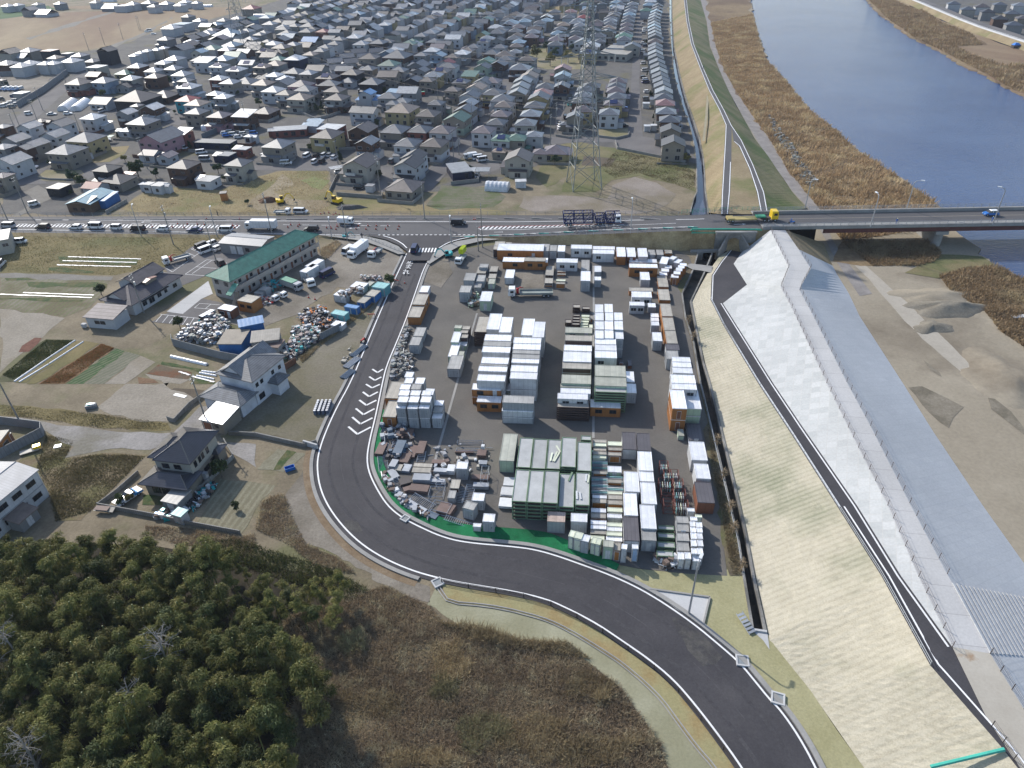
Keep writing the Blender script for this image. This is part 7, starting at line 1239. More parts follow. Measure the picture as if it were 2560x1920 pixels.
for y,w_ in((2.5,.14),(BW-2.9,.14),(BW/2,.12)):m.quad((-2,y-w_/2,BZ+.006),(LB,y-w_/2,BZ+.006),(LB,y+w_/2,BZ+.006),(-2,y+w_/2,BZ+.006))
m.build('lane_lines',paint('worn_line',(.40,.36,.28),.7),r)
pp=T(7,1345,480,-.5);px0=(Vector((pp.x,pp.y,0))-Vector((bl0.x,bl0.y,0))).dot(bu)
for k in range(5):
 m=MB();x=px0+4+k*62;q=[(math.cos(a)*1.3+x,BW/2+math.sin(a)*1.3+(BW*.34 if math.sin(a)>0 else-BW*.34))for a in[2*math.pi*i/20 for i in range(20)]]
 m.hexa([(a,b,-2.5)for a,b in q],[(a,b,BZ-3.0)for a,b in q]);m.box(x,BW/2,BZ-3.0,3.4,BW-.4,.9);m.build('pier',BC,r)
bm=MB();
def lamp(p,h,arm,ang,lab,grp=None,mt=None,lean=0):
 r=empty('street_lamp',tuple(p),RAD(ang),lab,'street lamp',grp);m=MB();m.tube((0,0,0),(0,0,h-.9),.16,8,0,.11);m.tube((0,0,h-.9),(arm*.3,0,h-.25),.10,6);m.tube((arm*.3,0,h-.25),(arm,0,h),.09,6);m.build('pole',mt or STEEL,r)
 m=MB();m.box(arm+.3,0,h-.06,.95,.4,.18);m.build('lamp_head',paint('lamp_white',(.7,.72,.73),.3),r);return r
for n,x,y,h,arm,a,lab in((7,885,300,9,1.0,100,'leftmost near side lamp on the bridge'),(7,1195,150,8.5,1.6,-30,'middle far side lamp with long arm on the bridge'),(7,320,140,8.5,1.0,-30,'far side lamp at the levee end of the bridge'),(7,1940,280,10,1.2,150,'right hand lamp standing near the blue car')):
 p=T(n,x,y,BZ+.2);lamp(p,h,arm,a,lab,'lamps on the bridge')
for n,x,y,z,h,a,lab in((4,1222,382,.1,9.5,100,'street lamp beside the left queue of cars'),(4,1878,388,.1,9,100,'street lamp beside the right end of the queue'),(6,1022,362,2.2,10,90,'street lamp on the embankment behind the yard'),(5,1690,452,.3,8,90,'street lamp at the right corner of the junction'),(14,1527,325,.1,10.2,60,'street lamp on the triangular concrete pad'),(5,655,400,.1,6,100,'short lamp below the main road by the apartments')):
 lamp(T(n,x,y,z),h,.9,a,lab,'street lamps')
pc0,pc1=T(6,1742,508,0),T(6,2085,508,0);w=(pc1-pc0).length;c=(pc0+pc1)/2;r=empty('underpass',(c.x,c.y+.2,0),math.atan2((pc1-pc0).y,(pc1-pc0).x),'concrete underpass portal below the main road','underpass')
xa,xb=(T(6,1850,508)-pc0).length-w/2,(T(6,1952,508)-pc0).length-w/2;H_=5.35;m=MB();m.box((-w/2+xa)/2,0,-.1,xa+w/2,.6,H_);m.box((xb+w/2)/2,0,-.1,w/2-xb,.6,H_)
hx=(xb-xa)/2;cx=(xa+xb)/2;arc=[(cx+hx*math.cos(math.pi*k/10),2.5+1.3*math.sin(math.pi*k/10))for k in range(11)]
for(x0,z0_),(x1,z1_)in zip(arc[:-1],arc[1:]):m.hexa([(x0,-.3,z0_),(x1,-.3,z1_),(x1,.3,z1_),(x0,.3,z0_)],[(x0,-.3,H_-.1),(x1,-.3,H_-.1),(x1,.3,H_-.1),(x0,.3,H_-.1)])
m.build('portal_wall',G_WALL,r);m=MB()
ins=[(xa,-.1)]+[(xa,2.5)]+arc[::-1]+[(xb,-.1)]
for(x0,z0_),(x1,z1_)in zip(ins[:-1],ins[1:]):m.quad((x0,.3,z0_),(x1,.3,z1_),(x1,15,z1_),(x0,15,z0_))
m.quad((xa,.25,.06),(xb,.25,.06),(xb,15,.06),(xa,15,.06));m.quad((xa,15,0),(xb,15,0),(xb,15,4),(xa,15,4));m.build('tunnel_lining',G_WALL,r)
m=MB();m.box(0,0,H_-.1,w+.3,.9,.3);m.build('coping',BC,r)
for s,xx in((-1,xa),(1,xb)):m=MB();m.hexa([(xx,-.3,0),(xx+s*2.6,-3.6,0),(xx+s*3.0,-3.5,0),(xx+s*.4,-.3,0)],[(xx,-.3,4.8),(xx+s*2.6,-3.6,1.4),(xx+s*3.0,-3.5,1.4),(xx+s*.4,-.3,4.8)]);m.build('wing_wall',G_WALL,r)
q0,q1=T(6,1540,515,0),T(6,1835,515,0);w=(q1-q0).length;c=(q0+q1)/2;r=empty('culvert',(c.x,c.y,0),0,'concrete culvert mouth where the canal leaves the embankment','culvert');m=MB();m.box(0,0,-.2,w,.7,.75);m.build('head_wall',BC,r);m=MB();m.box(-w*.28,0,-2.3,w*.3,.8,2.2);m.box(w*.38,0,-2.3,w*.24,.8,2.2);m.build('side_wall',G_WALL,r)
GP=paint('pipe_green',(.04,.33,.22),.45,dirt=.15);z=5.2
z=5.6
pa=[Vector((q.x,q.y-1.2,q.z))for q in(T(6,1512,430,.4),T(6,1520,335,4.4),T(6,1550,306,z),T(6,1860,306,z+.2),T(6,2130,310,z),T(6,2178,335,4.6),T(6,2188,375,3.4))]
r=empty('pipe_bridge',tuple(pa[0]),0,'bright green pipe bridge in front of the main road','pipe bridge');o_=pa[0]
for k,dz in enumerate((0,-1.0)):m=MB();m.path([p-o_+Vector((0,-.2*k,dz if 0<i<6 else 0))for i,p in enumerate(pa)],.22 if k==0 else .15,7);m.build('pipe',GP,r)
m=MB()
for k in range(26):
 a=pa[2].lerp(pa[4],k/25)-o_;m.tube(a+Vector((0,0,0)),a+Vector((0,-.2,-1.0)),.08,4)
 if k<25:b=pa[2].lerp(pa[4],(k+1)/25)-o_;m.tube(a+Vector((0,-.2,-1.0)),b,.045,4)
m.build('lattice',GP,r);
for a,b in((1500,1520),(1580,1590)):m=MB();m.tube(T(6,a,450,0)-o_,T(6,b,335,4.4)-o_,.09,5);m.tube(T(6,a+60,445,0)-o_,T(6,b+20,330,4.6)-o_,.05,5);m.build('support',STEEL,r)
def fence(name,pts,h,step,mt,lab,rails=2,pr=.04,rr=.025,cat='fence',mesh=None,split=True):
 tot=sum((b-a).length for a,b in zip(pts[:-1],pts[1:]));n=max(2,int(tot/step)+1);Q=resample(pts,n);o=Q[0].copy();r=empty(name,tuple(o),0,lab,cat)
 if split and n<=100:
  pm=MB().tube((0,0,-.1),(0,0,h),pr,5).mesh('post',[mt])
  for q in Q:link_mesh('post',pm,r,tuple(q-o))
 else:
  m=MB();
  for q in Q:m.tube(q-o+Vector((0,0,-.1)),q-o+Vector((0,0,h)),pr,4)
  m.build('posts',mt,r)['kind']='stuff'
 for k in range(rails):m=MB();z=h*(k+1)/rails-rr;m.path([q-o+Vector((0,0,z))for q in Q],rr,4);m.build('rail',mt,r)
 if mesh:
  m=MB();strip(m,[q-o+Vector((0,0,.05))for q in Q],[q-o+Vector((0,0,h-.05))for q in Q]);m.build('panel',mesh,r)
 return r
fence('levee_fence',dense(crL[:10],3),1.1,2.6,RAILB,'long brown post and wire fence on the land side of the crest',3,.045,.018)
fence('levee_fence',dense(crR[:9],3),1.1,2.6,RAILB,'long brown post and wire fence on the river side of the crest',3,.045,.018)
fence('levee_fence',dense([crR[9],T(15,2060,910,CZ),T(15,2212,1150,CZ)],3),1.1,2.0,FRMD,'black wire fence at the stained end of the crest',4,.05,.02)
fence('levee_fence',[T(15,1930,1300,CZ),T(15,2070,1500,CZ),T(15,2300,1900,CZ)],1.1,1.6,FRMD,'black wire fence at the bottom right corner',4,.05,.02)
fence('guard_rail',dense(pathL[3:10],3),.75,2.4,RAIL,'low grey guard rail along the levee path',2,.05,.05,'guard rail')
grp_=segm(ROs,.575,.985);fence('guard_rail',[p+Vector((0,0,.1))for p in offset_line(grp_,-.75)],.8,4.0,paint('guard_brown',(.045,.035,.03),.5),'dark brown guard rail outside the near bend',3,.07,.05,'guard rail')
fence('road_fence',[P(x,interp(UP,x)-1,mz(x))for x in range(-60,1900,70)],1.1,3.0,RAIL,'long grey railing on the far side of the main road',3,.05,.03)
fence('road_fence',[P(x,interp(LOr,x)+1,mz(x))for x in range(-60,1000,70)],1.0,2.6,RAIL,'grey railing below the traffic queue',2,.05,.03)
fence('road_fence',[P(x,interp(LOr,x)+1,mz(x))for x in range(1270,1720,50)],1.1,2.0,RAIL,'grey railing above the storage yard',3,.05,.03)
fence('road_fence',[T(5,940,395,.3),T(5,1080,455,.3),T(5,1190,500,.3),T(5,1275,530,.3)],1.1,1.6,RAIL,'grey railing behind the parked box truck',3,.05,.03)
fence('canal_fence',[T(10,1625,0,.1),T(10,1710,360,.1),T(10,1772,650,.1),T(10,1868,1060,.1),T(10,1945,1380,.1),T(10,1985,1640,.1)],.9,2.2,RAIL,'pipe rail fence along the yard side of the canal',1,.04,.05)
fence('road_fence',[T(6,1465,188,4.6),T(6,1800,168,5.4),T(6,2130,160,5.8)],1.2,1.5,GP,'green tinted railing at the foot of the levee ramps',3,.05,.03)
SHT=paint('fence_sheet',(.17,.185,.20),.6,dirt=.25,rib=.4);BRF=paint('brown_fence',(.16,.08,.05),.8,dirt=.3);CBW=paint('block_wall',(.24,.235,.22),.9,dirt=.25,rib=.4)
def wall(name,pts,h,t,mt,lab,cat='wall'):
 o=pts[0].copy();o.z=0;m=MB()
 for a,b in zip(pts[:-1],pts[1:]):
  c=(a+b)/2-o;d=b-a;m.box(c.x,c.y,0,d.length+t*.4,t,h,0,math.atan2(d.y,d.x))
 return tag(m.build(name,mt,None,tuple(o)),lab,cat)
for nm,pts,h,t,mt,lab in(('sheet_fence',TL(4,1495,1290,1500,1330,1900,1440,2110,1480),2.0,.08,SHT,'grey corrugated fence below the scrap yard'),('sheet_fence',TL(5,560,1290,745,1195),2.0,.08,SHT,'grey fence panel right of the junk pile'),('sheet_fence',TL(8,-100,350,20,350,380,395,380,450)+TL(8,0,650),2.0,.08,SHT,'grey weathered fence round the orange hut'),('wooden_fence',TL(8,1890,380,1990,350,2212,180)+TL(9,-10,130)+TL(5,60,1659,350,1480),1.5,.08,BRF,'long brown fence beside the grey tiled house'),('retaining_wall',TL(9,-230,440,0,450,420,545,525,515),.9,.25,G_WALL,'low retaining wall left of the curved road'),('block_wall',TL(8,850,1060,1330,1150,1600,1210,2080,1300),.9,.15,CBW,'low block wall behind the bamboo grove'),('block_wall',TL(8,850,1060,1000,950,1200,775),.8,.15,CBW,'low wall beside the white sports car'),('block_wall',TL(8,1620,960,1760,900,2020,640,1940,500),.9,.15,CBW,'low wall on the right of the black tiled house'),('block_wall',TL(8,1910,0,1640,190,1510,330,1450,310),.9,.15,CBW,'dark wall beside the pale drive'),('noise_fence',TL(0,0,660,300,640,600,580),2.6,.12,SHT,'grey fence along the back of the truck yard'),('noise_fence',TL(0,590,640,380,800,160,930),3.0,.12,SHT,'tall grey fence beside the wide left road'),('noise_fence',TL(0,1750,1200,1960,1110,2212,1120),2.2,.12,SHT,'grey fence round the car lot'),('block_wall',TL(0,330,1540,430,1555,600,1560,720,1545),.7,.2,CBW,'curved block wall of the traffic island'),('block_wall',TL(2,740,1185,900,1205,1005,1180,1012,1150),.9,.2,CBW,'block wall round the grassy corner plot'),('block_wall',TL(2,890,1230,910,1290,1500,1410),1.0,.2,CBW,'low wall along the meadow behind the last riverside house'),('block_wall',TL(2,380,1180,500,1200,600,1190),.9,.2,CBW,'low block wall left of the pylon'),('block_wall',TL(1,380,1300,560,1310,860,1290),1.1,.2,CBW,'wall behind the small car park'),('block_wall',TL(1,640,1659,700,1530,760,1500),1.1,.2,CBW,'wall left of the tall cream house'),('block_wall',TL(5,700,30,1090,60,1095,20),1.2,.2,CBW,'pale wall in front of the tall cream house'),('block_wall',TL(4,920,190,1100,90),1.2,.2,CBW,'dark wall right of the tin roofed workshop'),('block_wall',TL(1,340,960,520,1040,640,1010,860,930),1.2,.2,CBW,'wall curving round the dark hedge garden'),):wall(nm,pts,h,t,mt,lab,'fence' if 'fence' in nm else 'wall')
m=MB();m.box(0,0,0,3.1,.3,1.1);tag(m.build('end_wall',G_CONC,None,tuple(T(9,475,545,0)),RAD(-25)),'pale concrete end of the retaining wall','wall')
POLE=paint('pole_concrete',(.23,.22,.205),.8);INS=paint('insulator',(.45,.45,.44),.4)
def upole(n,x,y,h,lab,arms=2,tr=False,ang=90):
 p=T(n,x,y,0);r=empty('utility_pole',(p.x,p.y,0),RAD(ang),lab,'utility pole','utility poles');m=MB();m.tube((0,0,0),(0,0,h),.17,8,0,.10);m.build('pole',POLE,r)
 for k in range(arms):m=MB();m.box(0,0,h-.5-k*.9,1.8-k*.3,.09,.09);[m.tube((q,0,h-.45-k*.9),(q,0,h-.2-k*.9),.05,5)for q in(-.75+k*.12,0,.75-k*.12)];m.build('crossarm',INS,r)
 if tr:m=MB();m.tube((.35,0,h-3.2),(.35,0,h-2.3),.28,8);m.build('transformer',INS,r)
 return p
UP_=[(4,1500,455,12,1,'above the car park'),(4,1880,640,13,0,'at the corner of the green roofed block'),(4,1245,1045,10.5,1,'in front of the dark tiled house'),(8,185,350,14,0,'beside the gravel lane at the left edge'),(8,1805,385,12,0,'in front of the white roofed garage'),(5,140,372,13,1,'behind the green roofed block'),(5,790,420,11,0,'left of the junction'),(5,1958,480,13,0,'right of the junction'),(5,1922,512,8,0,'shorter one right of the junction'),(5,1460,248,12,0,'on the far side of the junction'),(4,240,182,12,0,'by the side lane at the left'),(4,70,250,10,0,'at the left end of the main road'),(2,380,1140,12,1,'in the short street of the riverside suburb'),(2,333,1250,12,0,'at the foot of the short street'),(2,452,800,11,0,'halfway up the short street'),(0,370,950,11,0,'on the wide left road, right one'),(0,350,1110,13,0,'on the wide left road, tall near one'),(0,185,1130,13,0,'at the left junction of the wide road'),(0,590,770,12,0,'behind the tall grey fence'),(0,770,440,12,0,'at the paddy edge, left one'),(0,905,390,12,0,'at the paddy edge, second one'),(0,1065,345,12,0,'on the paddy lane'),(0,1205,262,11,0,'on the paddy lane, left of a pair'),(0,1218,262,11,0,'on the paddy lane, right of a pair'),(0,1275,1460,12,0,'by the small orchard'),(1,1080,1700,14,1,'right of the tall cream house'),(1,710,1420,9,0,'beside the small car park'),(1,622,1055,9,0,'by the red flat roofs'),(1,1710,1400,12,0,'at the foot of the middle street'),(1,1755,1340,12,0,'second on the middle street'),(1,1872,1130,12,0,'third on the middle street'),(1,1575,880,14,1,'beside the black walled house'),(0,1780,500,11,0,'in the middle of the left houses'),(0,710,1180,11,0,'right of the yellow house'),(1,900,1060,10,0,'behind the brown gabled house'),(0,2138,1095,11,0,'by the tan slanted roof'),(0,150,1160,9,0,'left edge pair'),(8,1770,240,1,0,'x')]
for n,x,y,h,tr,lab in UP_[:-1]:upole(n,x,y,h,'utility pole %s'%lab,2 if h>9.5 else 1,bool(tr),90 if n>3 else 60)
def pylon(c,base,h,lab,sc=1.0,rz=0.0):
 r=empty('pylon',tuple(c),rz,lab,'pylon','lattice pylons');PST=paint('pylon_steel',(.20,.22,.225),.5,.2,dirt=.1);sc=sc*1.25;
 def hw(z):return base/2*(1-.80*min(1,z/(h*.55)))if z<h*.55 else base/2*.20*(1-.45*(z-h*.55)/(h*.45))
 def hwz(z):t=z/h;return base/2*max(.10,(1-t)**1.5*.9+.10)
 lv=[0];
 while lv[-1]<h:lv.append(min(h,lv[-1]+max(2.2,hwz(lv[-1])*1.5)))
 for q,(sx,sy)in enumerate(((-1,-1),(1,-1),(1,1),(-1,1))):
  m=MB();m.path([Vector((sx*hwz(z),sy*hwz(z),z))for z in lv],.14*sc,4);m.build('leg',PST,r)
 for f in range(4):
  m=MB();c4=((-1,-1),(1,-1),(1,1),(-1,1));a,b=c4[f],c4[(f+1)%4]
  for z0,z1 in zip(lv[:-1],lv[1:]):
   A0,B0,A1,B1=[Vector((k[0]*hwz(z),k[1]*hwz(z),z))for z in(z0,z1)for k in(a,b)]
   m.tube(A0,B1,.06*sc,4);m.tube(B0,A1,.06*sc,4);m.tube(A1,B1,.05*sc,4)
  m.build('bracing',PST,r)
 for k,z in enumerate((h*.42,h*.52,h*.62,h*.72,h*.83,h*.94)):
  L=(7.5,9.5,8.5,9.5,8.0,6.5)[k];hh=hwz(z)
  for s in(-1,1):
   m=MB();tip=Vector((s*L,0,z))
   for yy in(-hh,hh):m.tube((s*hh,yy,z),tip,.09*sc,4);m.tube((s*hh,yy,z+1.6),tip,.07*sc,4);m.tube((s*(hh+L)/2,yy/2,z),(s*hh,yy,z+1.6),.04,4)
   ca_=m.build('cross_arm',PST,r)
   m=MB();m.tube(tip,tip-Vector((0,0,2.2)),.12,5);m.tube(tip-Vector((s*2.0,0,0)),tip-Vector((s*2.0,0,1.8)),.09,5);m.build('insulator',INS,ca_)
 return r
L0,L1=T(2,498,1640),T(2,768,1650);b_=(L1-L0).length;c=(L0+L1)/2+Vector((0,b_*.42,0));PYA=pylon(c,b_*.95,66,'tall lattice pylon standing in the meadow beyond the main road',1.0,RAD(8))
c2=P(612,135);PYB=pylon(c2,11,64,'second lattice pylon among the far left houses',.9,RAD(-20))
for k,z in enumerate((66*.42-2,66*.62-2,66*.83-2)):
 for s in(-1,1):
  a=c+Vector((s*8.5,s*1.2,z));d=(c2+Vector((s*8,0,z*.95)));m=MB();pts=[]
  for i in range(25):
   t=i/24;q=a.lerp(d,t);q.z-=4*9*t*(1-t);pts.append(q)
  m.path(pts,.035,4);tag(m.build('power_line',FRMD),'thin sagging power line between the pylons, %s %s'%(['lower','middle','upper'][k],'left' if s<0 else 'right'),'power line','power lines')
def pit(n,x,y,w,rz,lab,z=.1):
 p=T(n,x,y,z);r=empty('drain_pit',(p.x,p.y,0),RAD(rz),lab,'drain pit');m=MB()
 for q in(-1,1):m.box(q*(w/2-.1),0,z,.2,w,.22);m.box(0,q*(w/2-.1),z,w-.4,.2,.22)
 m.build('rim',G_CONC,r);m=MB();m.box(0,0,z,w-.4,w-.4,.12);m.build('grate',paint('grate',(.20,.22,.23),.5),r)
pit(13,1570,60,1.5,30,'square drain pit where the guard rail begins');pit(9,1290,1165,1.3,-35,'drain pit in the gutter inside the bend');pit(14,1990,735,1.6,-10,'square drain pit beside the white line, upper one');pit(15,85,1062,1.6,-20,'square drain pit beside the white line, lower one')
p=T(14,2012,420,0);r=empty('steel_steps',(p.x,p.y,0),RAD(112),'small blue grey steel steps by the canal end','steps')
for k in range(6):m=MB();m.box(-1.4+k*.5,0,.25+.1*k,.34,1.0,.07);m.build('tread',GRSH,r)
m=MB();m.tube((-1.6,-.5,.1),(1.4,-.5,.9),.05,4);m.build('side_rail',STEEL,r);m=MB();m.tube((-1.6,.5,.1),(1.4,.5,.9),.05,4);m.build('side_rail',STEEL,r)
p0=T(9,580,215,0);DR=MB().tube((0,0,0),(0,0,.85),.3,12).mesh('drum',[paint('drum_blue',(.10,.12,.17),.4)]);TOPM=MB().tube((0,0,.85),(0,0,.92),.26,10).mesh('drum_lid',[STEEL])
for i in range(4):
 for j in range(6):
  q=p0+Vector((-1.15+i*.78,-1.7+j*.66,0));r=empty('drum',(q.x,q.y,.07),0,'dark blue drum, column %s row %s of the drum block'%(ORD[i],ORD[j]),'drum','drums on the sandy lot');link_mesh('drum_body',DR,r);link_mesh('drum_lid',TOPM,r)
for n,x,y,L,a,k,mt,lab in((5,885,1380,5.0,62,4,BLSH,'upper bundle of blue grey pipes by the kerb'),(5,825,1480,4.4,62,5,GRSH,'middle bundle of blue grey pipes by the kerb'),(5,790,1580,3.4,62,5,BLSH,'lower dark pipe bundle by the kerb')):
 p=T(n,x,y,0);r=empty('pipe_bundle',(p.x,p.y,.1),RAD(a),lab,'pipe bundle')
 for q in range(k):
  m=MB();m.tube((-L/2,(q-k/2)*.34,.18),(L/2,(q-k/2)*.34,.18),.16,7);m.build('pipe',mt,r)
p=T(9,295,740,0);r=empty('plastic_tank',(p.x,p.y,.05),RAD(25),'blue plastic tank by the small garden bed','tank');m=MB();m.box(0,0,0,1.7,.9,.1)
for q in(-1,1):m.box(q*.82,0,.1,.06,.9,.5);m.box(0,q*.42,.1,1.6,.06,.5)
m.build('shell',cpaint('blue'),r)
p=T(8,792,205,0);r=empty('skip',(p.x,p.y,.05),RAD(15),'dark grey skip with green and white bags by the lane','skip');m=MB();m.box(0,0,0,1.9,1.1,.7);m.build('bin',SHT,r);m=MB();m.box(-.2,.1,.7,.9,.6,.18);m.build('bag',cpaint('teal'),r);m=MB();m.box(.5,0,.7,.6,.5,.2);m.build('bag',WHSH,r)
p=T(8,260,590,0);r=empty('barrow',(p.x,p.y,.1),RAD(30),'yellow and tan cart frame outside the sheet fence','cart');m=MB();m.box(0,0,.2,3.0,1.2,.15);m.build('bed',RTAN,r);m=MB();m.box(1.3,.2,.35,1.2,.9,.5);m.build('cover',cpaint('yellow'),r)
p=T(8,500,540,0);m=MB();m.box(0,0,.05,1.2,1.0,.12);tag(m.build('board',WHSH,None,(p.x,p.y,0),.3),'pale square board lying in the weeds','board')
p=T(8,1557,102,0);m=MB();m.box(0,0,.05,2.9,.8,.05);tag(m.build('white_sheet',WHSH,None,(p.x,p.y,0),RAD(-22)),'white plastic sheet on the dark brown plot','sheet')
p=T(8,1385,1150,0);m=MB();m.box(0,0,0,1.8,.5,.9,0,0,.8);tag(m.build('blue_tarpaulin',cpaint('blue'),None,(p.x,p.y,0),RAD(-14)),'bright blue tarpaulin draped on the low wall','tarpaulin')
p=T(8,915,1105,0);r=empty('lumber_rack',(p.x,p.y,0),RAD(-8),'rack of old timber under metal sheets at the wall end','rack')
for k in range(5):m=MB();m.box(0,-.4+k*.2,.5+.05*k,3.4,.16,.1);m.build('timber',RTAN,r)
m=MB();m.box(-.4,0,.82,2.4,1.0,.04);m.build('metal_sheet',BRSH,r)
p=T(3,2135,415,-.5);r=empty('tent',(p.x,p.y,-.5),0,'blue tent on the far river bank','tent');m=MB();m.box(0,0,0,4,3,1.8);m.build('tent_wall',FRMD,r);m=MB();m.box(0,0,1.8,4.3,3.3,1.2,0,0,.4);m.build('tent_roof',cpaint('blue'),r)
p=T(7,2165,1090,-.5);r=empty('boat',(p.x,p.y,-.45),.1,'small white boat hull lying on the river flat','boat');m=MB();m.hexa([(-1.6,-.3,0),(1.2,-.3,0),(2.0,0,.1),(1.2,.3,0),(-1.6,.3,0)],[(-1.7,-.6,.5),(1.3,-.6,.5),(2.4,0,.6),(1.3,.6,.5),(-1.7,.6,.5)]);m.build('hull',WHSH,r)
a,b=T(15,1400,1659,3.5),T(15,2035,1508,6.05);m=MB();pts=[a.lerp(b,k/40)+Vector((0,0,.25))for k in range(41)];m.path(pts,.22,6);tag(m.build('green_netting',paint('net_teal',(.05,.38,.30),.7)),'rolled green netting at the end of the straw slope','netting')
def heap(name,poly,n,hmax,mts,lab,z0=.05,smin=.25,smax=.9,seed=1,cat='scrap'):
 rr=random.Random(seed);mb=MB();xs=[p.x for p in poly];ys=[p.y for p in poly];pl=[(p.x,p.y)for p in poly];k=0;cx,cy=sum(xs)/len(xs),sum(ys)/len(ys)
 while k<n:
  x,y=rr.uniform(min(xs),max(xs)),rr.uniform(min(ys),max(ys))
  if not inpoly(x,y,pl):continue
  k+=1;z=z0+rr.random()**1.6*hmax;s=rr.uniform(smin,smax);mi=rr.randrange(len(mts));a=rr.uniform(0,3.1)
  if rr.random()<.35:mb.tube((x-math.cos(a)*s,y-math.sin(a)*s,z),(x+math.cos(a)*s,y+math.sin(a)*s,z+rr.uniform(-.2,.4)),s*.14,5,mi)
  else:mb.box(x,y,z,s*rr.uniform(.6,1.6),s,s*rr.uniform(.3,.9),mi,a,rr.uniform(.7,1))
 return tag(mb.build(name,mts),lab,cat,None,'stuff')
PK=paint('scrap_pink',(.34,.27,.25),.7);SG=paint('scrap_sage',(.28,.29,.26),.7);SB=paint('scrap_brown',(.15,.11,.09),.8);SD=paint('scrap_dark',(.035,.035,.04),.7)
heap('scrap_heap',TL(4,1530,1270,1720,1150,1900,1090,2000,1160,1950,1250,1850,1320,1600,1300),620,1.5,[WHSH,STEEL,PK,SG,GRSH,WHSH,SB,SD,SG],'heap of white appliances and bags inside the grey fence',seed=2)
heap('scrap_heap',TL(5,370,1090,450,1050,600,1020,640,1090,720,1140,640,1190,540,1180,420,1170),520,1.2,[SD,SD,GRSH,PK,WHSH,SB,cpaint('orange'),FRM],'dark heap of scrap metal in front of the teal container',seed=3)
heap('scrap_heap',TL(5,330,1180,420,1180,560,1200,560,1290,480,1320,430,1370,330,1440,220,1460,230,1390,300,1330),720,1.2,[WHSH,PK,SG,GRSH,SD,SB,STEEL,cpaint('teal'),RTAN,SG],'long heap of mixed white junk beside the sheds',seed=4)
heap('scrap_heap',TL(5,60,790,180,790,230,830,150,870,60,850),90,.8,[cpaint('teal'),SB,GRSH,SG],'small clutter behind the white pickups',seed=5)
heap('scrap_heap',TL(5,-40,930,60,920,160,960,60,985,-40,970),90,.6,[cpaint('red'),WHSH,SB,SG],'reddish clutter in front of the white pickups',seed=6)
heap('scrap_heap',TL(5,900,740,1080,740,1080,775,960,775),90,.9,[SB,PK,WHSH,RTAN],'clutter behind the teal container',seed=7)
heap('scrap_heap',TL(5,720,960,900,890,960,920,760,1000),90,.5,[RTAN,WHSH,SB],'planks and clutter on the blue container tops',z0=2.3,seed=8)
heap('stone_blocks',TL(5,1300,1170,1345,1180,1300,1300,1270,1400,1355,1410,1350,1550,1240,1600,1170,1640,1180,1480,1240,1330),330,.8,[CBW,SG,SB,G_WALL,GRSH],'stone blocks and pallets beside the green sheet',seed=9,cat='stone blocks')
heap('scrap_heap',TL(10,1240,1510,1430,1500,1440,1590,1290,1590),110,.8,[GRSH,FRMD,SB,WHSH],'grey scrap pile near the white booths',seed=10)
heap('scrap_heap',TL(9,1110,760,1180,850,1240,960,1360,1060,1540,1150,1500,1170,1320,1090,1180,960,1080,800),110,.7,[GRSH,FRM,SB,WHSH],'strip of loose metal along the green sheet',seed=11)
heap('scrap_heap',TL(9,1080,380,1350,370,1380,600,1300,680,1120,700),100,.8,[GRSH,FRM,BRSH,BLSH,FRMD],'loose scaffold parts at the top of the corner',seed=12)
heap('scrap_heap',TL(9,1500,560,2020,500,2030,700,1700,900,1480,860),50,.6,[GRSH,FRM,BRSH,WHSH,RTAN],'loose parts in the middle of the scaffold corner',seed=13)
heap('scrap_heap',TL(8,1330,1120,1600,1080,1760,920,1850,860,1880,900,1680,1110,1560,1190,1340,1170),130,.5,[GRSH,WHSH,SB,cpaint('teal'),SD],'garden clutter along the near wall',seed=14)
heap('scrap_heap',TL(6,110,590,215,600,215,660,110,650),80,.9,[WHSH,GRSH,SB,SD],'clutter stored in the open hut',seed=15)
heap('scrap_heap',TL(5,1840,900,1935,880,1930,980,1835,1010),90,.9,[WSAGE,SB,GRSH],'pale green frames beside the green hut',seed=16)
heap('concrete_chips',TL(5,720,1470,790,1370,830,1340,820,1420,760,1480),14,.1,[RTAN],'thin planks scattered on the sandy lot',seed=17,cat='planks')
heap('rubble',TL(3,0,1000,120,1150,230,1300,420,1600,360,1659,200,1400,60,1180,z=-.5),300,.7,[G_WALL,SG],'rubble edge between track and reeds',z0=-.45,smin=.4,smax=1.2,seed=18,cat='rubble')
def leafmat(name,c1,c2,c3,scale=.5):
 m,n,b=_base(name,.7);b.inputs['Specular IOR Level'].default_value=.25;v=_pos(n);oi=n.nodes.new('ShaderNodeObjectInfo')
 col=_ramp(n,_noise(n,v,scale,4),.3,.7,c1,c2);col=_mix(n,_ramp(n,_noise(n,v,scale*3.1,3),.5,.66,(0,0,0),(.8,)*3),col,c3)
 hv=n.nodes.new('ShaderNodeMath');hv.operation='MULTIPLY_ADD';n.links.new(oi.outputs['Random'],hv.inputs[0]);hv.inputs[1].default_value=.7;hv.inputs[2].default_value=.65
 hs=n.nodes.new('ShaderNodeHueSaturation');n.links.new(hv.outputs[0],hs.inputs['Value']);n.links.new(col,hs.inputs['Color']);n.links.new(hs.outputs[0],b.inputs['Base Color'])
 t=n.nodes.new('ShaderNodeBsdfTranslucent');n.links.new(hs.outputs[0],t.inputs['Color']);mx=n.nodes.new('ShaderNodeMixShader');mx.inputs[0].default_value=.25
 n.links.new(b.outputs[0],mx.inputs[1]);n.links.new(t.outputs[0],mx.inputs[2]);n.links.new(mx.outputs[0],n.nodes['Material Output'].inputs[0]);return m
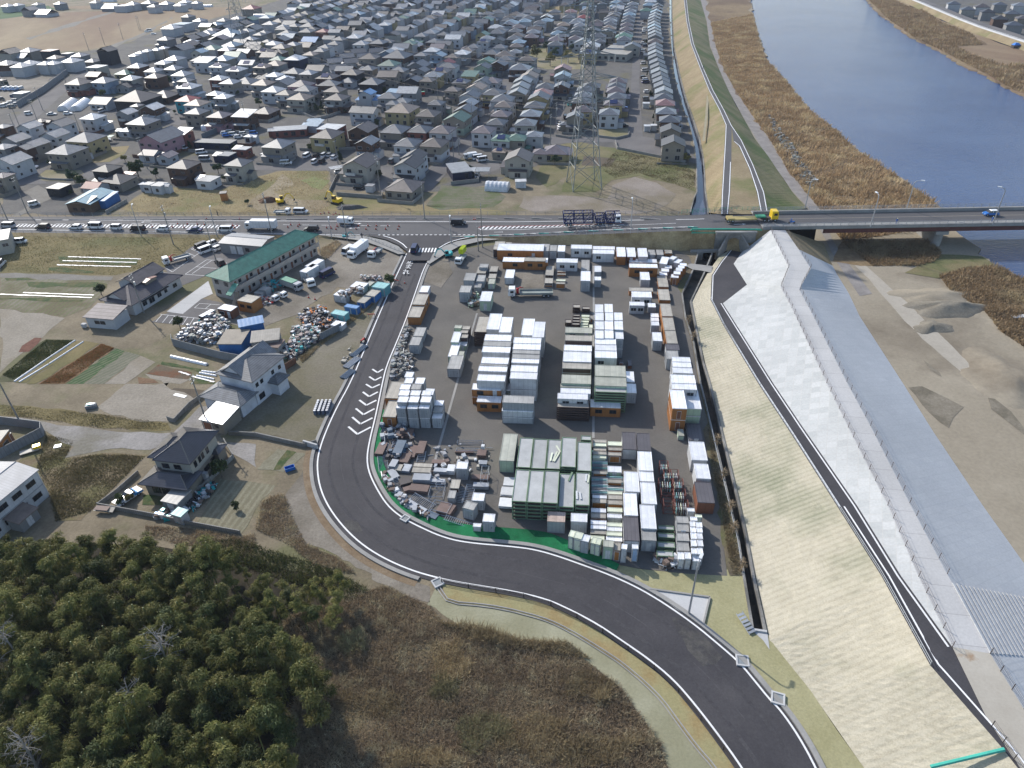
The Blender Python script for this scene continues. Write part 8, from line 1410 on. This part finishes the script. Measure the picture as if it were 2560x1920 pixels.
BAM=leafmat('bamboo_leaves',(.075,.086,.024),(.14,.15,.042),(.25,.215,.07));GRN=leafmat('tree_leaves',(.035,.055,.02),(.06,.085,.03),(.09,.10,.035));CON=leafmat('conifer_leaves',(.02,.04,.018),(.035,.06,.025),(.05,.07,.03));YEL=leafmat('pale_leaves',(.14,.14,.04),(.20,.18,.06),(.12,.10,.05))
CULM=paint('culm',(.16,.18,.07),.6);BARK=paint('bark',(.13,.11,.09),.9);BARE=paint('bare_branch',(.26,.24,.215),.9)
def quads_np(name,cen,nor,up,w,l,mt):
 """many leaf quads from numpy arrays"""
 n=len(cen);t=np.cross(nor,up);t/=np.linalg.norm(t,axis=1)[:,None]+1e-9;u=np.cross(t,nor)
 V=np.empty((n,4,3));V[:,0]=cen-t*w[:,None];V[:,1]=cen+t*w[:,None];V[:,2]=cen+t*w[:,None]*.3+u*l[:,None];V[:,3]=cen-t*w[:,None]*.3+u*l[:,None]
 me=bpy.data.meshes.new(name);me.vertices.add(n*4);me.vertices.foreach_set('co',V.reshape(-1).astype(np.float32));me.loops.add(n*4);me.loops.foreach_set('vertex_index',np.arange(n*4,dtype=np.int32));me.polygons.add(n);me.polygons.foreach_set('loop_start',np.arange(0,n*4,4,dtype=np.int32));me.polygons.foreach_set('loop_total',np.full(n,4,dtype=np.int32));me.update(calc_edges=True);me.materials.append(mt);return me
NR=np.random.default_rng(5)
def crown(name,n,mt,lobes,leaf=(.10,.35),droop=.5,shell=.55):
 L=np.array(lobes);idx=NR.integers(0,len(L),n);d=NR.normal(size=(n,3));d/=np.linalg.norm(d,axis=1)[:,None];rad=shell+(1-shell)*NR.random(n)**.6
 d[:,2]=np.where(d[:,2]<-.35,-d[:,2]*.5,d[:,2]);cen=L[idx,:3]+d*L[idx,3:6]*rad[:,None]
 nor=d+NR.normal(size=(n,3))*.55;nor/=np.linalg.norm(nor,axis=1)[:,None];up=NR.normal(size=(n,3))*.7+np.array([0,0,-droop])+d*.5
 return quads_np(name,cen,nor,up,leaf[0]*(.6+.8*NR.random(n)),leaf[1]*(.6+.8*NR.random(n)),mt)
def culm_mesh(h,lean):
 m=MB();m.path([Vector((0,0,0)),Vector((lean*.2,0,h*.5)),Vector((lean,0,h))],.07,5);return m.mesh('culm',[CULM])
BAM2=leafmat('bamboo_leaves_pale',(.11,.115,.035),(.19,.19,.06),(.29,.24,.09));BAM3=leafmat('bamboo_leaves_dark',(.05,.07,.025),(.09,.11,.036),(.15,.145,.05))
BAMB=[]
for k in range(7):
 rr=random.Random(40+k);h=rr.uniform(7.5,9.5);lb=[];
 for q in range(13):
  a=rr.uniform(0,6.28);z=h*rr.uniform(.45,1.02);rad=(1.5 if z<h*.8 else .8)*rr.uniform(.3,1);s=rr.uniform(.45,.95);lb.append((math.cos(a)*rad+.8*z/h,math.sin(a)*rad,z,s,s,s*.7))
 BAMB.append((crown('crown',4000,(BAM,BAM2,BAM,BAM3,BAM,BAM2,BAM)[k],lb,(.036,.27),1.1,.25),culm_mesh(h,.8)))
GROVE=[(-40,1322),(120,1300),(280,1325),(360,1318),(420,1350),(520,1345),(640,1372),(760,1392),(850,1412),(885,1455),(850,1500),(770,1490),(700,1530),(690,1580),(795,1610),(800,1660),(740,1680),(820,1730),(720,1790),(700,1860),(650,1960),(-60,1980)]
pts=[]
gx,gy=P(-60,1310,7),P(880,1950,7);rr=random.Random(3);step=2.45
y=20.0
while y<112:
 x=-95.0
 while x<5:
  q=(x+rr.uniform(-.8,.8),y+rr.uniform(-.8,.8));px,py=proj((*q,7.5))
  if inpoly(px,py,GROVE)and-80<px and py<2010:pts.append((q,px,py))
  x+=step
 y+=step
pts.sort(key=lambda t:-t[2]);print('bamboo',len(pts))
near_b=pts if len(pts)<=300 else pts[:300];rest=pts[300:]
def bam_scale(px,py):
 s=1.0
 if px>560 and py<1540:s=.55+.25*(py-1380)/160
 elif py<1360:s=.8
 return max(.45,s)*rr.uniform(.85,1.15)
for i,(q,px,py)in enumerate(near_b):
 r=empty('bamboo',(q[0],q[1],0),rr.uniform(0,6.28),'tall leafy bamboo in the dense grove at the lower left','bamboo','bamboos of the grove');s=bam_scale(px,py);r.scale=(s*1.1,s*1.1,s);a,b=BAMB[i%7];link_mesh('crown',a,r);link_mesh('culm',b,r)
if rest:
 VV=[]
 for i,(q,px,py)in enumerate(rest):
  me=BAMB[i%7][0];co=np.empty(len(me.vertices)*3,dtype=np.float32);me.vertices.foreach_get('co',co);co=co.reshape(-1,3);s=bam_scale(px,py);a=rr.uniform(0,6.28);R2=np.array([[math.cos(a),-math.sin(a),0],[math.sin(a),math.cos(a),0],[0,0,1]]);VV.append(co@R2.T*s+np.array([q[0],q[1],0]))
 V=np.concatenate(VV);n=len(V)//4;me=bpy.data.meshes.new('bamboo_mass');me.vertices.add(n*4);me.vertices.foreach_set('co',V.reshape(-1).astype(np.float32));me.loops.add(n*4);me.loops.foreach_set('vertex_index',np.arange(n*4,dtype=np.int32));me.polygons.add(n);me.polygons.foreach_set('loop_start',np.arange(0,n*4,4,dtype=np.int32));me.polygons.foreach_set('loop_total',np.full(n,4,dtype=np.int32));me.update(calc_edges=True);me.materials.append(BAM)
 tag(link_mesh('bamboo_mass',me),'far edge of the bamboo grove by the prefab','bamboo',None,'stuff')
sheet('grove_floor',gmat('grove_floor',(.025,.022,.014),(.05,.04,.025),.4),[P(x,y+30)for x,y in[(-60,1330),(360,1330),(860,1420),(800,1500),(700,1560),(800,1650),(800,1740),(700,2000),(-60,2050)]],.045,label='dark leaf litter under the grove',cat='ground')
def bare_tree(p,h,sp,lab,seed,mt=None,lean=(0,0)):
 rr=random.Random(seed);r=empty('bare_tree',(p.x,p.y,0),0,lab,'tree');mt=mt or BARE
 m=MB();top=Vector((lean[0],lean[1],h));m.tube((0,0,0),top*.6,.22,6,0,.14);m.tube(top*.6,top,.14,5,0,.04);m.build('trunk',mt,r);m=MB()
 for k in range(46):
  t=rr.uniform(.35,1);a=rr.uniform(0,6.28);s=top*t;L=sp*(1.15-t*.6)*rr.uniform(.5,1);e=s+Vector((math.cos(a)*L,math.sin(a)*L,L*rr.uniform(.1,.6)));mid=s.lerp(e,.5)+Vector((0,0,L*.12));m.tube(s,mid,.05,4,0,.035);m.tube(mid,e,.035,4,0,.012)
  for q in range(4):f=s.lerp(e,rr.uniform(.4,1));g=f+Vector((rr.uniform(-1,1),rr.uniform(-1,1),rr.uniform(0,.8)))*L*.35;m.tube(f,g,.022,3,0,.008)
 m.build('branches',mt,r)
for x,y,h,sp,lab,sd_ in((50,1640,11,3.6,'bare silvery tree at the left edge of the grove',1),(405,1650,11.5,4.2,'bare grey tree in the middle of the grove',2),(70,1905,10.5,3.5,'bare twiggy tree in the bottom left corner',3),(330,1780,10.0,2.6,'small bare tree below the middle of the grove',4)):
 bare_tree(P(x,y,h*.6),h,sp,lab,sd_,lean=(-1.0 if sd_==1 else .4,.6))
def tufts(name,poly,n,h,w,mt,lab,z0=0.0,lean=.35,seed=1,cat='reeds',clump=2.5):
 R=np.random.default_rng(seed);P_=np.array([(p[0],p[1])for p in poly]);mn,mx=P_.min(0),P_.max(0);pl=[(float(a),float(b))for a,b in P_];cen=[]
 while len(cen)<n:
  B=R.random((4000,2))*(mx-mn)+mn;X,Y=B[:,0],B[:,1];ins=np.zeros(len(B),bool)
  for i in range(len(pl)):
   (x1,y1),(x2,y2)=pl[i],pl[(i+1)%len(pl)]
   if y1==y2:continue
   c=((y1>Y)!=(y2>Y))&(X<(x2-x1)*(Y-y1)/(y2-y1)+x1);ins^=c
  k=np.sin(X*1.1/clump+2*np.sin(Y*.7/clump))*np.cos(Y*1.3/clump+1.5*np.sin(X*.5/clump));keep=ins&(R.random(len(B))<.62+.38*k);cen+=list(B[keep])
 c2=np.array(cen[:n]);g=np.sin(c2[:,0]*.35+2*np.sin(c2[:,1]*.22))*np.cos(c2[:,1]*.4+np.sin(c2[:,0]*.3));hh=h*(.75+.35*g)*(.6+.6*R.random(n));cen=np.c_[c2,np.full(n,z0)];a=R.random(n)*6.283
 nor=np.c_[np.cos(a),np.sin(a),R.random(n)*.9];nor/=np.linalg.norm(nor,axis=1)[:,None];up=np.c_[R.normal(size=(n,2))*lean,-np.ones(n)]
 me=quads_np(name,cen,nor,up,w*(.6+.8*R.random(n)),np.abs(hh),mt);z=np.empty(n*12,dtype=np.float32);me.vertices.foreach_get('co',z);z=z.reshape(-1,4,3)
 flip=z[:,2,2]<z0;z[flip,:,2]=2*z0-z[flip,:,2];me.vertices.foreach_set('co',z.reshape(-1));me.update()
 return tag(link_mesh(name,me),lab,cat,None,'stuff')
REEDM=leafmat('dry_reed',(.28,.215,.145),(.40,.32,.21),(.52,.46,.31),.16);STRW=leafmat('straw_reed',(.32,.25,.14),(.48,.40,.25),(.24,.18,.10),.2);GRNT=leafmat('weed_green',(.07,.085,.03),(.12,.13,.05),(.16,.14,.06),.4)
RF=[P(x,y)for x,y in((620,1960),(700,1860),(760,1700),(690,1600),(720,1540),(880,1490),(960,1465),(1075,1515),(1110,1560),(1180,1570),(1280,1605),(1400,1610),(1470,1655),(1550,1720),(1600,1790),(1650,1860),(1680,1960))]
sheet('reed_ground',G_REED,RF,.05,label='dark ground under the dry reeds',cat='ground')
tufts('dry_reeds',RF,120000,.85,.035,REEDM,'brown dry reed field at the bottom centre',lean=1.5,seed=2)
tufts('dry_reeds',[P(x,y)for x,y in((1090,1555),(1180,1562),(1290,1598),(1420,1606),(1480,1650),(1430,1640),(1300,1625),(1180,1600))],3500,1.3,.035,STRW,'straw coloured reeds at the upper edge of the brown field',lean=.5,seed=3)
def blob(cx,cy,rx,ry,sd):
 q=random.Random(sd);return[P(cx+rx*math.cos(a)*e,cy+ry*math.sin(a)*e)for a,e in[(2*math.pi*k/16,q.uniform(.45,1.15))for k in range(16)]]
SAG=leafmat('sage_reed',(.26,.24,.13),(.38,.36,.20),(.20,.17,.09),.3)
for k,(cx,cy,rx,ry,n_,mt)in enumerate(((1125,1660,55,75,3600,STRW),(1110,1720,40,40,1600,SAG),(1200,1830,70,60,3800,SAG),(1340,1850,130,70,5200,STRW),(1500,1880,110,60,4200,STRW),(930,1760,90,40,2000,STRW),(1470,1720,70,45,2600,STRW),(880,1610,60,40,1600,SAG),(1060,1900,120,30,2600,STRW),(1505,1745,18,16,700,STRW))):
 tufts('dry_reeds',blob(cx,cy,rx,ry,k),n_,1.05,.035,mt,'pale straw clump in the brown reed field, %s one'%ORD[k],lean=1.0,seed=30+k)
tufts('low_shrubs',[P(x,y)for x,y in((500,1350),(600,1350),(760,1400),(860,1440),(930,1480),(880,1500),(700,1450),(560,1400))],6000,.9,.05,GRNT,'low green scrub at the grove edge',lean=.9,seed=6,cat='scrub')
RV=leafmat('river_reed',(.24,.165,.09),(.36,.26,.15),(.46,.37,.22),.03)
tufts('river_reeds',[(p.x,p.y)for p in gr[2:11]]+[(p.x,p.y)for p in(T(7,640,420,-.5),)]+[(p.x,p.y)for p in wb[2:13]][::-1],60000,1.9,.16,RV,'tall brown reeds along the river above the bridge',z0=-.5,lean=.35,seed=7,clump=6)
tufts('river_reeds',[(p.x,p.y)for p in TL(7,1480,730,1700,660,1960,640,2212,760,2500,900,2400,1500,2212,1340,2000,1200,1850,1000,1600,880,z=-.5)],16000,1.3,.10,RV,'brown weeds on the bank below the bridge',z0=-.5,lean=.5,seed=8,clump=4)
tufts('river_reeds',[(p.x,p.y)for p in TL(7,640,430,1400,430,1500,520,1460,600,1300,640,900,640,z=-.5)],9000,1.2,.10,RV,'brown reeds just below the bridge',z0=-.5,lean=.5,seed=9,clump=4)
tufts('river_reeds',[(p.x,p.y)for p in TL(3,870,0,1020,150,1255,320,1525,450,1720,560,1910,650,2110,770,2400,870,2212,560,1990,560,1700,440,1620,400,1850,390,1750,290,1500,200,1350,100,1200,60,1080,0,z=-.5)],22000,2.0,.2,RV,'brown reeds along the far river bank',z0=-.5,lean=.3,seed=10,clump=6)
tufts('golden_grass',[(p.x,p.y)for p in TL(4,1050,190,1150,80,1300,10)+TL(0,1240,1645,1900,1645,2212,1540)+TL(1,250,1480,620,1470,640,1659)+TL(5,640,100,640,180)+TL(4,2200,190)],14000,.45,.06,STRW,'golden grass beyond the main road',lean=.6,seed=11,cat='grass')
tufts('weeds',[(p.x,p.y)for p in TL(5,720,1150,790,1090,1080,880,1080,920,800,1150,560,1330,400,1480,380,1440,550,1300)],7000,.7,.05,STRW,'dry weeds along the scrap yard containers',lean=.5,seed=12,cat='weeds')
tufts('weeds',[(p.x,p.y)for p in TL(5,540,500,700,420,740,450,640,560,580,600)],3000,.8,.05,REEDM,'dry weeds at the end of the apartment block',lean=.5,seed=13,cat='weeds')
tufts('weeds',[(p.x,p.y)for p in TL(10,1700,380,1760,640,1850,1040,1930,1400,1985,1650,1900,1640,1840,1300,1790,1000,1720,640)],4000,.6,.04,STRW,'dry weeds on the canal side strip',lean=.5,seed=14,cat='weeds')
tufts('crop_rows',[(p.x,p.y)for p in TL(4,20,1580,400,1280,640,1285,140,1630)],7000,.32,.07,GRNT,'dark leafy crop at the left edge',lean=.9,seed=15,cat='crop')
tufts('crop_rows',[(p.x,p.y)for p in TL(4,450,1590,880,1315,980,1350,560,1650,350,1655)],7000,.35,.07,leafmat('rust_leaf',(.24,.12,.05),(.34,.19,.09),(.16,.14,.05),.6),'withered rust coloured crop rows',lean=.9,seed=16,cat='crop')
GT=leafmat('field_grass',(.17,.15,.07),(.27,.225,.12),(.33,.27,.16),.25)
tufts('field_grass',[(p.x,p.y)for p in TL(4,60,380,1200,395,1880,405,1420,640,1300,640,1000,715,0,690)],9000,.3,.09,GT,'rough grass of the field beside the main road',lean=1.0,seed=21,cat='grass')
tufts('field_grass',[(p.x,p.y)for p in TL(8,400,440,640,490,560,650,850,610,1260,620,780,1100,480,1190,440,980,320,720)],16000,.45,.05,GT,'rough brown grass around the white prefab',lean=1.1,seed=22,cat='grass')
tufts('field_grass',[(p.x,p.y)for p in TL(8,0,175,400,215,850,260,1450,340,1480,400,900,385,400,315,0,262)],5000,.3,.05,GT,'grass verge above the gravel lane',lean=1.1,seed=23,cat='grass')
tufts('brown_scrub',[(p.x,p.y)for p in TL(9,0,1250,60,1010,230,950,330,1180,430,1380,700,1500,860,1640,500,1560,300,1400)]+[],9000,.7,.05,REEDM,'brown scrub along the gravel shoulder',lean=1.1,seed=24,cat='scrub')
tufts('brown_scrub',[(p.x,p.y)for p in TL(8,1250,1230,1600,1240,2080,1320,2200,1300,2200,1500,1800,1420,1500,1380,1300,1330)],5000,.6,.05,REEDM,'brown scrub between the block wall and the grove',lean=1.1,seed=25,cat='scrub')
tufts('field_grass',[(p.x,p.y)for p in TL(6,20,415,700,385,1470,345,1480,500,900,470,400,450)],3000,.35,.08,GT,'dry grass on the bank behind the yard',z0=.6,lean=1.0,seed=26,cat='grass')
tufts('field_grass',[(p.x,p.y)for p in TL(2,900,1300,1480,1420,1580,1500,1580,1650,1400,1590,1100,1500,880,1540,760,1450)],7000,.5,.1,GT,'rough meadow grass right of the pylon',lean=1.0,seed=27,cat='grass')
def tree_protos():
 T_={}
 for k,(mt,n,leaf)in{'round':(GRN,900,(.16,.3)),'dark':(CON,900,(.12,.3)),'pale':(YEL,700,(.16,.3)),'cone':(CON,800,(.10,.3))}.items():
  for v in range(2):
   rr=random.Random(len(k)*7+v);lb=[]
   for q in range(9):
    if k=='cone':z=.8+q*.33;lb.append((rr.uniform(-.2,.2),rr.uniform(-.2,.2),z,.9-q*.085,.9-q*.085,.35))
    else:a=rr.uniform(0,6.28);s=rr.uniform(.5,.85);lb.append((math.cos(a)*.75,math.sin(a)*.75,1.9+rr.uniform(-.5,1.0),s,s,s*.8))
   cm=crown('crown',n,mt,lb,leaf,.2,.5);m=MB();m.tube((0,0,0),(0,0,1.6),.12,6,0,.07)
   for q in range(4):m.tube((0,0,1.3),(math.cos(q*1.6)*.6,math.sin(q*1.6)*.6,2.2),.05,4,0,.02)
   T_[(k,v)]=(cm,m.mesh('trunk',[BARK]))
 return T_
TP=tree_protos();TC={}
def tree(p,kind,s,lab,grp=None,sz=1.0):
 r=empty('tree' if s*sz>.7 else 'shrub',(p.x,p.y,0),random.uniform(0,6),lab,'tree' if s*sz>.7 else 'shrub',grp);r.scale=(s,s,s*sz);cm,tm=TP[(kind,random.randrange(2))];link_mesh('crown',cm,r);link_mesh('trunk',tm,r);return r
for n,x,y,k,s,lab in((2,215,520,'pale',2.6,'large pale tree at the left of the park'),(2,330,570,'pale',2.2,'pale tree in front of the park'),(2,485,540,'pale',2.0,'pale tree at the right of the park'),(2,370,500,'dark',1.8,'dark evergreen in the middle of the park'),(2,300,450,'dark',1.9,'dark evergreen at the back of the park'),(2,520,450,'dark',1.6,'dark evergreen at the right back of the park'),(2,430,450,'pale',1.2,'small pale shrub tree in the park'),(0,1200,1530,'round',1.9,'round green tree beside the dark roofed farm'),(0,1350,1540,'dark',1.1,'small dark tree by the white sheds'),(0,1085,1400,'pale',.9,'little pale tree by the orange garden'),(0,650,1580,'dark',1.5,'dark shrub tree left of the red roofed house'),(0,720,1620,'round',1.3,'green tree beside the red roofed house'),(0,450,1440,'dark',1.0,'dark shrub in front of the pink house'),(0,1445,1010,'dark',1.2,'dark conifer by the paved corner'),(0,1460,740,'dark',1.5,'dark tree beside the brown house'),(0,1425,730,'pale',1.2,'yellowish tree beside the brown house'),(0,1270,850,'dark',1.3,'dark tree right of the old dark house'),(0,900,850,'round',1.3,'wide green tree behind the low mauve roof'),(0,1890,1500,'dark',1.2,'dark tree left of the cream porch house'),(0,1910,920,'round',1.1,'green tree below the white roofed house'),(1,735,1400,'cone',1.1,'narrow conifer right of the car park'),(1,1480,1390,'round',.8,'green shrub by the dark walled house'),(1,30,920,'round',1.2,'green tree left of the brown low house'),(1,690,1250,'round',.9,'hedge tree beside the brown two tone house'),(8,1920,800,'round',1.0,'green bush on the wall of the black tiled house'),(8,1040,1040,'round',.6,'low garden bush in front of the sports car'),(8,1130,1010,'pale',.5,'yellowish bush beside the sports car'),(4,880,890,'dark',1.0,'clipped dark hedge left of the tiled house'),(4,1560,1180,'round',.9,'green bush by the marked car park'),(8,2040,1090,'round',.5,'spiky green plant in the furrowed plot'),(2,370,1430,'dark',1.2,'dark tree before the mauve low house'),(2,1510,1400,'pale',1.0,'bare yellowish bush by the canal'),(5,1160,810,'round',.9,'green hedge bush by the teal container'),(4,2140,110,'dark',.6,'low scrub by the roadworks')):
 tree(T(n,x,y,0),k,s,lab)
i=0
for q in range(11):
 tree(T(1,390+q*30,960-abs(q-5)*6+(q%2)*16,0),'dark' if q%3 else 'cone',1.15,'dark hedge tree, %s from the left in the walled garden'%ORD[q],'dark hedge trees in the walled garden')
rt=random.Random(21);hp=[h_ for h_ in NEARH];rt.shuffle(hp);nt_c=0;ZC={}
def tlab(hh,zn):
 k=(WN[hh[11]],RN[hh[10]],zn);ZC[k]=ZC.get(k,0)+1;return 'garden tree beside %s %s roofed house %s%s'%(*k,'' if ZC[k]==1 else ', '+ORD[ZC[k]-1])
for hh in hp[:150]:
 (x,y,z),w,d,yaw=hh[4],hh[5],hh[6],hh[7];sx=rt.choice((-1,1));lx,ly=sx*(w/2+1.0),rt.uniform(-d/2-1.5,d/2);q=Vector((x+lx*math.cos(yaw)-ly*math.sin(yaw),y+lx*math.sin(yaw)+ly*math.cos(yaw),0));zn=zone(hh[1],hh[2],hh[3])
 tree(q,rt.choice(('dark','round','cone','dark')),rt.uniform(.5,1.0),tlab(hh,zn),'small garden trees')
for k,(x,y)in enumerate(((1525,1150),(1560,1290))):bare_tree(T(6,x,y,0),2.4,1.4,'bare canal side bush, %s from the far end'%ORD[k],60+k,paint('tan_twig',(.28,.21,.13),.9))
for k,(x,y)in enumerate(((1770,530),(1820,830),(1880,1110),(1910,1290),(1975,1620))):bare_tree(T(10,x,y,0),2.2,1.3,'bare canal side bush, %s from the far end'%ORD[k+2],70+k,MATS['tan_twig'])
rt=random.Random(5);gw={}
for hh in[h_ for h_ in NEARH if h_[0]<400][:120]:
 far,n,x_,y_,c,w,d,yaw,st,kind,rk,wk,solar,porch=hh
 if rt.random()<.45:continue
 zn=zone(n,x_,y_);gw[zn]=gw.get(zn,0)+1;r=empty('garden_wall',(c[0],c[1],0),yaw,'low garden wall of a house %s, %s one'%(zn,ORD[min(48,gw[zn]-1)]),'wall','low garden walls');hh_=rt.uniform(.7,1.3);mt=rt.choice((CBW,G_WALL,wm_('t'),BRF))
 m=MB();m.box(0,-d/2-3.4,0,w+3,.15,hh_);m.build('front_wall',mt,r);m=MB();m.box((w+3)/2-.1,-d/4-1.2,0,.15,d/2+4.2,hh_);m.build('side_wall',mt,r)
hz=MB();hz.hexa([(-1700,-200,-4),(1900,-200,-4),(1900,2700,-4),(-1700,2700,-4)],[(-1700,-200,95),(1900,-200,95),(1900,2700,95),(-1700,2700,95)])
HM=bpy.data.materials.new('haze_air');HM.use_nodes=True;hn=HM.node_tree;hn.nodes.clear();ho=hn.nodes.new('ShaderNodeOutputMaterial');hv_=hn.nodes.new('ShaderNodeVolumePrincipled');hv_.inputs['Color'].default_value=(.70,.80,1.0,1);hv_.inputs['Density'].default_value=HAZE;hn.links.new(hv_.outputs[0],ho.inputs['Volume'])
if HAZE>0:tag(hz.build('haze',HM),'thin bluish haze over the whole scene','haze',None,'stuff')
